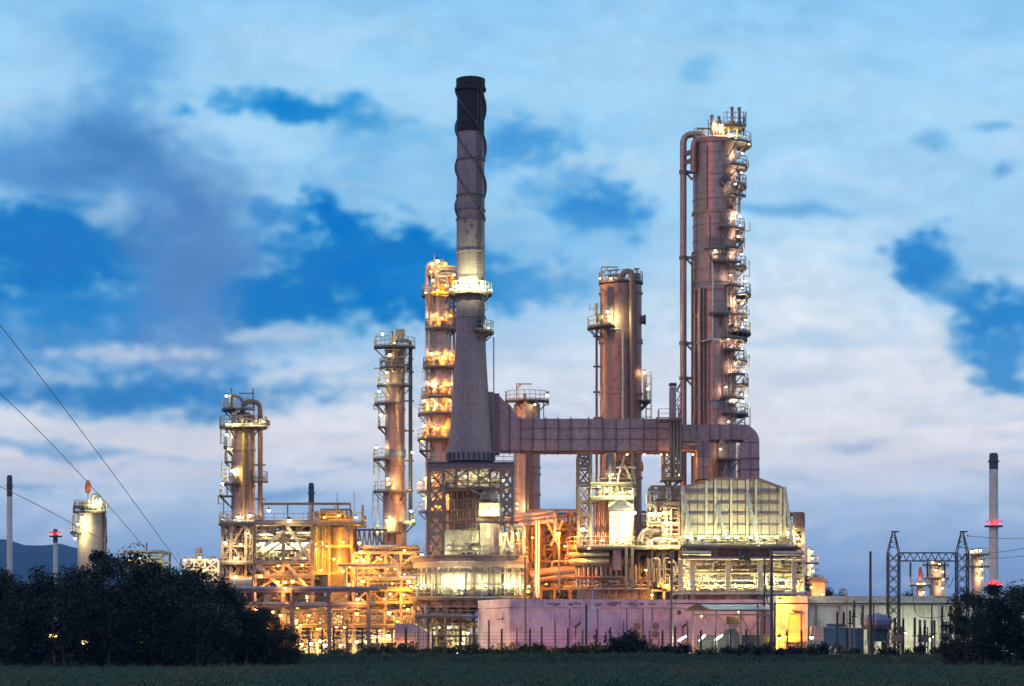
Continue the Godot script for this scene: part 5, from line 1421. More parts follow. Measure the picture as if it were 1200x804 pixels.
func build_pipe_bridge() -> void:
	var d := 256.0
	thing("pipe_bridge", gp(355, d), "long dark violet truss bridge carrying pipes before the amber frame", "bridge")
	for z in [d, d + 4.0]:
		for k in [[692, 694.5], [709.5, 712]]:
			for j in 4:
				var xs := [270, 296, 341, 386, 433]
				boxpx("chord", xs[j] + 0.2, xs[j + 1] - 0.2, k[0], k[1], z, 0.3, M.flange)
		for x in [270.0, 296.0, 341.0, 386.0, 432.0]: boxpx("post", x - 1.3, x + 1.3, 691, 716, z - 0.1, 0.5, M.flange)
		for k in 3:
			var x0: float = [297.0, 342.0, 387.0][k]
			for s in 8:
				var t0 := s / 8.0
				var t1 := (s + 1) / 8.0
				beam("arch_brace", pt(x0 + 44 * t0, 708 - sin(PI * t0) * 12, z + 0.2), pt(x0 + 44 * t1, 708 - sin(PI * t1) * 12, z + 0.2), 0.16, M.flange)
	for k in 6: pipe("pipe", [pt(270, 707.5, d + 0.8 + k * 0.6), pt(440, 707.5, d + 0.8 + k * 0.6)], 0.2, [M.pipe_silver, M.steel, M.pipe_grey][k % 3])
	for k in 3: pipe("pipe", [pt(270, 689.8, d + 0.6 + k * 1.2), pt(445, 689.8, d + 0.6 + k * 1.2)], 0.24, M.clad_blue)
	for x in [278.0, 342.0, 386.0, 432.0]:
		for z in [d + 0.1, d + 3.9]: beam("leg", pt(x, 769.5, z), pt(x, 712, z), 0.42, M.steel)
	for k in [[419, 702, 3.0, 0.2], [334, 689, 2.0, 0.17], [300, 714, 1.5, 0.15]]: lamp(pt(k[0], k[1], d - 0.4), "amber", k[2], k[3])

	thing("pipe_rack", gp(400, 266), "amber lit ground level pipe rack with many lamps behind trees", "pipe rack")
	var e := 264.0
	steel([330, 352, 372, 403, 415, 432, 451, 470, 486], [716, 734, 752], [e, e + 9], 0.36, M.steel, 0, 769.4)
	for k in [[358, 716, 372, 752], [404, 716, 414, 734], [452, 716, 468, 734]]: beam("brace", pt(k[0], k[1], e), pt(k[2], k[3], e), 0.22, M.steel)
	piping(332, 486, 716, 752, e + 0.5, e + 9, 80, 70, [M.steel, M.panel_c, M.pipe_silver, M.pipe_brown], 0.07, 0.24)
	piping(345, 486, 738, 768, e + 0.5, e + 10, 44, 60, [M.steel, M.panel_c, M.pipe_silver], 0.08, 0.26)
	for k in 4: boxpx("cable_tray", 332, 486, 722 + k * 9, 723.2 + k * 9, e + 1.5 + k, 0.6, M.galv)
	for k in [346, 380, 409, 444, 479]: ladder(pt(k, 768, e + 0.6), ml(52, e), Vector3(0.1, 0, 1), M.rail)
	for k in [[332, 486, 733], [352, 486, 751]]: deck(k[0], k[1], k[2], e - 0.3, 4, M.grating)
	for k in 34: lamp(pt(rr(345, 486), rr(716, 764), e + rr(-0.6, 4.0)), "amber" if k % 3 else "warm", 0.7, rr(0.08, 0.13))
	for k in [[384, 3.0], [393, 4.0], [440, 3.0], [424, 2.2], [476, 3.0], [362, 3.0]]:
		lathep("pump_drum", gp(k[0], e + 4) + Vector3(0, 0.1, 0), [Vector2(0.001, 0), Vector2(0.7, 0), Vector2(0.75, 0.2), Vector2(0.75, k[1]), Vector2(0.4, k[1] + 0.4), Vector2(0.001, k[1] + 0.5)], M.panel_c, null, 16)
	for k in [[353, 755, 4.0, 0.22], [364, 754, 5.0, 0.24], [376, 751, 6.0, 0.24], [381, 756, 4.0, 0.22], [399, 756, 1.5, 0.15], [418, 752, 4.0, 0.2], [429, 752, 3.0, 0.18], [442, 746, 8.0, 0.24], [455, 745, 5.0, 0.22], [456, 718, 4.0, 0.22], [418, 719, 3.5, 0.2], [329, 721, 2.5, 0.18], [320, 717, 2.0, 0.16], [362, 721, 2.5, 0.16], [466, 728, 2.0, 0.15], [404, 735, 2.0, 0.14], [372, 737, 3.0, 0.14], [471, 753, 2.0, 0.15], [349, 735, 3.0, 0.15], [478, 714, 2.0, 0.15]]:
		lamp(pt(k[0], k[1], e - 0.7), "warm" if k[1] > 740 else "amber", k[2] * 0.8, k[3])

	thing("upper_pipe_unit", gp(455, 272), "amber piping and dark box between silo and cylindrical furnace", "pipe rack")
	var f := 270.0
	steel([414, 432, 452, 470, 487], [648, 664, 678, 692, 706], [f, f + 9], 0.32, M.steel, 2, 769)
	pipe("main_pipe", [pt(396, 662, f - 1.5), pt(405, 663.5, f - 1.5), pt(405, 700, f - 1.5)], ml(1.7, f), M.pipe_grey, null, 14)
	pipe("main_pipe", [pt(402, 662.5, f - 1.8), pt(467, 662.5, f - 1.8), pt(467, 676.5, f - 1.8), pt(489, 676.5, f - 1.8)], ml(1.9, f), M.duct, null, 14)
	pipe("main_pipe", [pt(418, 664, f - 1.6), pt(418, 700, f - 1.6)], ml(1.3, f), M.duct)
	for k in 4: boxpx("cable_tray", 414, 488, 652 + k * 11, 653.2 + k * 11, f + 1.2 + k, 0.6, M.galv)
	for k in [428, 462, 482]: ladder(pt(k, 706, f + 0.4), ml(52, f), Vector3(0.1, 0, 1), M.rail)
	for k in 24: lamp(pt(rr(414, 488), rr(648, 712), f + rr(-0.6, 4.0)), "amber" if k % 3 else "warm", 0.7, rr(0.08, 0.13))
	boxpx("pump_house", 432, 455, 668, 676, f + 2, 3, M.clad_pale)
	for k in 4: boxpx("louvre", 434 + k * 5, 438.5 + k * 5, 684, 691, f - 0.8, 0.4, M.steel_dark)
	deck(430, 488, 690, f - 0.5, 8, M.pipe_yellow)
	deck(414, 488, 677.5, f - 0.5, 8, M.steel)
	piping(414, 488, 640, 690, f + 0.5, f + 8, 80, 60, [M.steel, M.pipe_silver, M.pipe_brown, M.pipe_yellow], 0.07, 0.22)
	piping(430, 488, 692, 715, f + 0.5, f + 8, 44, 40, [M.steel, M.pipe_yellow, M.panel_c], 0.07, 0.22)
	for k in [[423, 647, 7.0, 0.24], [418, 657, 4.0, 0.2], [426, 656, 5.0, 0.22], [425, 681, 4.5, 0.22], [402, 669, 3.0, 0.17], [409, 685, 2.4, 0.17], [479, 681, 5.0, 0.22], [457, 696, 3.0, 0.16], [473, 697, 3.0, 0.16], [446, 655, 2.0, 0.14], [474, 645, 2.5, 0.15], [494, 650, 2.0, 0.18], [484, 655, 1.5, 0.14]]:
		lamp(pt(k[0], k[1], f - 1.0), "amber", k[2], k[3])

	thing("corrugated_shed", gp(483, 250), "lilac ribbed metal shed with sloping roof behind the fence", "shed")
	var g := 248.0
	var b := MB.new()
	b.prism(PackedVector2Array([Vector2(wx(463, g), 0.0), Vector2(wx(504, g), 0.0), Vector2(wx(504, g), wy(741, g)), Vector2(wx(485, g), wy(731, g)), Vector2(wx(463, g), wy(731, g))]), -g, -g - 4)
	part("wall", b.mesh(), M.duct)
	for k in 14:
		var x := 463.5 + k * 3.05
		boxpx("rib", x, x + 1.0, 731.5 if x < 484 else 731.5 + (x - 484) * 0.5, 767, g - 0.1, 0.098, M.plaster)
	lamp(pt(471, 757, g - 1.2), "amber", 1.6, 0.15)

	thing("orange_pipe_unit", gp(650, 280), "orange lit structure with blazing floodlight between the furnaces", "pipe rack")
	var h := 282.0
	steel([617, 634, 650, 668, 682], [598, 620, 644, 668, 690], [h, h + 8], 0.34, M.steel, 1, 769)
	piping(618, 684, 604, 690, h - 1, h + 8, 46, 34, [M.steel, M.pipe_yellow, M.pipe_brown, M.pipe_silver], 0.08, 0.24)
	for k in [[602, 0.26], [607, 0.22], [612.5, 0.28]]:
		pipe("long_pipe", [pt(590, k[0] + 4, h - 14), pt(632, k[0] - 1, h - 13), pt(651, k[0] - 4, h - 13), pt(651, k[0] + 22, h - 13)], k[1], M.duct, null, 12)
	for k in [[630, 672, 0.55], [633, 679, 0.5]]: pipe("long_pipe", [pt(k[0] - 8, k[1] + 3, h - 12), pt(k[0] + 12, k[1] - 1, h - 12), pt(k[0] + 48, k[1] - 4, h - 12)], k[2], M.pipe_brown, null, 12)
	for k in [628.0, 631.0]: pipe("stand_pipe", [pt(k, 700, h - 14), pt(k, 610, h - 14)], ml(1.4, h), M.panel_c)
	for k in [[640, 610, 655, 640], [660, 610, 645, 640]]: beam("brace", pt(k[0], k[1], h - 3), pt(k[2], k[3], h - 3), 0.3, M.panel_c)
	beam("mast", pt(655, 695, h - 14.6), pt(655, 622, h - 14.6), 0.22, M.steel)
	for k in [[654, 625, 45.0, 0.245], [648, 601, 5.0, 0.2], [641, 606, 3.0, 0.14], [625, 601, 2.0, 0.14], [624, 630, 4.0, 0.14], [662, 640, 8.0, 0.14], [640, 684, 4.0, 0.14], [619, 693, 3.0, 0.2], [627, 669, 3.0, 0.12], [672, 675, 4.0, 0.12]]: lamp(pt(k[0], k[1], h - (15 if k[2] > 40.0 else 7)), "sodium", k[2], k[3])

# further units behind, seen through the frames in front
func back_unit(x0: float, x1: float, y0: float, d: float, label: String, tint: String) -> void:
	thing("back_pipe_unit", gp((x0 + x1) * 0.5, d), label, "pipe rack", "pipe units behind the front frames")
	var n := int((x1 - x0) / 22.0) + 1
	var xs := []
	for i in n + 1: xs.append(lerpf(x0, x1, float(i) / n))
	steel(xs, [y0, lerpf(y0, 769, 0.27), lerpf(y0, 769, 0.53), lerpf(y0, 769, 0.78)], [d, d + 10], 0.34, M.steel, 2, 769)
	for k in 3: deck(x0, x1, lerpf(y0, 769, [0.27, 0.53, 0.78][k]), d - 0.4, 10, M.steel)
	piping(x0, x1, y0 + 3, 766, d + 0.5, d + 9, int((x1 - x0) * 1.0), int((x1 - x0) * 0.9), [M.steel, M.pipe_silver, M.pipe_brown, M.panel_c], 0.08, 0.28)
	for i in n * 2:
		var x := rr(x0 + 5, x1 - 5)
		var y: float = lerpf(y0, 769, [0.27, 0.53, 0.78, 1.0][i % 4])
		var o := pt(x, y, d + rr(4, 9))
		var h := ml((769 - y0) * rr(0.14, 0.23), d)
		var r := rr(0.5, 1.1)
		lathep("drum", o, [Vector2(0.001, 0), Vector2(r, 0.05), Vector2(r, h * 0.86), Vector2(r * 0.7, h * 0.96), Vector2(0.001, h)], [M.panel_c, M.clad_pale, M.clad_pale][i % 3], null, 18)
	for i in n:
		panels(xs[i] + 1, xs[i + 1] - 1, lerpf(y0, 769, 0.29), 768, d + 10.2, 2, 5, [M.panel_c, M.steel, M.panel_b])
	for i in n * 3:
		lamp(pt(rr(x0 + 2, x1 - 2), rr(y0 + 8, 760), d + rr(-0.6, 3.0)), tint if i % 3 else "warm", rr(1.5, 4.0), rr(0.13, 0.2))

func build_back() -> void:
	back_unit(262, 372, 650, 300, "amber lit pipe maze behind the three storey frame", "amber")
	back_unit(374, 492, 655, 296, "amber lit pipe maze between the silo and the many-sided furnace", "amber")
	back_unit(608, 690, 640, 304, "orange pipe maze behind the floodlit orange structure", "sodium")
	back_unit(742, 800, 600, 290, "pipe maze behind the stacked lamplit decks", "warm")

# ---------------------------------------------------------------- far things
func far_stack(px0: float, px1: float, yt: float, yb: float, ycap: float, d: float, label: String, red: Array) -> void:
	thing("far_chimney", gp((px0 + px1) * 0.5, d), label, "chimney", "distant chimneys")
	var c := pt((px0 + px1) * 0.5, yb, d)
	c.y = 0.0
	var r := ml(px1 - px0, d) * 0.5
	var yc := wy(ycap, d)
	var y1 := wy(yt, d)
	lathep("shaft", c, [Vector2(r * 1.12, 0), Vector2(r, yc)], M.stack_pale, null, 24)
	var cap := lathep("dark_cap", c, [Vector2(r * 1.02, yc), Vector2(r * 1.0, y1 - 0.4), Vector2(r * 0.8, y1), Vector2(r * 0.7, y1 - 1.0)], M.stack_dark, null, 24)
	lathep("walkway", Vector3(c.x, lerpf(yc, y1, 0.45), c.z), [Vector2(r, 0), Vector2(r * 1.3, 0), Vector2(r * 1.3, 0.3), Vector2(r, 0.3)], M.stack_dark, cap, 20)
	for k in red:
		lathep("ring_walk", Vector3(c.x, wy(k, d) - 0.9, c.z), [Vector2(r, 0), Vector2(r + 1.0, 0), Vector2(r + 1.0, 0.3), Vector2(r, 0.3)], M.stack_dark, null, 20)
		for a in [25.0, 65.0, 115.0, 155.0]:
			lamp(polar(Vector3(c.x, wy(k, d), c.z), r + 0.7, a), "red", 1.2, 0.2)

func far_tower(x0: float, x1: float, yt: float, d: float, label: String, lamps: Array, decks: Array) -> void:
	thing("far_column", gp((x0 + x1) * 0.5, d), label, "column", "distant lit columns")
	shell("shell", x0, x1, yt, HY + EYE * F / d, d, M.clad_pale, 0.3, 1.2)
	var cx := (x0 + x1) * 0.5
	var r := ml(x1 - x0, d) * 0.5
	for k in decks: plat(pt(cx, k, d), r - 0.05, r + 1.3, -10, 190, M.grating, 3)
	pipe("side_line", [pt(x1 + 2, 742, d), pt(x1 + 2, yt + 4, d), pt(cx, yt - 1, d)], r * 0.14, M.pipe_grey)
	for k in lamps: lamp(pt(k[0], k[1], d - r - 1.0), "warm", k[2] * 0.4, 0.24)

func build_far() -> void:
	far_stack(8.0, 14.4, 557, 680, 582, 520, "slim pale chimney with dark tip behind the dark trees", [])
	far_stack(62.2, 67.6, 620, 680, 636, 560, "short pale chimney with red warning lamps behind the trees", [625.0])
	far_stack(1159.3, 1169.6, 531, 690, 550, 480, "tall pale chimney with dark top and red lit ring", [612.5, 684.0])
	far_stack(361.5, 368.0, 566, 690, 590, 400, "thin dark tipped chimney rising behind the amber frame", [])
	# the column over the dark trees
	var d := 430.0
	thing("wind_sock_column", gp(105.5, d), "pale clad column with orange windsock above dark trees", "column")
	shell("shell", 91, 120.5, 599, 766, d, M.clad_pale, 0.15, 0.9)
	plat(pt(105.5, 600, d), ml(10, d), ml(20, d), 0, 355, M.grating, 0)
	plat(pt(105.5, 594, d), ml(8, d), ml(18, d), 0, 355, M.grating, 0)
	plat(pt(105.5, 624, d), ml(14, d), ml(23, d), 120, 215, M.grating, 3)
	for x in [87.0, 95.0, 112.0, 125.0]: beam("post", pt(x, 601, d - 1), pt(x, 588, d - 1), 0.2, M.steel)
	pipe("side_line", [pt(123, 700, d), pt(123, 606, d), pt(118, 598, d)], 0.35, M.pipe_brown)
	pipe("side_line", [pt(86.5, 628, d), pt(86.5, 603, d)], 0.25, M.pipe_brown)
	pipe("vent", [pt(109, 600, d), pt(109, 579, d), pt(118, 582, d), pt(118, 594, d)], 0.35, M.pipe_silver)
	beam("sock_mast", pt(103, 600, d), pt(103, 577, d), 0.2, M.steel)
	lathep("windsock", pt(103, 578, d), [Vector2(0.35, 0), Vector2(0.55, 0.6), Vector2(0.5, 1.6), Vector2(0.25, 2.3), Vector2(0.001, 2.4)], M.orange_cloth, null, 10)
	piping(92, 122, 588, 600, d - 2, d + 1, 8, 6, [M.pipe_silver, M.pipe_brown], 0.1, 0.25)
	for k in [[112, 588, 9.0], [96, 606, 3.0], [96, 617, 3.0], [91, 614, 2.0], [88, 631, 2.0]]: lamp(pt(k[0], k[1], d - 3.4), "pale", k[2], 0.24)
	thing("far_machine_deck", gp(170, 400), "distant lit machine deck with open frame above dark trees", "steel frame")
	steel([145, 166, 191], [646, 658, 672], [400, 408], 0.35, M.steel, 2, 770)
	piping(146, 190, 650, 672, 401, 407, 14, 12, [M.panel_c, M.pipe_silver], 0.1, 0.3)
	for k in [[152, 656, 6.0], [165, 654, 6.0], [178, 658, 4.0]]: lamp(pt(k[0], k[1], 398), "pale", k[2] * 0.4, 0.2)
	thing("far_lit_unit", gp(235, 420), "distant pale lit unit just beside the amber frame", "process unit")
	steel([216, 228, 240, 256], [656, 668, 680], [420, 430], 0.4, M.panel_c, 1, 770)
	piping(216, 258, 655, 690, 421, 429, 26, 20, [M.panel_c, M.pipe_silver, M.clad_pale], 0.12, 0.4)
	lathep("stub_stack", pt(233, 668, 424), [Vector2(0.7, 0), Vector2(0.6, 4.0), Vector2(0.001, 4.0)], M.clad_pale, null, 12)
	for k in [[217, 656, 5.0], [225, 656, 4.0], [234, 653, 9.0], [246, 658, 5.0], [252, 656, 4.0], [240, 668, 5.0]]: lamp(pt(k[0], k[1], 416), "warm", k[2] * 0.35, 0.24)
	far_tower(1089, 1104.5, 658, 470, "distant stout lit column between the gantry legs", [[1101, 661, 5.0], [1097, 668, 5.0], [1105, 670, 4.0], [1105, 679, 4.0], [1104, 689, 4.0], [1093, 659, 3.0]], [662, 678])
	far_tower(1074, 1082.5, 683, 450, "distant short lit column with orange windsock", [[1076, 684, 5.0], [1083, 684, 5.0], [1082, 694, 4.0]], [686])
	lathep("windsock", pt(1078.5, 680, 450), [Vector2(0.2, 0), Vector2(0.38, 0.6), Vector2(0.36, 1.9), Vector2(0.2, 2.5), Vector2(0.001, 2.6)], M.orange_cloth, null, 10)
	beam("sock_mast", pt(1078.5, 684, 450), pt(1078.5, 679, 450), 0.2, M.steel)
	far_tower(1137.5, 1151, 647, 440, "distant lit column beside the pale chimney with red ring", [[1139, 646, 3.0], [1144, 645, 3.0], [1149, 645, 3.0], [1150, 658, 5.0], [1150, 667, 5.0], [1150, 677, 4.0]], [650, 664])
	far_tower(944.5, 950.5, 642, 400, "distant narrow column strung with lamps beside the stair tower", [[951, 646, 4.0], [952, 654, 4.0], [951, 662, 4.0], [953, 669, 6.0]], [660])

# ---------------------------------------------------------------- buildings before the plant
func wall_between(called: String, a: Vector3, b: Vector3, h: float, m: Material, th := 0.3, y0 := 0.0) -> MeshInstance3D:
	var x := b - a
	x.y = 0
	var w := x.length()
	x = x.normalized()
	return part(called, U.box, m, Transform3D(Basis(x * w, Vector3(0, h, 0), x.cross(Vector3.UP) * th), (a + b) * 0.5 + Vector3(0, y0 + h * 0.5, 0) + x.cross(Vector3.UP) * (-th * 0.5)))

func build_buildings() -> void:
	var A := gp(560, 262)
	var B := gp(597, 250)
	var C := gp(946, 258)
	thing("switch_house", B, "long low lilac plastered building with flat roof and stained parapet", "building")
	var h := wy(702, 250)
	var hs := h - 0.95
	var xf := (C - B).normalized()
	var nf := xf.cross(Vector3.UP) * -1.0
	var back := A - B
	wall_between("front_wall", B + xf * 0.02, C, hs, M.plaster)
	wall_between("side_wall", A, B, hs, M.plaster)
	wall_between("end_wall", C + back, C, hs, M.plaster)
	wall_between("back_wall", C + back, A, hs, M.plaster)
	# parapet band, proud of the wall, with a drip line below
	var cc := (B + C) * 0.5
	wall_between("parapet", B + xf * 0.02 + nf * -0.07, C + nf * -0.07, 0.88, M.plaster, 0.37, hs + 0.065)
	wall_between("parapet", A, B, 0.88, M.plaster, 0.36, hs + 0.065)
	var roof := MB.new()
	var y := Vector3(0, h - 0.5, 0)
	roof.flat(A + y, B + y, C + y, C + back + y, Vector3.UP)
	part("roof", roof.mesh(), M.soil_wall)
	var on := func(px: float) -> Vector3:      # point on the front wall seen at that column
		var t := 0.0
		for i in 24:
			var q := B.lerp(C, t)
			t += (px - (CX + q.x / -q.z * F)) / 349.0
		return B.lerp(C, clampf(t, 0.0, 1.0))
	# dark mould patches on the parapet: ragged thin plates of growth
	for k in [[646, 709, 4, 1.4], [652, 708.5, 3, 1.2], [668, 709, 2, 1.6], [678, 708, 5, 1.8], [702, 709, 3, 1.4], [715, 708, 4, 1.2], [718, 709.5, 5, 1.0], [722, 706.5, 7, 1.2], [738, 707, 4, 1.5], [742, 709, 5, 1.0], [750, 708, 4, 1.2], [764, 708, 4, 0.7]]:
		var o: Vector3 = on.call(k[0])
		var b := MB.new()
		for s in 9:
			var u := xf * (rr(-1, 1) * ml(k[2], 250)) + Vector3(0, rr(-1, 1) * ml(k[3], 250), 0)
			var w := rr(0.06, 0.3)
			var hh := rr(0.05, 0.16)
			var e := u + nf * -0.0
			b.flat(e - xf * w, e + xf * w + Vector3(0, rr(-0.05, 0.05), 0), e + xf * w * 0.7 + Vector3(0, hh, 0), e - xf * w * 0.8 + Vector3(0, hh * 0.7, 0), -nf)
		part("mould_stain", b.mesh(), M.mould, Transform3D(Basis(), Vector3(o.x, wy(k[1], 250), o.z) - nf * -0.0 + (nf * -1.0) * 0.085))
	# fittings on the wall
	var fit := func(called: String, x0: float, x1: float, y0: float, y1: float, th: float, m: Material, lift := 0.0) -> MeshInstance3D:
		var p: Vector3 = on.call(x0)
		var q: Vector3 = on.call(x1)
		var w := p.distance_to(q)
		return part(called, U.box, m, Transform3D(Basis(xf * w, Vector3(0, ml(y1 - y0, 252), 0), nf * th), (p + q) * 0.5 + Vector3(0, wy((y0 + y1) * 0.5, 252), 0) - nf * (th * 0.5 + lift)))
	for x in [734.0, 753.0, 764.0, 785.0, 700.0, 667.0]:
		fit.call("conduit", x, x + 0.8, 713.5, 760, 0.08, M.flange)
	fit.call("window", 794, 798, 715, 720, 0.08, M.dark)
	fit.call("vent_hood", 576 + 60, 640, 757, 762, 0.2, M.flange)
	for k in [[646, 667, 756, 768], [695, 717, 753, 768], [757, 770, 752, 768]]:
		var o: MeshInstance3D = fit.call("plinth", k[0], k[1], k[2], k[3], 0.5, M.plaster)
		fit.call("plinth_opening", k[0] + 1.5, k[1] - 3, k[2] + 3, k[3] - 1, 0.52, M.dark)
	fit.call("hose_reel", 697, 701, 746, 750, 0.3, M.orange_cloth)
	for k in [[674, 733], [800, 733]]:
		fit.call("bracket_arm", k[0], k[0] + 0.7, k[1], k[1] + 14, 0.1, M.steel_dark)
		var o: Vector3 = on.call(k[0])
		beam("bracket_lamp", Vector3(o.x, wy(k[1] + 2, 250), o.z + 0.2), Vector3(o.x + 0.5, wy(k[1] - 3, 250), o.z + 0.7), 0.22, M.steel_dark)
	# side wall: weather mast bracket and amber lamp that colours its foot
	beam("aerial", Vector3(wx(589, 252), wy(730, 252), -252), Vector3(wx(589, 252), wy(717, 252), -252), 0.06, M.steel_dark)
	beam("aerial", Vector3(wx(583, 252), wy(726, 252), -252), Vector3(wx(591, 252), wy(725, 252), -252), 0.1, M.steel_dark)
	# a taller end block standing forward, lit by an amber lamp
	var e := 248.0
	thing("end_block", gp(928, e), "amber lit block with a door standing forward of the lilac building", "building")
	boxpx("wall", 909.5, 946.5, 699.5, 770.0, e, 7.6, M.plaster)
	var dr := boxpx("door", 925, 938, 720, 749, e - 0.06, 0.058, M.door)
	for x in [924.3, 938.2]: boxpx("door_frame", x, x + 0.6, 719.4, 749, e - 0.1, 0.098, M.wood)
	boxpx("door_frame", 924.3, 938.8, 718.6, 719.4, e - 0.1, 0.098, M.wood)
	boxpx("canopy", 928, 936, 714.2, 715.6, e - 0.5, 0.498, M.wood)
	boxpx("step_landing", 920, 946, 751, 752.5, e - 1.4, 1.398, M.steel)
	railing([pt(921, 751, e - 1.3), pt(946, 751, e - 1.3)], M.rail)
	for x in [922.0, 932.0, 943.0]: beam("landing_leg", pt(x, 770, e - 1.2), pt(x, 752.5, e - 1.2), 0.12, M.steel_dark)
	boxpx("coping", 909, 947, 698.6, 699.5, e - 0.1, 7.8, M.plaster)
	for k in [[914, 704, 9.0], [922, 746, 4.0], [913.5, 747, 3.0]]:
		lamp(pt(k[0], k[1], e - 1.9), "gold", k[2] * 1.25, 0.2)

	thing("white_hall", gp(1040, 266), "long plain grey white hall behind the transformer yard", "building")
	var g := 264.0
	boxpx("wall", 947, 1240, 709, 769.3, g, 12, M.plaster_white)
	boxpx("fascia", 946, 1241, 698.5, 708.8, g - 0.25, 12.5, M.galv)
	boxpx("gutter", 946, 1241, 708.9, 709.6, g - 0.4, 0.14, M.steel)
	for x in [957.0, 985.0, 1058.0, 1100.0]: boxpx("downpipe", x, x + 1.0, 710, 768, g - 0.16, 0.15, M.galv)
	for k in 6: boxpx("service_hatch", 960 + k * 27, 974 + k * 27, 751, 756, g - 0.08, 0.075, M.plaster)
	for k in [[960, 690, 3.0], [975, 697, 1.5]]: lamp(pt(k[0] + 4, k[1] + 6.5, g + 1), "amber", 0.0, 0.12)
	lamp(pt(1090, 749, g - 7), "pale", 5.0, 0.24)
	lamp(pt(1094, 746, g - 6.5), "pale", 1.5, 0.15)
	lamp(pt(1061, 742, g - 5), "pale", 2.4, 0.12)

	thing("roof_turret", pt(959, 699, 268), "amber plastered roof turret with wide tiled cap", "turret")
	boxpx("wall", 951, 967, 683, 698.3, 268, 1.7, M.plaster)
	var cap := MB.new()
	for s in [[1, 1], [1, -1], [-1, 1], [-1, -1]]: pass
	var cy := wy(682.8, 268)
	var ctr := Vector3(wx(959, 268), 0, -268.85)
	var w0 := ml(12.5, 268)
	var p := [ctr + Vector3(-w0, cy, 1.3), ctr + Vector3(w0, cy, 1.3), ctr + Vector3(w0, cy, -1.3), ctr + Vector3(-w0, cy, -1.3)]
	var q := [ctr + Vector3(-0.5, cy + 0.7, 0.2), ctr + Vector3(0.5, cy + 0.7, 0.2), ctr + Vector3(0.5, cy + 0.7, -0.2), ctr + Vector3(-0.5, cy + 0.7, -0.2)]
	for i in 4: cap.flat(p[i], p[(i + 1) % 4], q[(i + 1) % 4], q[i], (p[i] + p[(i + 1) % 4]) * 0.5 - ctr - Vector3(0, cy, 0) + Vector3(0, 1, 0))
	cap.flat(p[0], p[1], p[2], p[3], Vector3.DOWN)
	cap.flat(q[0], q[1], q[2], q[3], Vector3.UP)
	part("tiled_cap", cap.mesh(), M.tile_roof)
	boxpx("eaves_slat", 952, 966, 681.0, 683, 267.7, 2.2, M.wood)
	lamp(pt(951, 688, 265), "gold", 8.0, 0.15)

	# open shed with blue roof
	var s := 243.0
	thing("blue_roof_shed", gp(852, s), "open post shed with blue metal roof over dark cabinets", "shed")
	var r := MB.new()
	var ya := wy(707, s)
	var yb := wy(714.5, s)
	r.flat(pt(818, 707, s + 3), pt(898, 707, s + 3), pt(908, 714.5, s - 0.4), pt(832, 714.5, s - 0.4), Vector3.UP)
	r.flat(pt(818, 707.5, s + 3), pt(898, 707.5, s + 3), pt(908, 715.2, s - 0.4), pt(832, 715.2, s - 0.4), Vector3.DOWN)
	r.flat(pt(832, 714.5, s - 0.4), pt(908, 714.5, s - 0.4), pt(908, 715.2, s - 0.4), pt(832, 715.2, s - 0.4), Vector3(0, 0, 1))
	r.flat(pt(818, 707, s + 3), pt(898, 707, s + 3), pt(908, 713, s + 6.4), pt(802, 714.5, s + 6.4), Vector3.UP)
	part("blue_roof", r.mesh(), M.roof_blue)
	var gable := MB.new()
	gable.prism(PackedVector2Array([Vector2(wx(801, s), wy(715, s)), Vector2(wx(831, s), wy(715, s)), Vector2(wx(817, s), wy(707.4, s))]), -s - 0.5, -s - 0.7)
	part("gable", gable.mesh(), M.wood)
	for x in [812.0, 839.5, 868.0, 893.0, 904.0]:
		beam("post", gp(x, s), pt(x, 714, s), 0.2, M.steel)
		beam("post", gp(x, s + 6), pt(x, 714, s + 6), 0.18, M.steel)
	beam("tie_beam", pt(812, 720.5, s), pt(904, 720.5, s), 0.16, M.steel)
	for k in [[814, 720, 836, 744], [826, 720, 820, 742], [826, 720, 832, 738], [852, 738, 843, 722], [868, 720, 880, 744], [892, 720, 880, 740]]: beam("brace", pt(k[0], k[1], s + 0.1), pt(k[2], k[3], s + 0.1), 0.1, M.steel)
	beam("rafter", pt(803, 715.6, s + 0.2), pt(904, 715.6, s + 0.2), 0.14, M.wood)
	lamp(pt(866, 717, s + 1.2), "amber", 1.6, 0.13)
	lamp(pt(822, 722, s + 2.2), "amber", 0.8, 0.1)
	thing("control_cabinet", gp(860, s + 1.5), "tall dark green cabinet with sloped top under the blue roof", "cabinet")
	boxpx("body", 852, 866, 722.5, 732, s + 1.4, 1.0, M.cabinet)
	boxpx("glazing", 854, 865, 732.3, 736, s + 1.6, 0.4, M.plaster)
	var cs := MB.new()
	cs.prism(PackedVector2Array([Vector2(wx(851, s), wy(744, s)), Vector2(wx(868, s), wy(744, s)), Vector2(wx(863, s), wy(736.5, s)), Vector2(wx(852, s), wy(736.5, s))]), -s - 0.8, -s - 2.6)
	part("sloped_desk", cs.mesh(), M.cabinet)
	for k in 5:
		var x0 := 818.0 + k * 17.6
		thing("floor_cabinet", gp(x0 + 8.5, s + 0.6), ["wide dark steel cabinet at the gable end of the shed", "dark steel cabinet beside the tilted strip lamps", "dark steel cabinet directly below the tall green cabinet", "dark steel cabinet with white notice under the shed", "dark steel cabinet at the amber lit end of the shed"][k], "cabinet", "dark cabinets under the blue roof")
		boxpx("body", x0, x0 + 17.2, 744, 768.5, s + 0.5, 1.1, M.cabinet)
		boxpx("door", x0 + 0.9, x0 + 8.4, 746, 767, s + 0.46, 0.038, M.cabinet)
		boxpx("door", x0 + 8.9, x0 + 16.3, 746, 767, s + 0.46, 0.038, M.cabinet)
		if k == 3: boxpx("notice", x0 - 2 + 3.2, x0 + 3.2, 753, 758, s + 0.42, 0.038, M.plaster)
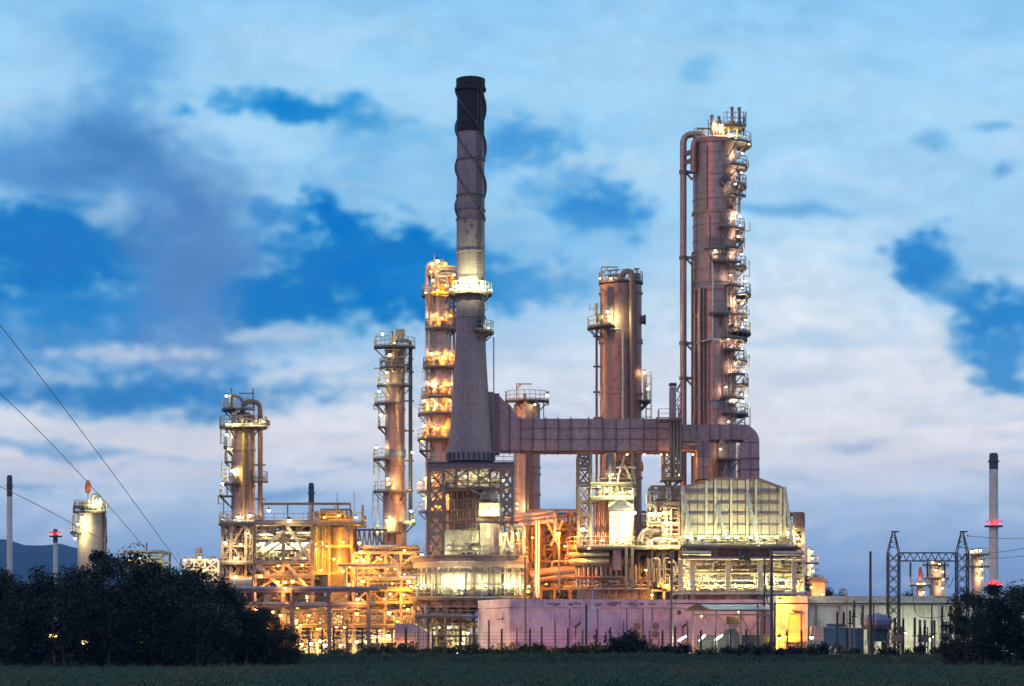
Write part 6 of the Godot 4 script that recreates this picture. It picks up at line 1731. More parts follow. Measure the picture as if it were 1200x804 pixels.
	# outdoor cooling units against the lilac wall
	for k in [[741, 751.5, "tall dusty cooling unit beside a wall conduit"], [762.5, 773, "tall dusty cooling unit beside the lamp post"]]:
		var ud := 250.3
		thing("cooling_unit", gp((k[0] + k[1]) * 0.5, ud), k[2], "cooling unit", "cooling units on the lilac wall")
		boxpx("cabinet", k[0], k[1], 729, 749, ud, 1.0, M.cabinet_pale)
		for j in 2:
			var o := pt((k[0] + k[1]) * 0.5 + 0.5, 734 + j * 9.5, ud)
			part("fan_grille", U.cyl, M.flange, along(o, o + Vector3(0, 0, 0.07), 0.75, 0.75))
		for x in [k[0] + 1.0, k[1] - 1.0]: beam("stand_leg", pt(x, 769, ud + 0.4), pt(x, 749, ud + 0.4), 0.1, M.steel_dark)
	for k in [[600, 607, "round fan set low on the corner of the lilac wall"], [752, 757, "dark meter box beside the taller cooling unit"], [695, 701, "small dark red meter box on the lilac wall"]]:
		var ud := 249.0
		thing("wall_unit", pt((k[0] + k[1]) * 0.5, 755, ud), k[2], "wall unit")
		if k[0] == 600:
			for j in 2:
				var o := pt(600.5 + j * 6.5, 755.5, ud)
				part("fan_housing", U.cyl, M.flange, along(o + Vector3(0, 0, -0.6), o, 0.6, 0.6))
				part("fan_hub", U.cyl, M.dark, along(o + Vector3(0, 0, 0.01), o + Vector3(0, 0, 0.06), 0.25, 0.25))
			beam("stand", gp(603, ud - 0.0), pt(603, 757, ud), 0.16, M.steel_dark)
		else:
			boxpx("box", k[0], k[1], 744, 749, ud, 0.5, M.pipe_brown)
			boxpx("lid", k[0] + 0.4, k[1] - 0.4, 744.5, 748.5, ud - 0.05, 0.048, M.dark)
			beam("stand", gp((k[0] + k[1]) * 0.5, ud + 0.2), pt((k[0] + k[1]) * 0.5, 749, ud + 0.2), 0.14, M.steel_dark)

# ---------------------------------------------------------------- lamps on posts, poles, fence
func build_posts() -> void:
	for k in [[787, 645, 241.0, 3.2, "tall grey utility pole before the lilac building"], [904, 646, 241.0, 3.6, "tall dark utility pole beside the amber end block"], [1020, 648, 244.0, 3.4, "tall bare dark pole before the white hall"], [896, 656, 244.5, 2.6, "dark pole standing at the corner of the blue roof shed"], [615.5, 655, 244.0, 2.4, "slim dark pole in front of the many-sided furnace"]]:
		var d: float = k[2]
		thing("utility_pole", gp(k[0], d), k[4], "pole", "utility poles")
		var o := gp(k[0], d)
		var h := wy(k[1], d)
		lathep("pole", o, [Vector2(ml(k[3], d) * 0.62, 0), Vector2(ml(k[3], d) * 0.42, h), Vector2(0.001, h)], M.post_dark if k[0] > 800 else M.steel, null, 14)
		lathep("cap", o + Vector3(0, h, 0), [Vector2(ml(k[3], d) * 0.5, 0), Vector2(ml(k[3], d) * 0.5, 0.12), Vector2(0.001, 0.2)], M.steel_dark, null, 12)
		for j in 5: boxp("step_iron", o + Vector3(0.22 * (1 if j % 2 else -1), 2.5 + j * 0.8, 0), Vector3(0.25, 0.03, 0.03), M.steel_dark)
	for k in [[800, 748, 0.9, 0.5, "first strip lamp on a short post beside the lamp post"], [823, 747.5, 0.6, 0.62, "middle strip lamp on a short post before the blue roof shed"], [842, 747.5, 0.8, 0.55, "strip lamp on a short post beside the dark cabinets"]]:
		var d := 241.5
		thing("strip_lamp_post", gp(k[0] - 2, d), k[4], "lamp", "tilted strip lamps on posts")
		var p := pt(k[0], k[1], d)
		beam("post", gp(k[0] - 2.5, d), Vector3(p.x - 0.22, p.y - 0.1, -d), 0.09, M.steel_dark)
		strip(p + Vector3(0, 0, 0.1), Vector3(k[2], k[3], 0.15), "white", 2.4)
	for k in [[913, 748, "amber", 5.0, "small lamp on a short post below the amber block"], [951, 747, "white", 1.4, "small white lamp fixed beside the blue transformer"], [541, 754, "pale", 4.0, "bright lamp on a post at the foot of the many-sided furnace"]]:
		var d := 243.0
		thing("post_lamp", gp(k[0], d), k[4], "lamp")
		beam("post", gp(k[0], d), pt(k[0], k[1] + 1, d), 0.1, M.steel_dark)
		boxp("bracket", pt(k[0], k[1] + 1.6, d), Vector3(0.5, 0.08, 0.2), M.steel_dark)
		lamp(pt(k[0], k[1], d), k[2], k[3], 0.2)
	thing("street_lamp", gp(991, 250), "unlit hooked street lamp before the white hall", "street lamp")
	pipe("post", [gp(992.5, 250), pt(992.5, 694, 250), pt(990.5, 690.5, 250), pt(987.5, 690.3, 250)], 0.07, M.steel, null, 8, 6.0)
	boxp("lamp_head", pt(986.6, 690.4, 250), Vector3(0.5, 0.12, 0.25), M.steel)
	# amber lamps that light the lilac building's foot, plus an added shrub-lighting pair
	for k in [[531, 766, 2.2, "amber", "added low amber fill lamp in the shrubs before the many-sided furnace"], [600, 766.5, 1.6, "amber", "added low amber fill lamp in the shrubs beside the ridge tent"], [575, 762, 5.0, "amber", "low amber flood lamp on the ground by the lilac side wall"], [648, 763, 1.3, "pink", "low reddish flood lamp on the ground at the middle of the lilac wall"], [712, 763, 1.3, "pink", "low reddish flood lamp on the ground near the cooling units"], [812, 762, 2.2, "pink", "low reddish flood lamp on the ground inside the blue roof shed"]]:
		var d := 246.5 if k[1] < 765 else 238.9
		thing("flood_lamp", gp(k[0], d), k[4], "lamp")
		boxp("base", gp(k[0], d) + Vector3(0, 0.06, 0), Vector3(0.5, 0.12, 0.3), M.dark)
		beam("yoke", gp(k[0], d) + Vector3(0, 0.12, 0), pt(k[0], k[1] + 2, d), 0.08, M.dark)
		lamp(pt(k[0], k[1], d), k[3], k[2], 0.14)

func build_fence() -> void:
	var d := 239.0
	thing("perimeter_fence", gp(640, d), "tall fence of thin posts and wire strands along the field", "fence")
	var px := 362.0
	var i := 0
	while px < 940.0:
		var hi := 736.0 + rr(-2, 3)
		if i % 5 == 3: hi = 727.0
		var x := wx(px, d)
		var m: Material = M.post if (i * 7) % 5 < 2 else M.post_dark
		var lean := rr(-0.06, 0.06)
		beam("post", Vector3(x, 0, -d), Vector3(x + lean, wy(hi, d), -d), 0.15 + rr(0, 0.07), m, null, "box")
		px += 16.0 + rr(-2, 2)
		i += 1
	for k in 7:
		pipe("wire_strand", [pt(360, 741 + k * 4.2, d - 0.12), pt(945, 741 + k * 4.2, d - 0.12)], 0.012, M.wire)
	for k in [[687, 708], [502, 725]]: beam("tall_post", gp(k[0], d), pt(k[0], k[1], d), 0.2, M.post_dark, null, "box")
	thing("hazard_barrier", gp(572, 241), "yellow black striped low barrier with amber sand heap boards", "barrier")
	for k in 7: beam("stripe_board", pt(556 + k * 4, 769.5, 240.6), pt(561 + k * 4, 762, 240.6), 0.14, M.pipe_yellow if k % 2 == 0 else M.post_dark, null, "box")
	beam("rail", pt(555, 763, 240.8), pt(590, 763, 240.8), 0.1, M.steel_dark)
	thing("tent_cover", gp(586, 243), "amber lit ridge tent cover beside the lilac side wall", "cover")
	var t := MB.new()
	t.prism(PackedVector2Array([Vector2(wx(574, 244), 0), Vector2(wx(599, 244), 0), Vector2(wx(592, 244), wy(755, 244)), Vector2(wx(583, 244), wy(755, 244))]), -244, -246)
	part("canvas", t.mesh(), M.door)
	beam("ridge_pole", pt(582, 754.8, 243.8), pt(593, 754.8, 243.8), 0.08, M.steel_dark)
	for k in [[471, 238.5, "dark timber trestle in front of the ribbed shed"], [981, 240.5, "dark tripod stand carrying insulators before the blue transformer"]]:
		var o := gp(k[0], k[1])
		thing("trestle", o, k[2], "trestle")
		var top := pt(k[0], 754, k[1])
		for s in [-1.0, 1.0]:
			beam("leg", Vector3(o.x + s * ml(14, k[1]), 0, o.z), top + Vector3(s * 0.1, 0, 0), 0.22, M.post_dark)
			beam("rear_leg", Vector3(o.x + s * ml(6, k[1]), 0, o.z - 1.2), top + Vector3(s * 0.1, 0, -0.1), 0.18, M.post_dark)
		beam("center_post", o, top, 0.24, M.post_dark)
		beam("cross_bar", Vector3(o.x - ml(8, k[1]), ml(6, k[1]), o.z), Vector3(o.x + ml(8, k[1]), ml(6, k[1]), o.z), 0.14, M.post_dark)
		if k[0] > 900:
			for j in [0.0, 7.5]: part("insulator", U.insulator, M.porcelain, Transform3D(Basis.from_scale(Vector3(1.1, ml(16, k[1]), 1.1)), pt(981 + j, 733, k[1])))
			beam("head_beam", pt(978, 733.5, k[1]), pt(992, 733.5, k[1]), 0.14, M.steel_dark)
			beam("post", pt(981, 754, k[1]), pt(981, 733, k[1]), 0.18, M.post_dark)
	# low boundary wall of the transformer yard
	var w := 236.5
	thing("boundary_wall", gp(960, w), "low dark concrete wall along the transformer yard", "wall")
	for k in 12:
		boxpx("wall_section", 788 + k * 28.5, 788 + k * 28.5 + 28.2, 766.8 + (k % 3) * 0.15, 772, w, 0.3, M.soil_wall)
		boxpx("pier", 788 + k * 28.5 - 1.2, 788 + k * 28.5 + 1.0, 766, 772, w - 0.08, 0.46, M.soil_wall)

# ---------------------------------------------------------------- transformer yard
func ins(parent_x: float, yb: float, yt: float, d: float, wide := 1.0) -> void:
	part("insulator", U.insulator, M.porcelain, Transform3D(Basis.from_scale(Vector3(wide, wy(yt, d) - wy(yb, d), wide)), pt(parent_x, yb, d)))

func build_yard() -> void:
	var d := 246.0
	thing("line_gantry", gp(1087, d), "steel lattice gantry with two pointed legs and hanging insulators", "gantry")
	for x0 in [1040.5, 1121.0]:
		var w := ml(13.0, d)
		var cx := wx(x0 + 6.5, d)
		var yt := wy(648, d)
		var yp := wy(624, d)
		for sx in [-0.5, 0.5]:
			for sz in [-0.5, 0.5]:
				beam("leg", Vector3(cx + sx * w, 0, -d + sz * w), Vector3(cx + sx * w, yt, -d + sz * w), 0.13, M.steel_dark)
				beam("peak_bar", Vector3(cx + sx * w, yt, -d + sz * w), Vector3(cx + sx * 0.2, yp, -d + sz * 0.2), 0.1, M.steel_dark)
		var n := 10
		for i in n:
			var a := yt * i / n
			var b := yt * (i + 1) / n
			for sz in [-0.5, 0.5]:
				beam("lacing", Vector3(cx - 0.5 * w, a, -d + sz * w), Vector3(cx + 0.5 * w, b, -d + sz * w), 0.07, M.steel_dark)
				beam("lacing", Vector3(cx + 0.5 * w, a, -d + sz * w), Vector3(cx - 0.5 * w, b, -d + sz * w), 0.07, M.steel_dark)
			for sx in [-0.5, 0.5]: beam("lacing", Vector3(cx + sx * w, a, -d - 0.5 * w), Vector3(cx + sx * w, b, -d + 0.5 * w), 0.07, M.steel_dark)
		for j in 3:
			var t := (j + 1) / 4.0
			var hw := lerpf(w, 0.4, t) * 0.5
			beam("lacing", Vector3(cx - hw, lerpf(yt, yp, t), -d + hw), Vector3(cx + hw, lerpf(yt, yp, t), -d + hw), 0.07, M.steel_dark)
			beam("lacing", Vector3(cx - hw, lerpf(yt, yp, t), -d + hw), Vector3(cx + hw * 0.8, lerpf(yt, yp, t + 0.22), -d + hw), 0.06, M.steel_dark)
		boxp("peak_plate", Vector3(cx + 0.15, yp + 0.08, -d), Vector3(0.8, 0.14, 0.3), M.steel_dark)
	for z in [d - 0.5, d + 0.5]:
		for y in [648.0, 657.5]: beam("chord", pt(1054, y, z), pt(1121, y, z), 0.14, M.steel_dark)
		for k in 8:
			var a := 1054.0 + k * 8.375
			beam("web", pt(a, 657.5, z), pt(a + 4.19, 648, z), 0.08, M.steel_dark)
			beam("web", pt(a + 4.19, 648, z), pt(a + 8.375, 657.5, z), 0.08, M.steel_dark)
	for x in [1067.0, 1087.0, 1107.0]: ins(x, 675.5, 659, d, 0.9)
	# jumper loops and busbar
	thing("bus_pipe", pt(950, 707, 243.5), "long thin horizontal bus pipe before the white hall", "bus pipe")
	pipe("pipe", [pt(782, 707.4, 243.5), pt(1128, 707.4, 243.5)], 0.075, M.steel_dark)
	for x in [904.0, 1020.0, 1088.0]: beam("post", gp(x + 4, 243.5), pt(x + 4, 707, 243.5), 0.12, M.steel_dark)
	var k3 := 0
	for k in [[1067, 675.5, 1073, 724, 1100, 724], [1087, 675.5, 1094, 700, 1113, 700], [1107, 675.5, 1112, 690, 1118, 676]]:
		thing("jumper_wire", pt(k[0], k[1], d), ["slack wire hanging from the gantry insulator to the yard", "slack wire hanging from the middle gantry insulator", "short slack wire looping to the gantry leg"][k3], "wire")
		k3 += 1
		pipe("wire", [pt(k[0], k[1], d), pt(k[2] - 3, (k[1] + k[3]) * 0.5, d), pt(k[2], k[3], d), pt(k[4], k[5], d)], 0.035, M.wire, null, 6, 30.0)
		boxp("clamp", pt(k[0], k[1], d), Vector3(0.16, 0.16, 0.16), M.steel_dark)
	# transformers
	var e := 247.0
	thing("transformer", gp(972, e), "wide dark blue transformer with ribbed radiators and bushings", "transformer")
	boxpx("tank", 965, 992, 735, 757, e, 2.4, M.trans_blue)
	for k in 9: boxpx("radiator_fin", 950.5 + k * 1.7, 951.6 + k * 1.7, 734, 751, e - 0.2, 2.2, M.trans_lilac)
	boxpx("conservator", 970, 990, 731, 734.6, e + 0.6, 1.0, M.trans_blue)
	for x in [969.0, 988.0]: boxpx("foot", x - 2, x + 2, 757.2, 770, e + 0.2, 1.8, M.steel_dark)
	for x in [989.0, 1000.0, 1010.0]: ins(x, 733, 718, e + 0.5, 1.2)
	boxpx("cable_box", 993, 1012, 736, 768, e + 0.3, 1.6, M.trans_blue)
	thing("transformer", gp(1029, e), "tall blue transformer with rounded lilac oil tank on top", "transformer")
	boxpx("tank", 1020, 1040, 735, 752, e, 2.4, M.trans_blue)
	for k in [[1019, 1.0], [1028, 1.25], [1036, 1.0]]:
		lathep("oil_tank", pt(k[0], 728, e - 1.0), [Vector2(0.3, -0.75), Vector2(0.75 * k[1], -0.4), Vector2(0.85 * k[1], 0.1), Vector2(0.6 * k[1], 0.6), Vector2(0.001, 0.75 * k[1])], M.trans_lilac, null, 18)
	boxpx("neck", 1024, 1032, 728, 735, e - 0.4, 1.0, M.trans_lilac)
	for x in [1022.0, 1038.0]: boxpx("foot", x - 2, x + 2, 752.2, 770, e + 0.2, 1.8, M.steel_dark)
	for x in [1014.0, 1043.0]: ins(x, 738, 722, e + 0.2, 1.2)
	# post insulators and breakers standing in the yard
	var spots := [[1001, 704, 722], [1011, 709, 724], [1049, 724, 742], [1058.5, 725, 742], [1072, 724, 745], [1078, 727, 744], [1084, 727, 744], [1092, 727, 742], [1095, 727, 742], [1104, 710, 722], [1114, 710, 722], [1104.5, 727, 745], [996, 716, 730], [888, 707, 720], [895, 707, 720]]
	var where := ["beside the blue transformer radiators", "between the two transformers", "at the foot of the gantry leg", "just inside the gantry leg", "standing alone before the white hall", "in a close pair below the gantry", "second of the close pair below the gantry", "beside the bright yard lamp", "close behind the bright yard lamp", "raised on a frame beside the dark bush", "raised on the same frame next to the bush", "below the raised frame by the bush", "next to the cable box", "at the blue roof corner", "second at the blue roof corner"]
	for i in spots.size():
		var k: Array = spots[i]
		var z := 243.0 + (i % 4) * 1.2
		thing("post_insulator", gp(k[0], z), "dark ribbed post insulator " + where[i], "insulator", "post insulators in the yard")
		beam("post", gp(k[0], z), pt(k[0], k[2] + 1.2, z), 0.2, M.steel_dark if i % 2 else M.steel)
		boxp("head_plate", pt(k[0], k[2] + 0.6, z), Vector3(0.5, 0.1, 0.4), M.steel_dark)
		ins(k[0], k[2], k[1], z, 1.15)
		boxp("terminal", pt(k[0], k[1] - 0.4, z), Vector3(0.4, 0.06, 0.12), M.galv)
	for k in [[1052, 744, "breaker box on legs at the gantry foot"], [1083, 745, "breaker box on legs left of the yard lamp glow"], [1109, 742, "breaker box on legs beside the dark bush"]]:
		var z := 245.0
		thing("breaker", gp(k[0], z), "grey " + k[2].replace("left of", "next to"), "breaker", "breakers in the yard")
		boxpx("box", k[0] - 6, k[0] + 6, k[1], k[1] + 8, z, 0.9, M.steel)
		for s in [-4.5, 4.5]: beam("leg", gp(k[0] + s, z + 0.4), pt(k[0] + s, k[1] + 8, z + 0.4), 0.12, M.steel_dark)
		for s in [-4.0, 0.0, 4.0]: ins(k[0] + s, k[1], k[1] - 10, z + 0.4, 0.8)

# ---------------------------------------------------------------- overhead lines
func build_wires() -> void:
	# strung from poles beyond the frame down to the plant behind the trees
	var list := [[[-140, 225], [0, 381], [212, 664], 60.0, 235.0, "uppermost overhead wire falling from the sky into the trees"], [[-140, 370], [0, 461], [172, 645], 70.0, 240.0, "middle overhead wire falling past the windsock column"], [[-140, 510], [0, 570], [125, 636], 80.0, 245.0, "lower overhead wire falling to the dark trees"]]
	for k in list:
		var a := pt(k[0][0], k[0][1], 170.0)
		var b := pt(k[1][0], k[1][1], 190.0)
		var c := pt(k[2][0], k[2][1], 250.0)
		var p := PackedVector3Array()
		# a smooth curve through the three points
		for i in 25:
			var t := i / 24.0
			p.append(a * (2.0 * (t - 0.5) * (t - 1.0)) + b * (-4.0 * t * (t - 1.0)) + c * (2.0 * t * (t - 0.5)))
		thing("overhead_wire", a, k[5], "wire", "overhead wires")
		var m := MB.new()
		m.tube(p, 0.032, 5)
		part("wire", m.mesh(), M.wire)
		part("end_insulator", U.insulator, M.porcelain, Transform3D(Basis.from_scale(Vector3(0.6, 0.8, 0.6)), c))
	var right := [[[1134, 628], [1260, 606], "highest thin wire running from the gantry past the pale chimney"], [[1134, 650], [1165, 641], "middle thin wire running from the gantry past the pale chimney"], [[1134, 655], [1165, 653], "lowest thin wire running from the gantry past the pale chimney"]]
	for k in right:
		var a := pt(k[0][0], k[0][1], 246.0)
		var b := pt(1290, k[0][1] - [9, 34, 25][right.find(k)], 215.0)
		var p := PackedVector3Array()
		for i in 13:
			var t := i / 12.0
			p.append(a.lerp(b, t) - Vector3(0, sin(PI * t) * 0.6, 0))
		thing("line_wire", a, k[2], "wire", "line wires at the gantry")
		var m := MB.new()
		m.tube(p, 0.028, 5)
		part("wire", m.mesh(), M.wire)
		boxp("clamp", a, Vector3(0.16, 0.16, 0.16), M.steel_dark)

# ---------------------------------------------------------------- plants
func leaf_mass(clumps: Array, per: int, size: float, seed_: int) -> ArrayMesh:
	var g := RandomNumberGenerator.new()
	g.seed = seed_
	var v := PackedVector3Array()
	var n := PackedVector3Array()
	var ix := PackedInt32Array()
	for c in clumps:
		var o: Vector3 = c[0]
		var r: float = c[1]
		for i in per:
			var u := Vector3(g.randfn(), g.randfn(), g.randfn()).normalized()
			var p := o + u * r * pow(g.randf(), 0.4) * Vector3(1.0, 0.8, 1.0)
			var a := Vector3(g.randfn(), g.randfn() * 0.7 - 0.2, g.randfn()).normalized()
			var b := a.cross(u + Vector3(0.01, 0.3, 0.02)).normalized()
			var l := size * g.randf_range(0.6, 1.4)
			var nn := (a.cross(b) * 0.6 + u).normalized()
			var k := v.size()
			v.append(p - a * l * 0.5); v.append(p + b * l * 0.28); v.append(p + a * l * 0.5); v.append(p - b * l * 0.28)
			for j in 4: n.append(nn)
			ix.append_array(PackedInt32Array([k, k + 1, k + 2, k, k + 2, k + 3]))
	var arr := []
	arr.resize(Mesh.ARRAY_MAX)
	arr[Mesh.ARRAY_VERTEX] = v
	arr[Mesh.ARRAY_NORMAL] = n
	arr[Mesh.ARRAY_INDEX] = ix
	var m := ArrayMesh.new()
	m.add_surface_from_arrays(Mesh.PRIMITIVE_TRIANGLES, arr)
	return m

func make_crown(h: float, w: float, seed_: int, count: int, low: float) -> ArrayMesh:
	var g := RandomNumberGenerator.new()
	g.seed = seed_
	var clumps := []
	for i in count:
		var t := g.randf()
		var y := lerpf(low, 1.0, t)
		# an uneven, leaning outline: widest below the middle
		var prof := sqrt(maxf(0.03, 1.0 - pow((t - 0.38) / 0.66, 2)))
		var a := g.randf() * TAU
		var rad := w * 0.5 * prof * (0.35 + 0.65 * sqrt(g.randf()))
		clumps.append([Vector3(cos(a) * rad, y * h * (0.92 + 0.08 * g.randf()) , sin(a) * rad), g.randf_range(0.6, 1.5) * w * 0.135])
	return leaf_mass(clumps, 190, 0.3, seed_ + 50)

func build_trees() -> void:
	var variants := []
	for i in 5:
		variants.append(make_crown(10.0, 9.5, 40 + i * 7, 58, 0.10))
	var trunk := MB.new()
	trunk.tube(PackedVector3Array([Vector3(0, 0, 0), Vector3(0.1, 2.0, 0.05), Vector3(-0.05, 4.5, 0.1), Vector3(0.1, 7.0, 0)]), 0.28, 10, 0.1)
	var tm := trunk.mesh()
	var limbs := []
	for i in 5:
		var b := MB.new()
		var a := TAU * i / 5.0
		b.tube(PackedVector3Array([Vector3(0, 2.2 + i * 0.5, 0), Vector3(cos(a) * 1.3, 3.6 + i * 0.5, sin(a) * 1.3), Vector3(cos(a) * 2.9, 5.2 + i * 0.5, sin(a) * 2.7)]), 0.13, 7, 0.04)
		limbs.append(b.mesh())
	# [px of the trunk, row of the top, distance, width factor, label]
	var list := [
		[-12, 664, 222, 1.1, "dark tree at the outer end of the row, before the slim chimney"], [28, 668, 218, 1.0, "low dark tree between the two small chimneys"], [62, 672, 216, 0.95, "dark tree below the short chimney with red lamps"],
		[96, 664, 221, 1.0, "dark tree below the windsock column"], [132, 644, 224, 1.0, "tallest dark tree with a tuft rising beside the windsock column"], [152, 655, 214, 1.05, "broad dark tree before the distant machine deck"],
		[186, 661, 219, 1.0, "round dark tree beside the distant machine deck"], [215, 663, 223, 1.05, "dark tree below the distant pale lit unit"], [240, 668, 215, 1.0, "dark tree before the end of the amber frame"],
		[264, 690, 220, 0.9, "dark sloping tree below the domed column"], [290, 708, 216, 0.85, "low dark tree under the start of the violet pipe bridge"], [313, 722, 219, 0.8, "small dark tree before the pipe bridge legs"], [331, 738, 217, 0.6, "smallest dark tree at the bright end of the row"],
		[75, 690, 211, 0.9, "low dark front tree hiding small lights of the yard"], [180, 688, 210, 0.95, "low dark front tree in the middle of the dense row"], [8, 700, 210, 0.9, "low dark front tree at the outer end of the row"], [128, 700, 209, 0.9, "low dark front tree before the tallest dark tree"], [232, 702, 209, 0.9, "low dark front tree beside the sloping tree"],
		[1150, 690, 216, 0.85, "dark bushy tree hiding the end of the white hall"], [1182, 684, 220, 1.0, "dark tree below the pale chimney with red ring"], [1205, 688, 214, 0.9, "dark tree at the outer end of the transformer yard"], [1133, 712, 213, 0.6, "low dark bush beside the gantry leg"]]
	for i in list.size():
		var k: Array = list[i]
		var d: float = k[2]
		var h := wy(k[1], d) - FIELD
		var o := thing("broadleaf_tree", gp(k[0], d) + Vector3(0, FIELD, 0), k[4], "tree", "dark trees at the field edge")
		var s := h / 10.2
		var turn := Basis(Vector3.UP, i * 1.7)
		var at := gp(k[0], d) + Vector3(0, FIELD, 0)
		part("trunk", tm, M.bark, Transform3D(turn.scaled(Vector3(s, s, s)), at))
		for j in 3: part("limb", limbs[(i + j * 2) % 5], M.bark, Transform3D(turn.scaled(Vector3(s, s, s)), at))
		var w: float = k[3] * (0.55 + 0.45 * s)
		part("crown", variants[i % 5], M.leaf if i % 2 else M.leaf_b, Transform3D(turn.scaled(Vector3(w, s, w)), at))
	# two bushes seen over the white hall
	for k in [[944, 672, 9.0, 280.0, "dark tree behind the amber turret"], [978, 688, 6.0, 282.0, "dark tree beyond the white hall beside the turret"], [1062, 692, 6.0, 284.0, "dark shrubby tree top over the white hall roof"]]:
		var d: float = k[3]
		var h := wy(k[1], d)
		thing("broadleaf_tree", gp(k[0], d), k[4], "tree", "dark trees at the field edge")
		var s := h / 10.2
		part("trunk", tm, M.bark, Transform3D(Basis.from_scale(Vector3.ONE * s), gp(k[0], d)))
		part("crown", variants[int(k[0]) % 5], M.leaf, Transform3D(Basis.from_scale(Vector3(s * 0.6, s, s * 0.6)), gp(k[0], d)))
	# shrubs along the fence
	var bush := []
	for i in 3:
		var g := RandomNumberGenerator.new()
		g.seed = 300 + i
		var cl := []
		for j in 14: cl.append([Vector3(g.randf_range(-1, 1), g.randf_range(0.15, 0.75), g.randf_range(-0.7, 0.7)), g.randf_range(0.25, 0.42)])
		bush.append(leaf_mass(cl, 60, 0.2, 320 + i))
	var stem := MB.new()
	for j in 5: stem.tube(PackedVector3Array([Vector3(j * 0.1 - 0.2, 0, 0), Vector3((j - 2) * 0.25, 0.5, 0.1 * (j % 2))]), 0.03, 5, 0.012)
	var sm := stem.mesh()
	var names := ["before the pipe rack", "before the ribbed shed", "at the foot of the many-sided furnace", "beside the striped barrier", "before the lilac side wall", "at the corner of the lilac wall", "before the low opening in the lilac wall", "below the bracket lamp on the lilac wall", "before the cooling units", "at the foot of the grey utility pole", "below the strip lamps", "before the dark cabinets", "at the foot of the dark utility pole", "before the blue transformer", "before the gantry legs"]
	var sx := [395, 430, 452, 476, 497, 515, 533, 552, 569, 590, 612, 630, 644, 661, 676, 690, 704, 718, 729, 736, 748, 762, 780, 800, 826, 848, 870, 893, 911, 928, 945, 962, 1000, 1040, 1075, 1105]
	for i in sx.size():
		var px: float = sx[i]
		var d := 237.6 + (i % 3) * 0.5 - (1.6 if px > 780 else 0.0)
		var big := 1.0 + 0.5 * ((i * 5) % 4) / 3.0
		if i == 18 or i == 19: big = 2.6
		if i == 20: big = 2.0
		var nm: String = names[clampi(int((px - 390) / 48.0), 0, 14)]
		var o := thing("shrub", gp(px, d), ("tallest rounded dark shrub " if i == 18 else "second tall rounded dark shrub " if i == 19 else "upright dark shrub " if i == 20 else ["ankle high flat", "knee high leafy", "thigh high leafy", "waist high rounded"][(i * 5) % 4] + " shrub ") + nm, "shrub", "shrubs along the fence")
		var tf := Transform3D(Basis(Vector3.UP, i * 2.1).scaled(Vector3(1.25 if big < 2 else 1.5, big * 1.1, 1.2)), gp(px, d))
		part("stems", sm, M.bark, tf)
		part("foliage", bush[i % 3], M.leaf_lamplit if px < 720 and big < 2 else M.leaf, tf)  # shrubs near the amber lamps take the leaf colour with lamplight painted in

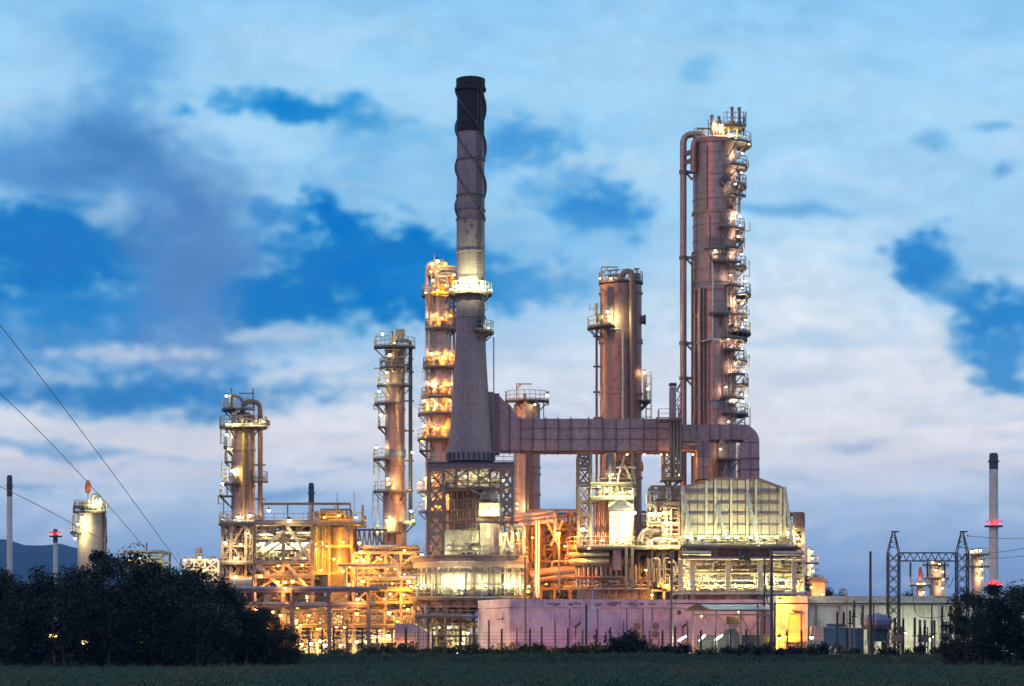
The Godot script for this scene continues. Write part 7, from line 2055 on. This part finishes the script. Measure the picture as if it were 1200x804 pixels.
func build_grass() -> void:
	var g := RandomNumberGenerator.new()
	g.seed = 77
	var tuft := MB.new()
	for i in 9:
		var a := g.randf() * TAU
		var o := Vector3(g.randf_range(-0.25, 0.25), 0, g.randf_range(-0.25, 0.25))
		var lean := Vector3(cos(a), 0, sin(a)) * g.randf_range(0.05, 0.32)
		var side := Vector3(-sin(a), 0, cos(a)) * g.randf_range(0.018, 0.035)
		var h := g.randf_range(0.45, 0.95)
		var m := o + lean * 0.35 + Vector3(0, h * 0.6, 0)
		var t := o + lean + Vector3(0, h, 0)
		var up := Vector3(lean.x, 0.5, lean.z).normalized()
		tuft.quad(o - side, o + side, m + side * 0.8, m - side * 0.8, up, up, up, up)
		tuft.tri(m - side * 0.8, m + side * 0.8, t, up)
	var mm := MultiMesh.new()
	mm.transform_format = MultiMesh.TRANSFORM_3D
	mm.use_colors = true
	mm.mesh = tuft.mesh()
	var count := 75000
	mm.instance_count = count
	var patch := FastNoiseLite.new()
	patch.seed = 8
	patch.frequency = 0.045
	for i in count:
		var d := 120.0 + 117.0 * sqrt(g.randf())
		var y := FIELD if d < 229.0 else minf(-0.03, FIELD + (d - 229.0) * 0.16)
		var x := g.randf_range(-1, 1) * (d * 0.235 + 4.0)
		var s := 0.75 + 0.5 * g.randf() + 0.45 * patch.get_noise_2d(x * 2.0, d)
		if g.randf() < 0.02: s *= 1.8
		var dry := clampf(patch.get_noise_2d(x * 1.3 + 300.0, d * 0.6) * 1.4 + g.randf_range(-0.25, 0.25), 0.0, 1.0)
		mm.set_instance_color(i, Color(0.032, 0.078, 0.042).lerp(Color(0.085, 0.082, 0.038), dry) * g.randf_range(0.7, 1.25))
		mm.set_instance_transform(i, Transform3D(Basis(Vector3.UP, g.randf() * TAU).scaled(Vector3(1.0, maxf(0.3, s) * 0.62, 1.0)), Vector3(x, y, -d)))
	var o := MultiMeshInstance3D.new()
	o.name = "field_grass"
	o.multimesh = mm
	M.grass.vertex_color_use_as_albedo = true
	o.material_override = M.grass
	o.set_meta("kind", "stuff")
	o.set_meta("label", "tall dark green grass covering the whole field")
	o.set_meta("category", "grass")
	add_child(o)

func build_tree_lights() -> void:
	# low yard lamps that glint through gaps of the tree row
	for k in [[97, 752, 6.0, "yard lamp glinting low through the dark trees under the windsock column"], [160, 751, 5.0, "yard lamp glinting low through the middle of the dark tree row"], [60, 745, 3.0, "yard lamp glinting through dark leaves below the short chimney"], [217, 752, 2.0, "yard lamp glinting through the dark trees near the amber frame"]]:
		var d := 216.0
		thing("yard_lamp", gp(k[0], d) + Vector3(0, FIELD, 0), k[3], "lamp")
		beam("post", gp(k[0], d) + Vector3(0, FIELD, 0), pt(k[0], k[1] + 1, d), 0.12, M.steel_dark)
		boxp("bracket", pt(k[0], k[1] + 1.6, d), Vector3(0.6, 0.1, 0.2), M.steel_dark)
		lamp(pt(k[0], k[1], d), "warm", k[2] * 0.3, 0.24)
		lamp(pt(k[0] + 5, k[1] + 0.5, d), "amber", 0.1, 0.12)

func _ready() -> void:
	rng.seed = 7
	build_camera()
	build_sky()
	build_sun()
	make_units()
	make_materials()
	build_setting()
	build_chimney()
	build_chimney_table()
	build_heater_a()
	build_duct()
	build_tall_column()
	build_elevator_tower()
	build_heater_c()
	build_heater_b()
	build_mid_column()
	build_small_column()
	build_bright_column()
	build_slim_column()
	build_domed_column()
	build_process_frame()
	build_pipe_bridge()
	build_back()
	build_far()
	build_buildings()
	build_yard()
	build_posts()
	build_fence()
	build_wires()
	build_trees()
	build_grass()
	build_tree_lights()
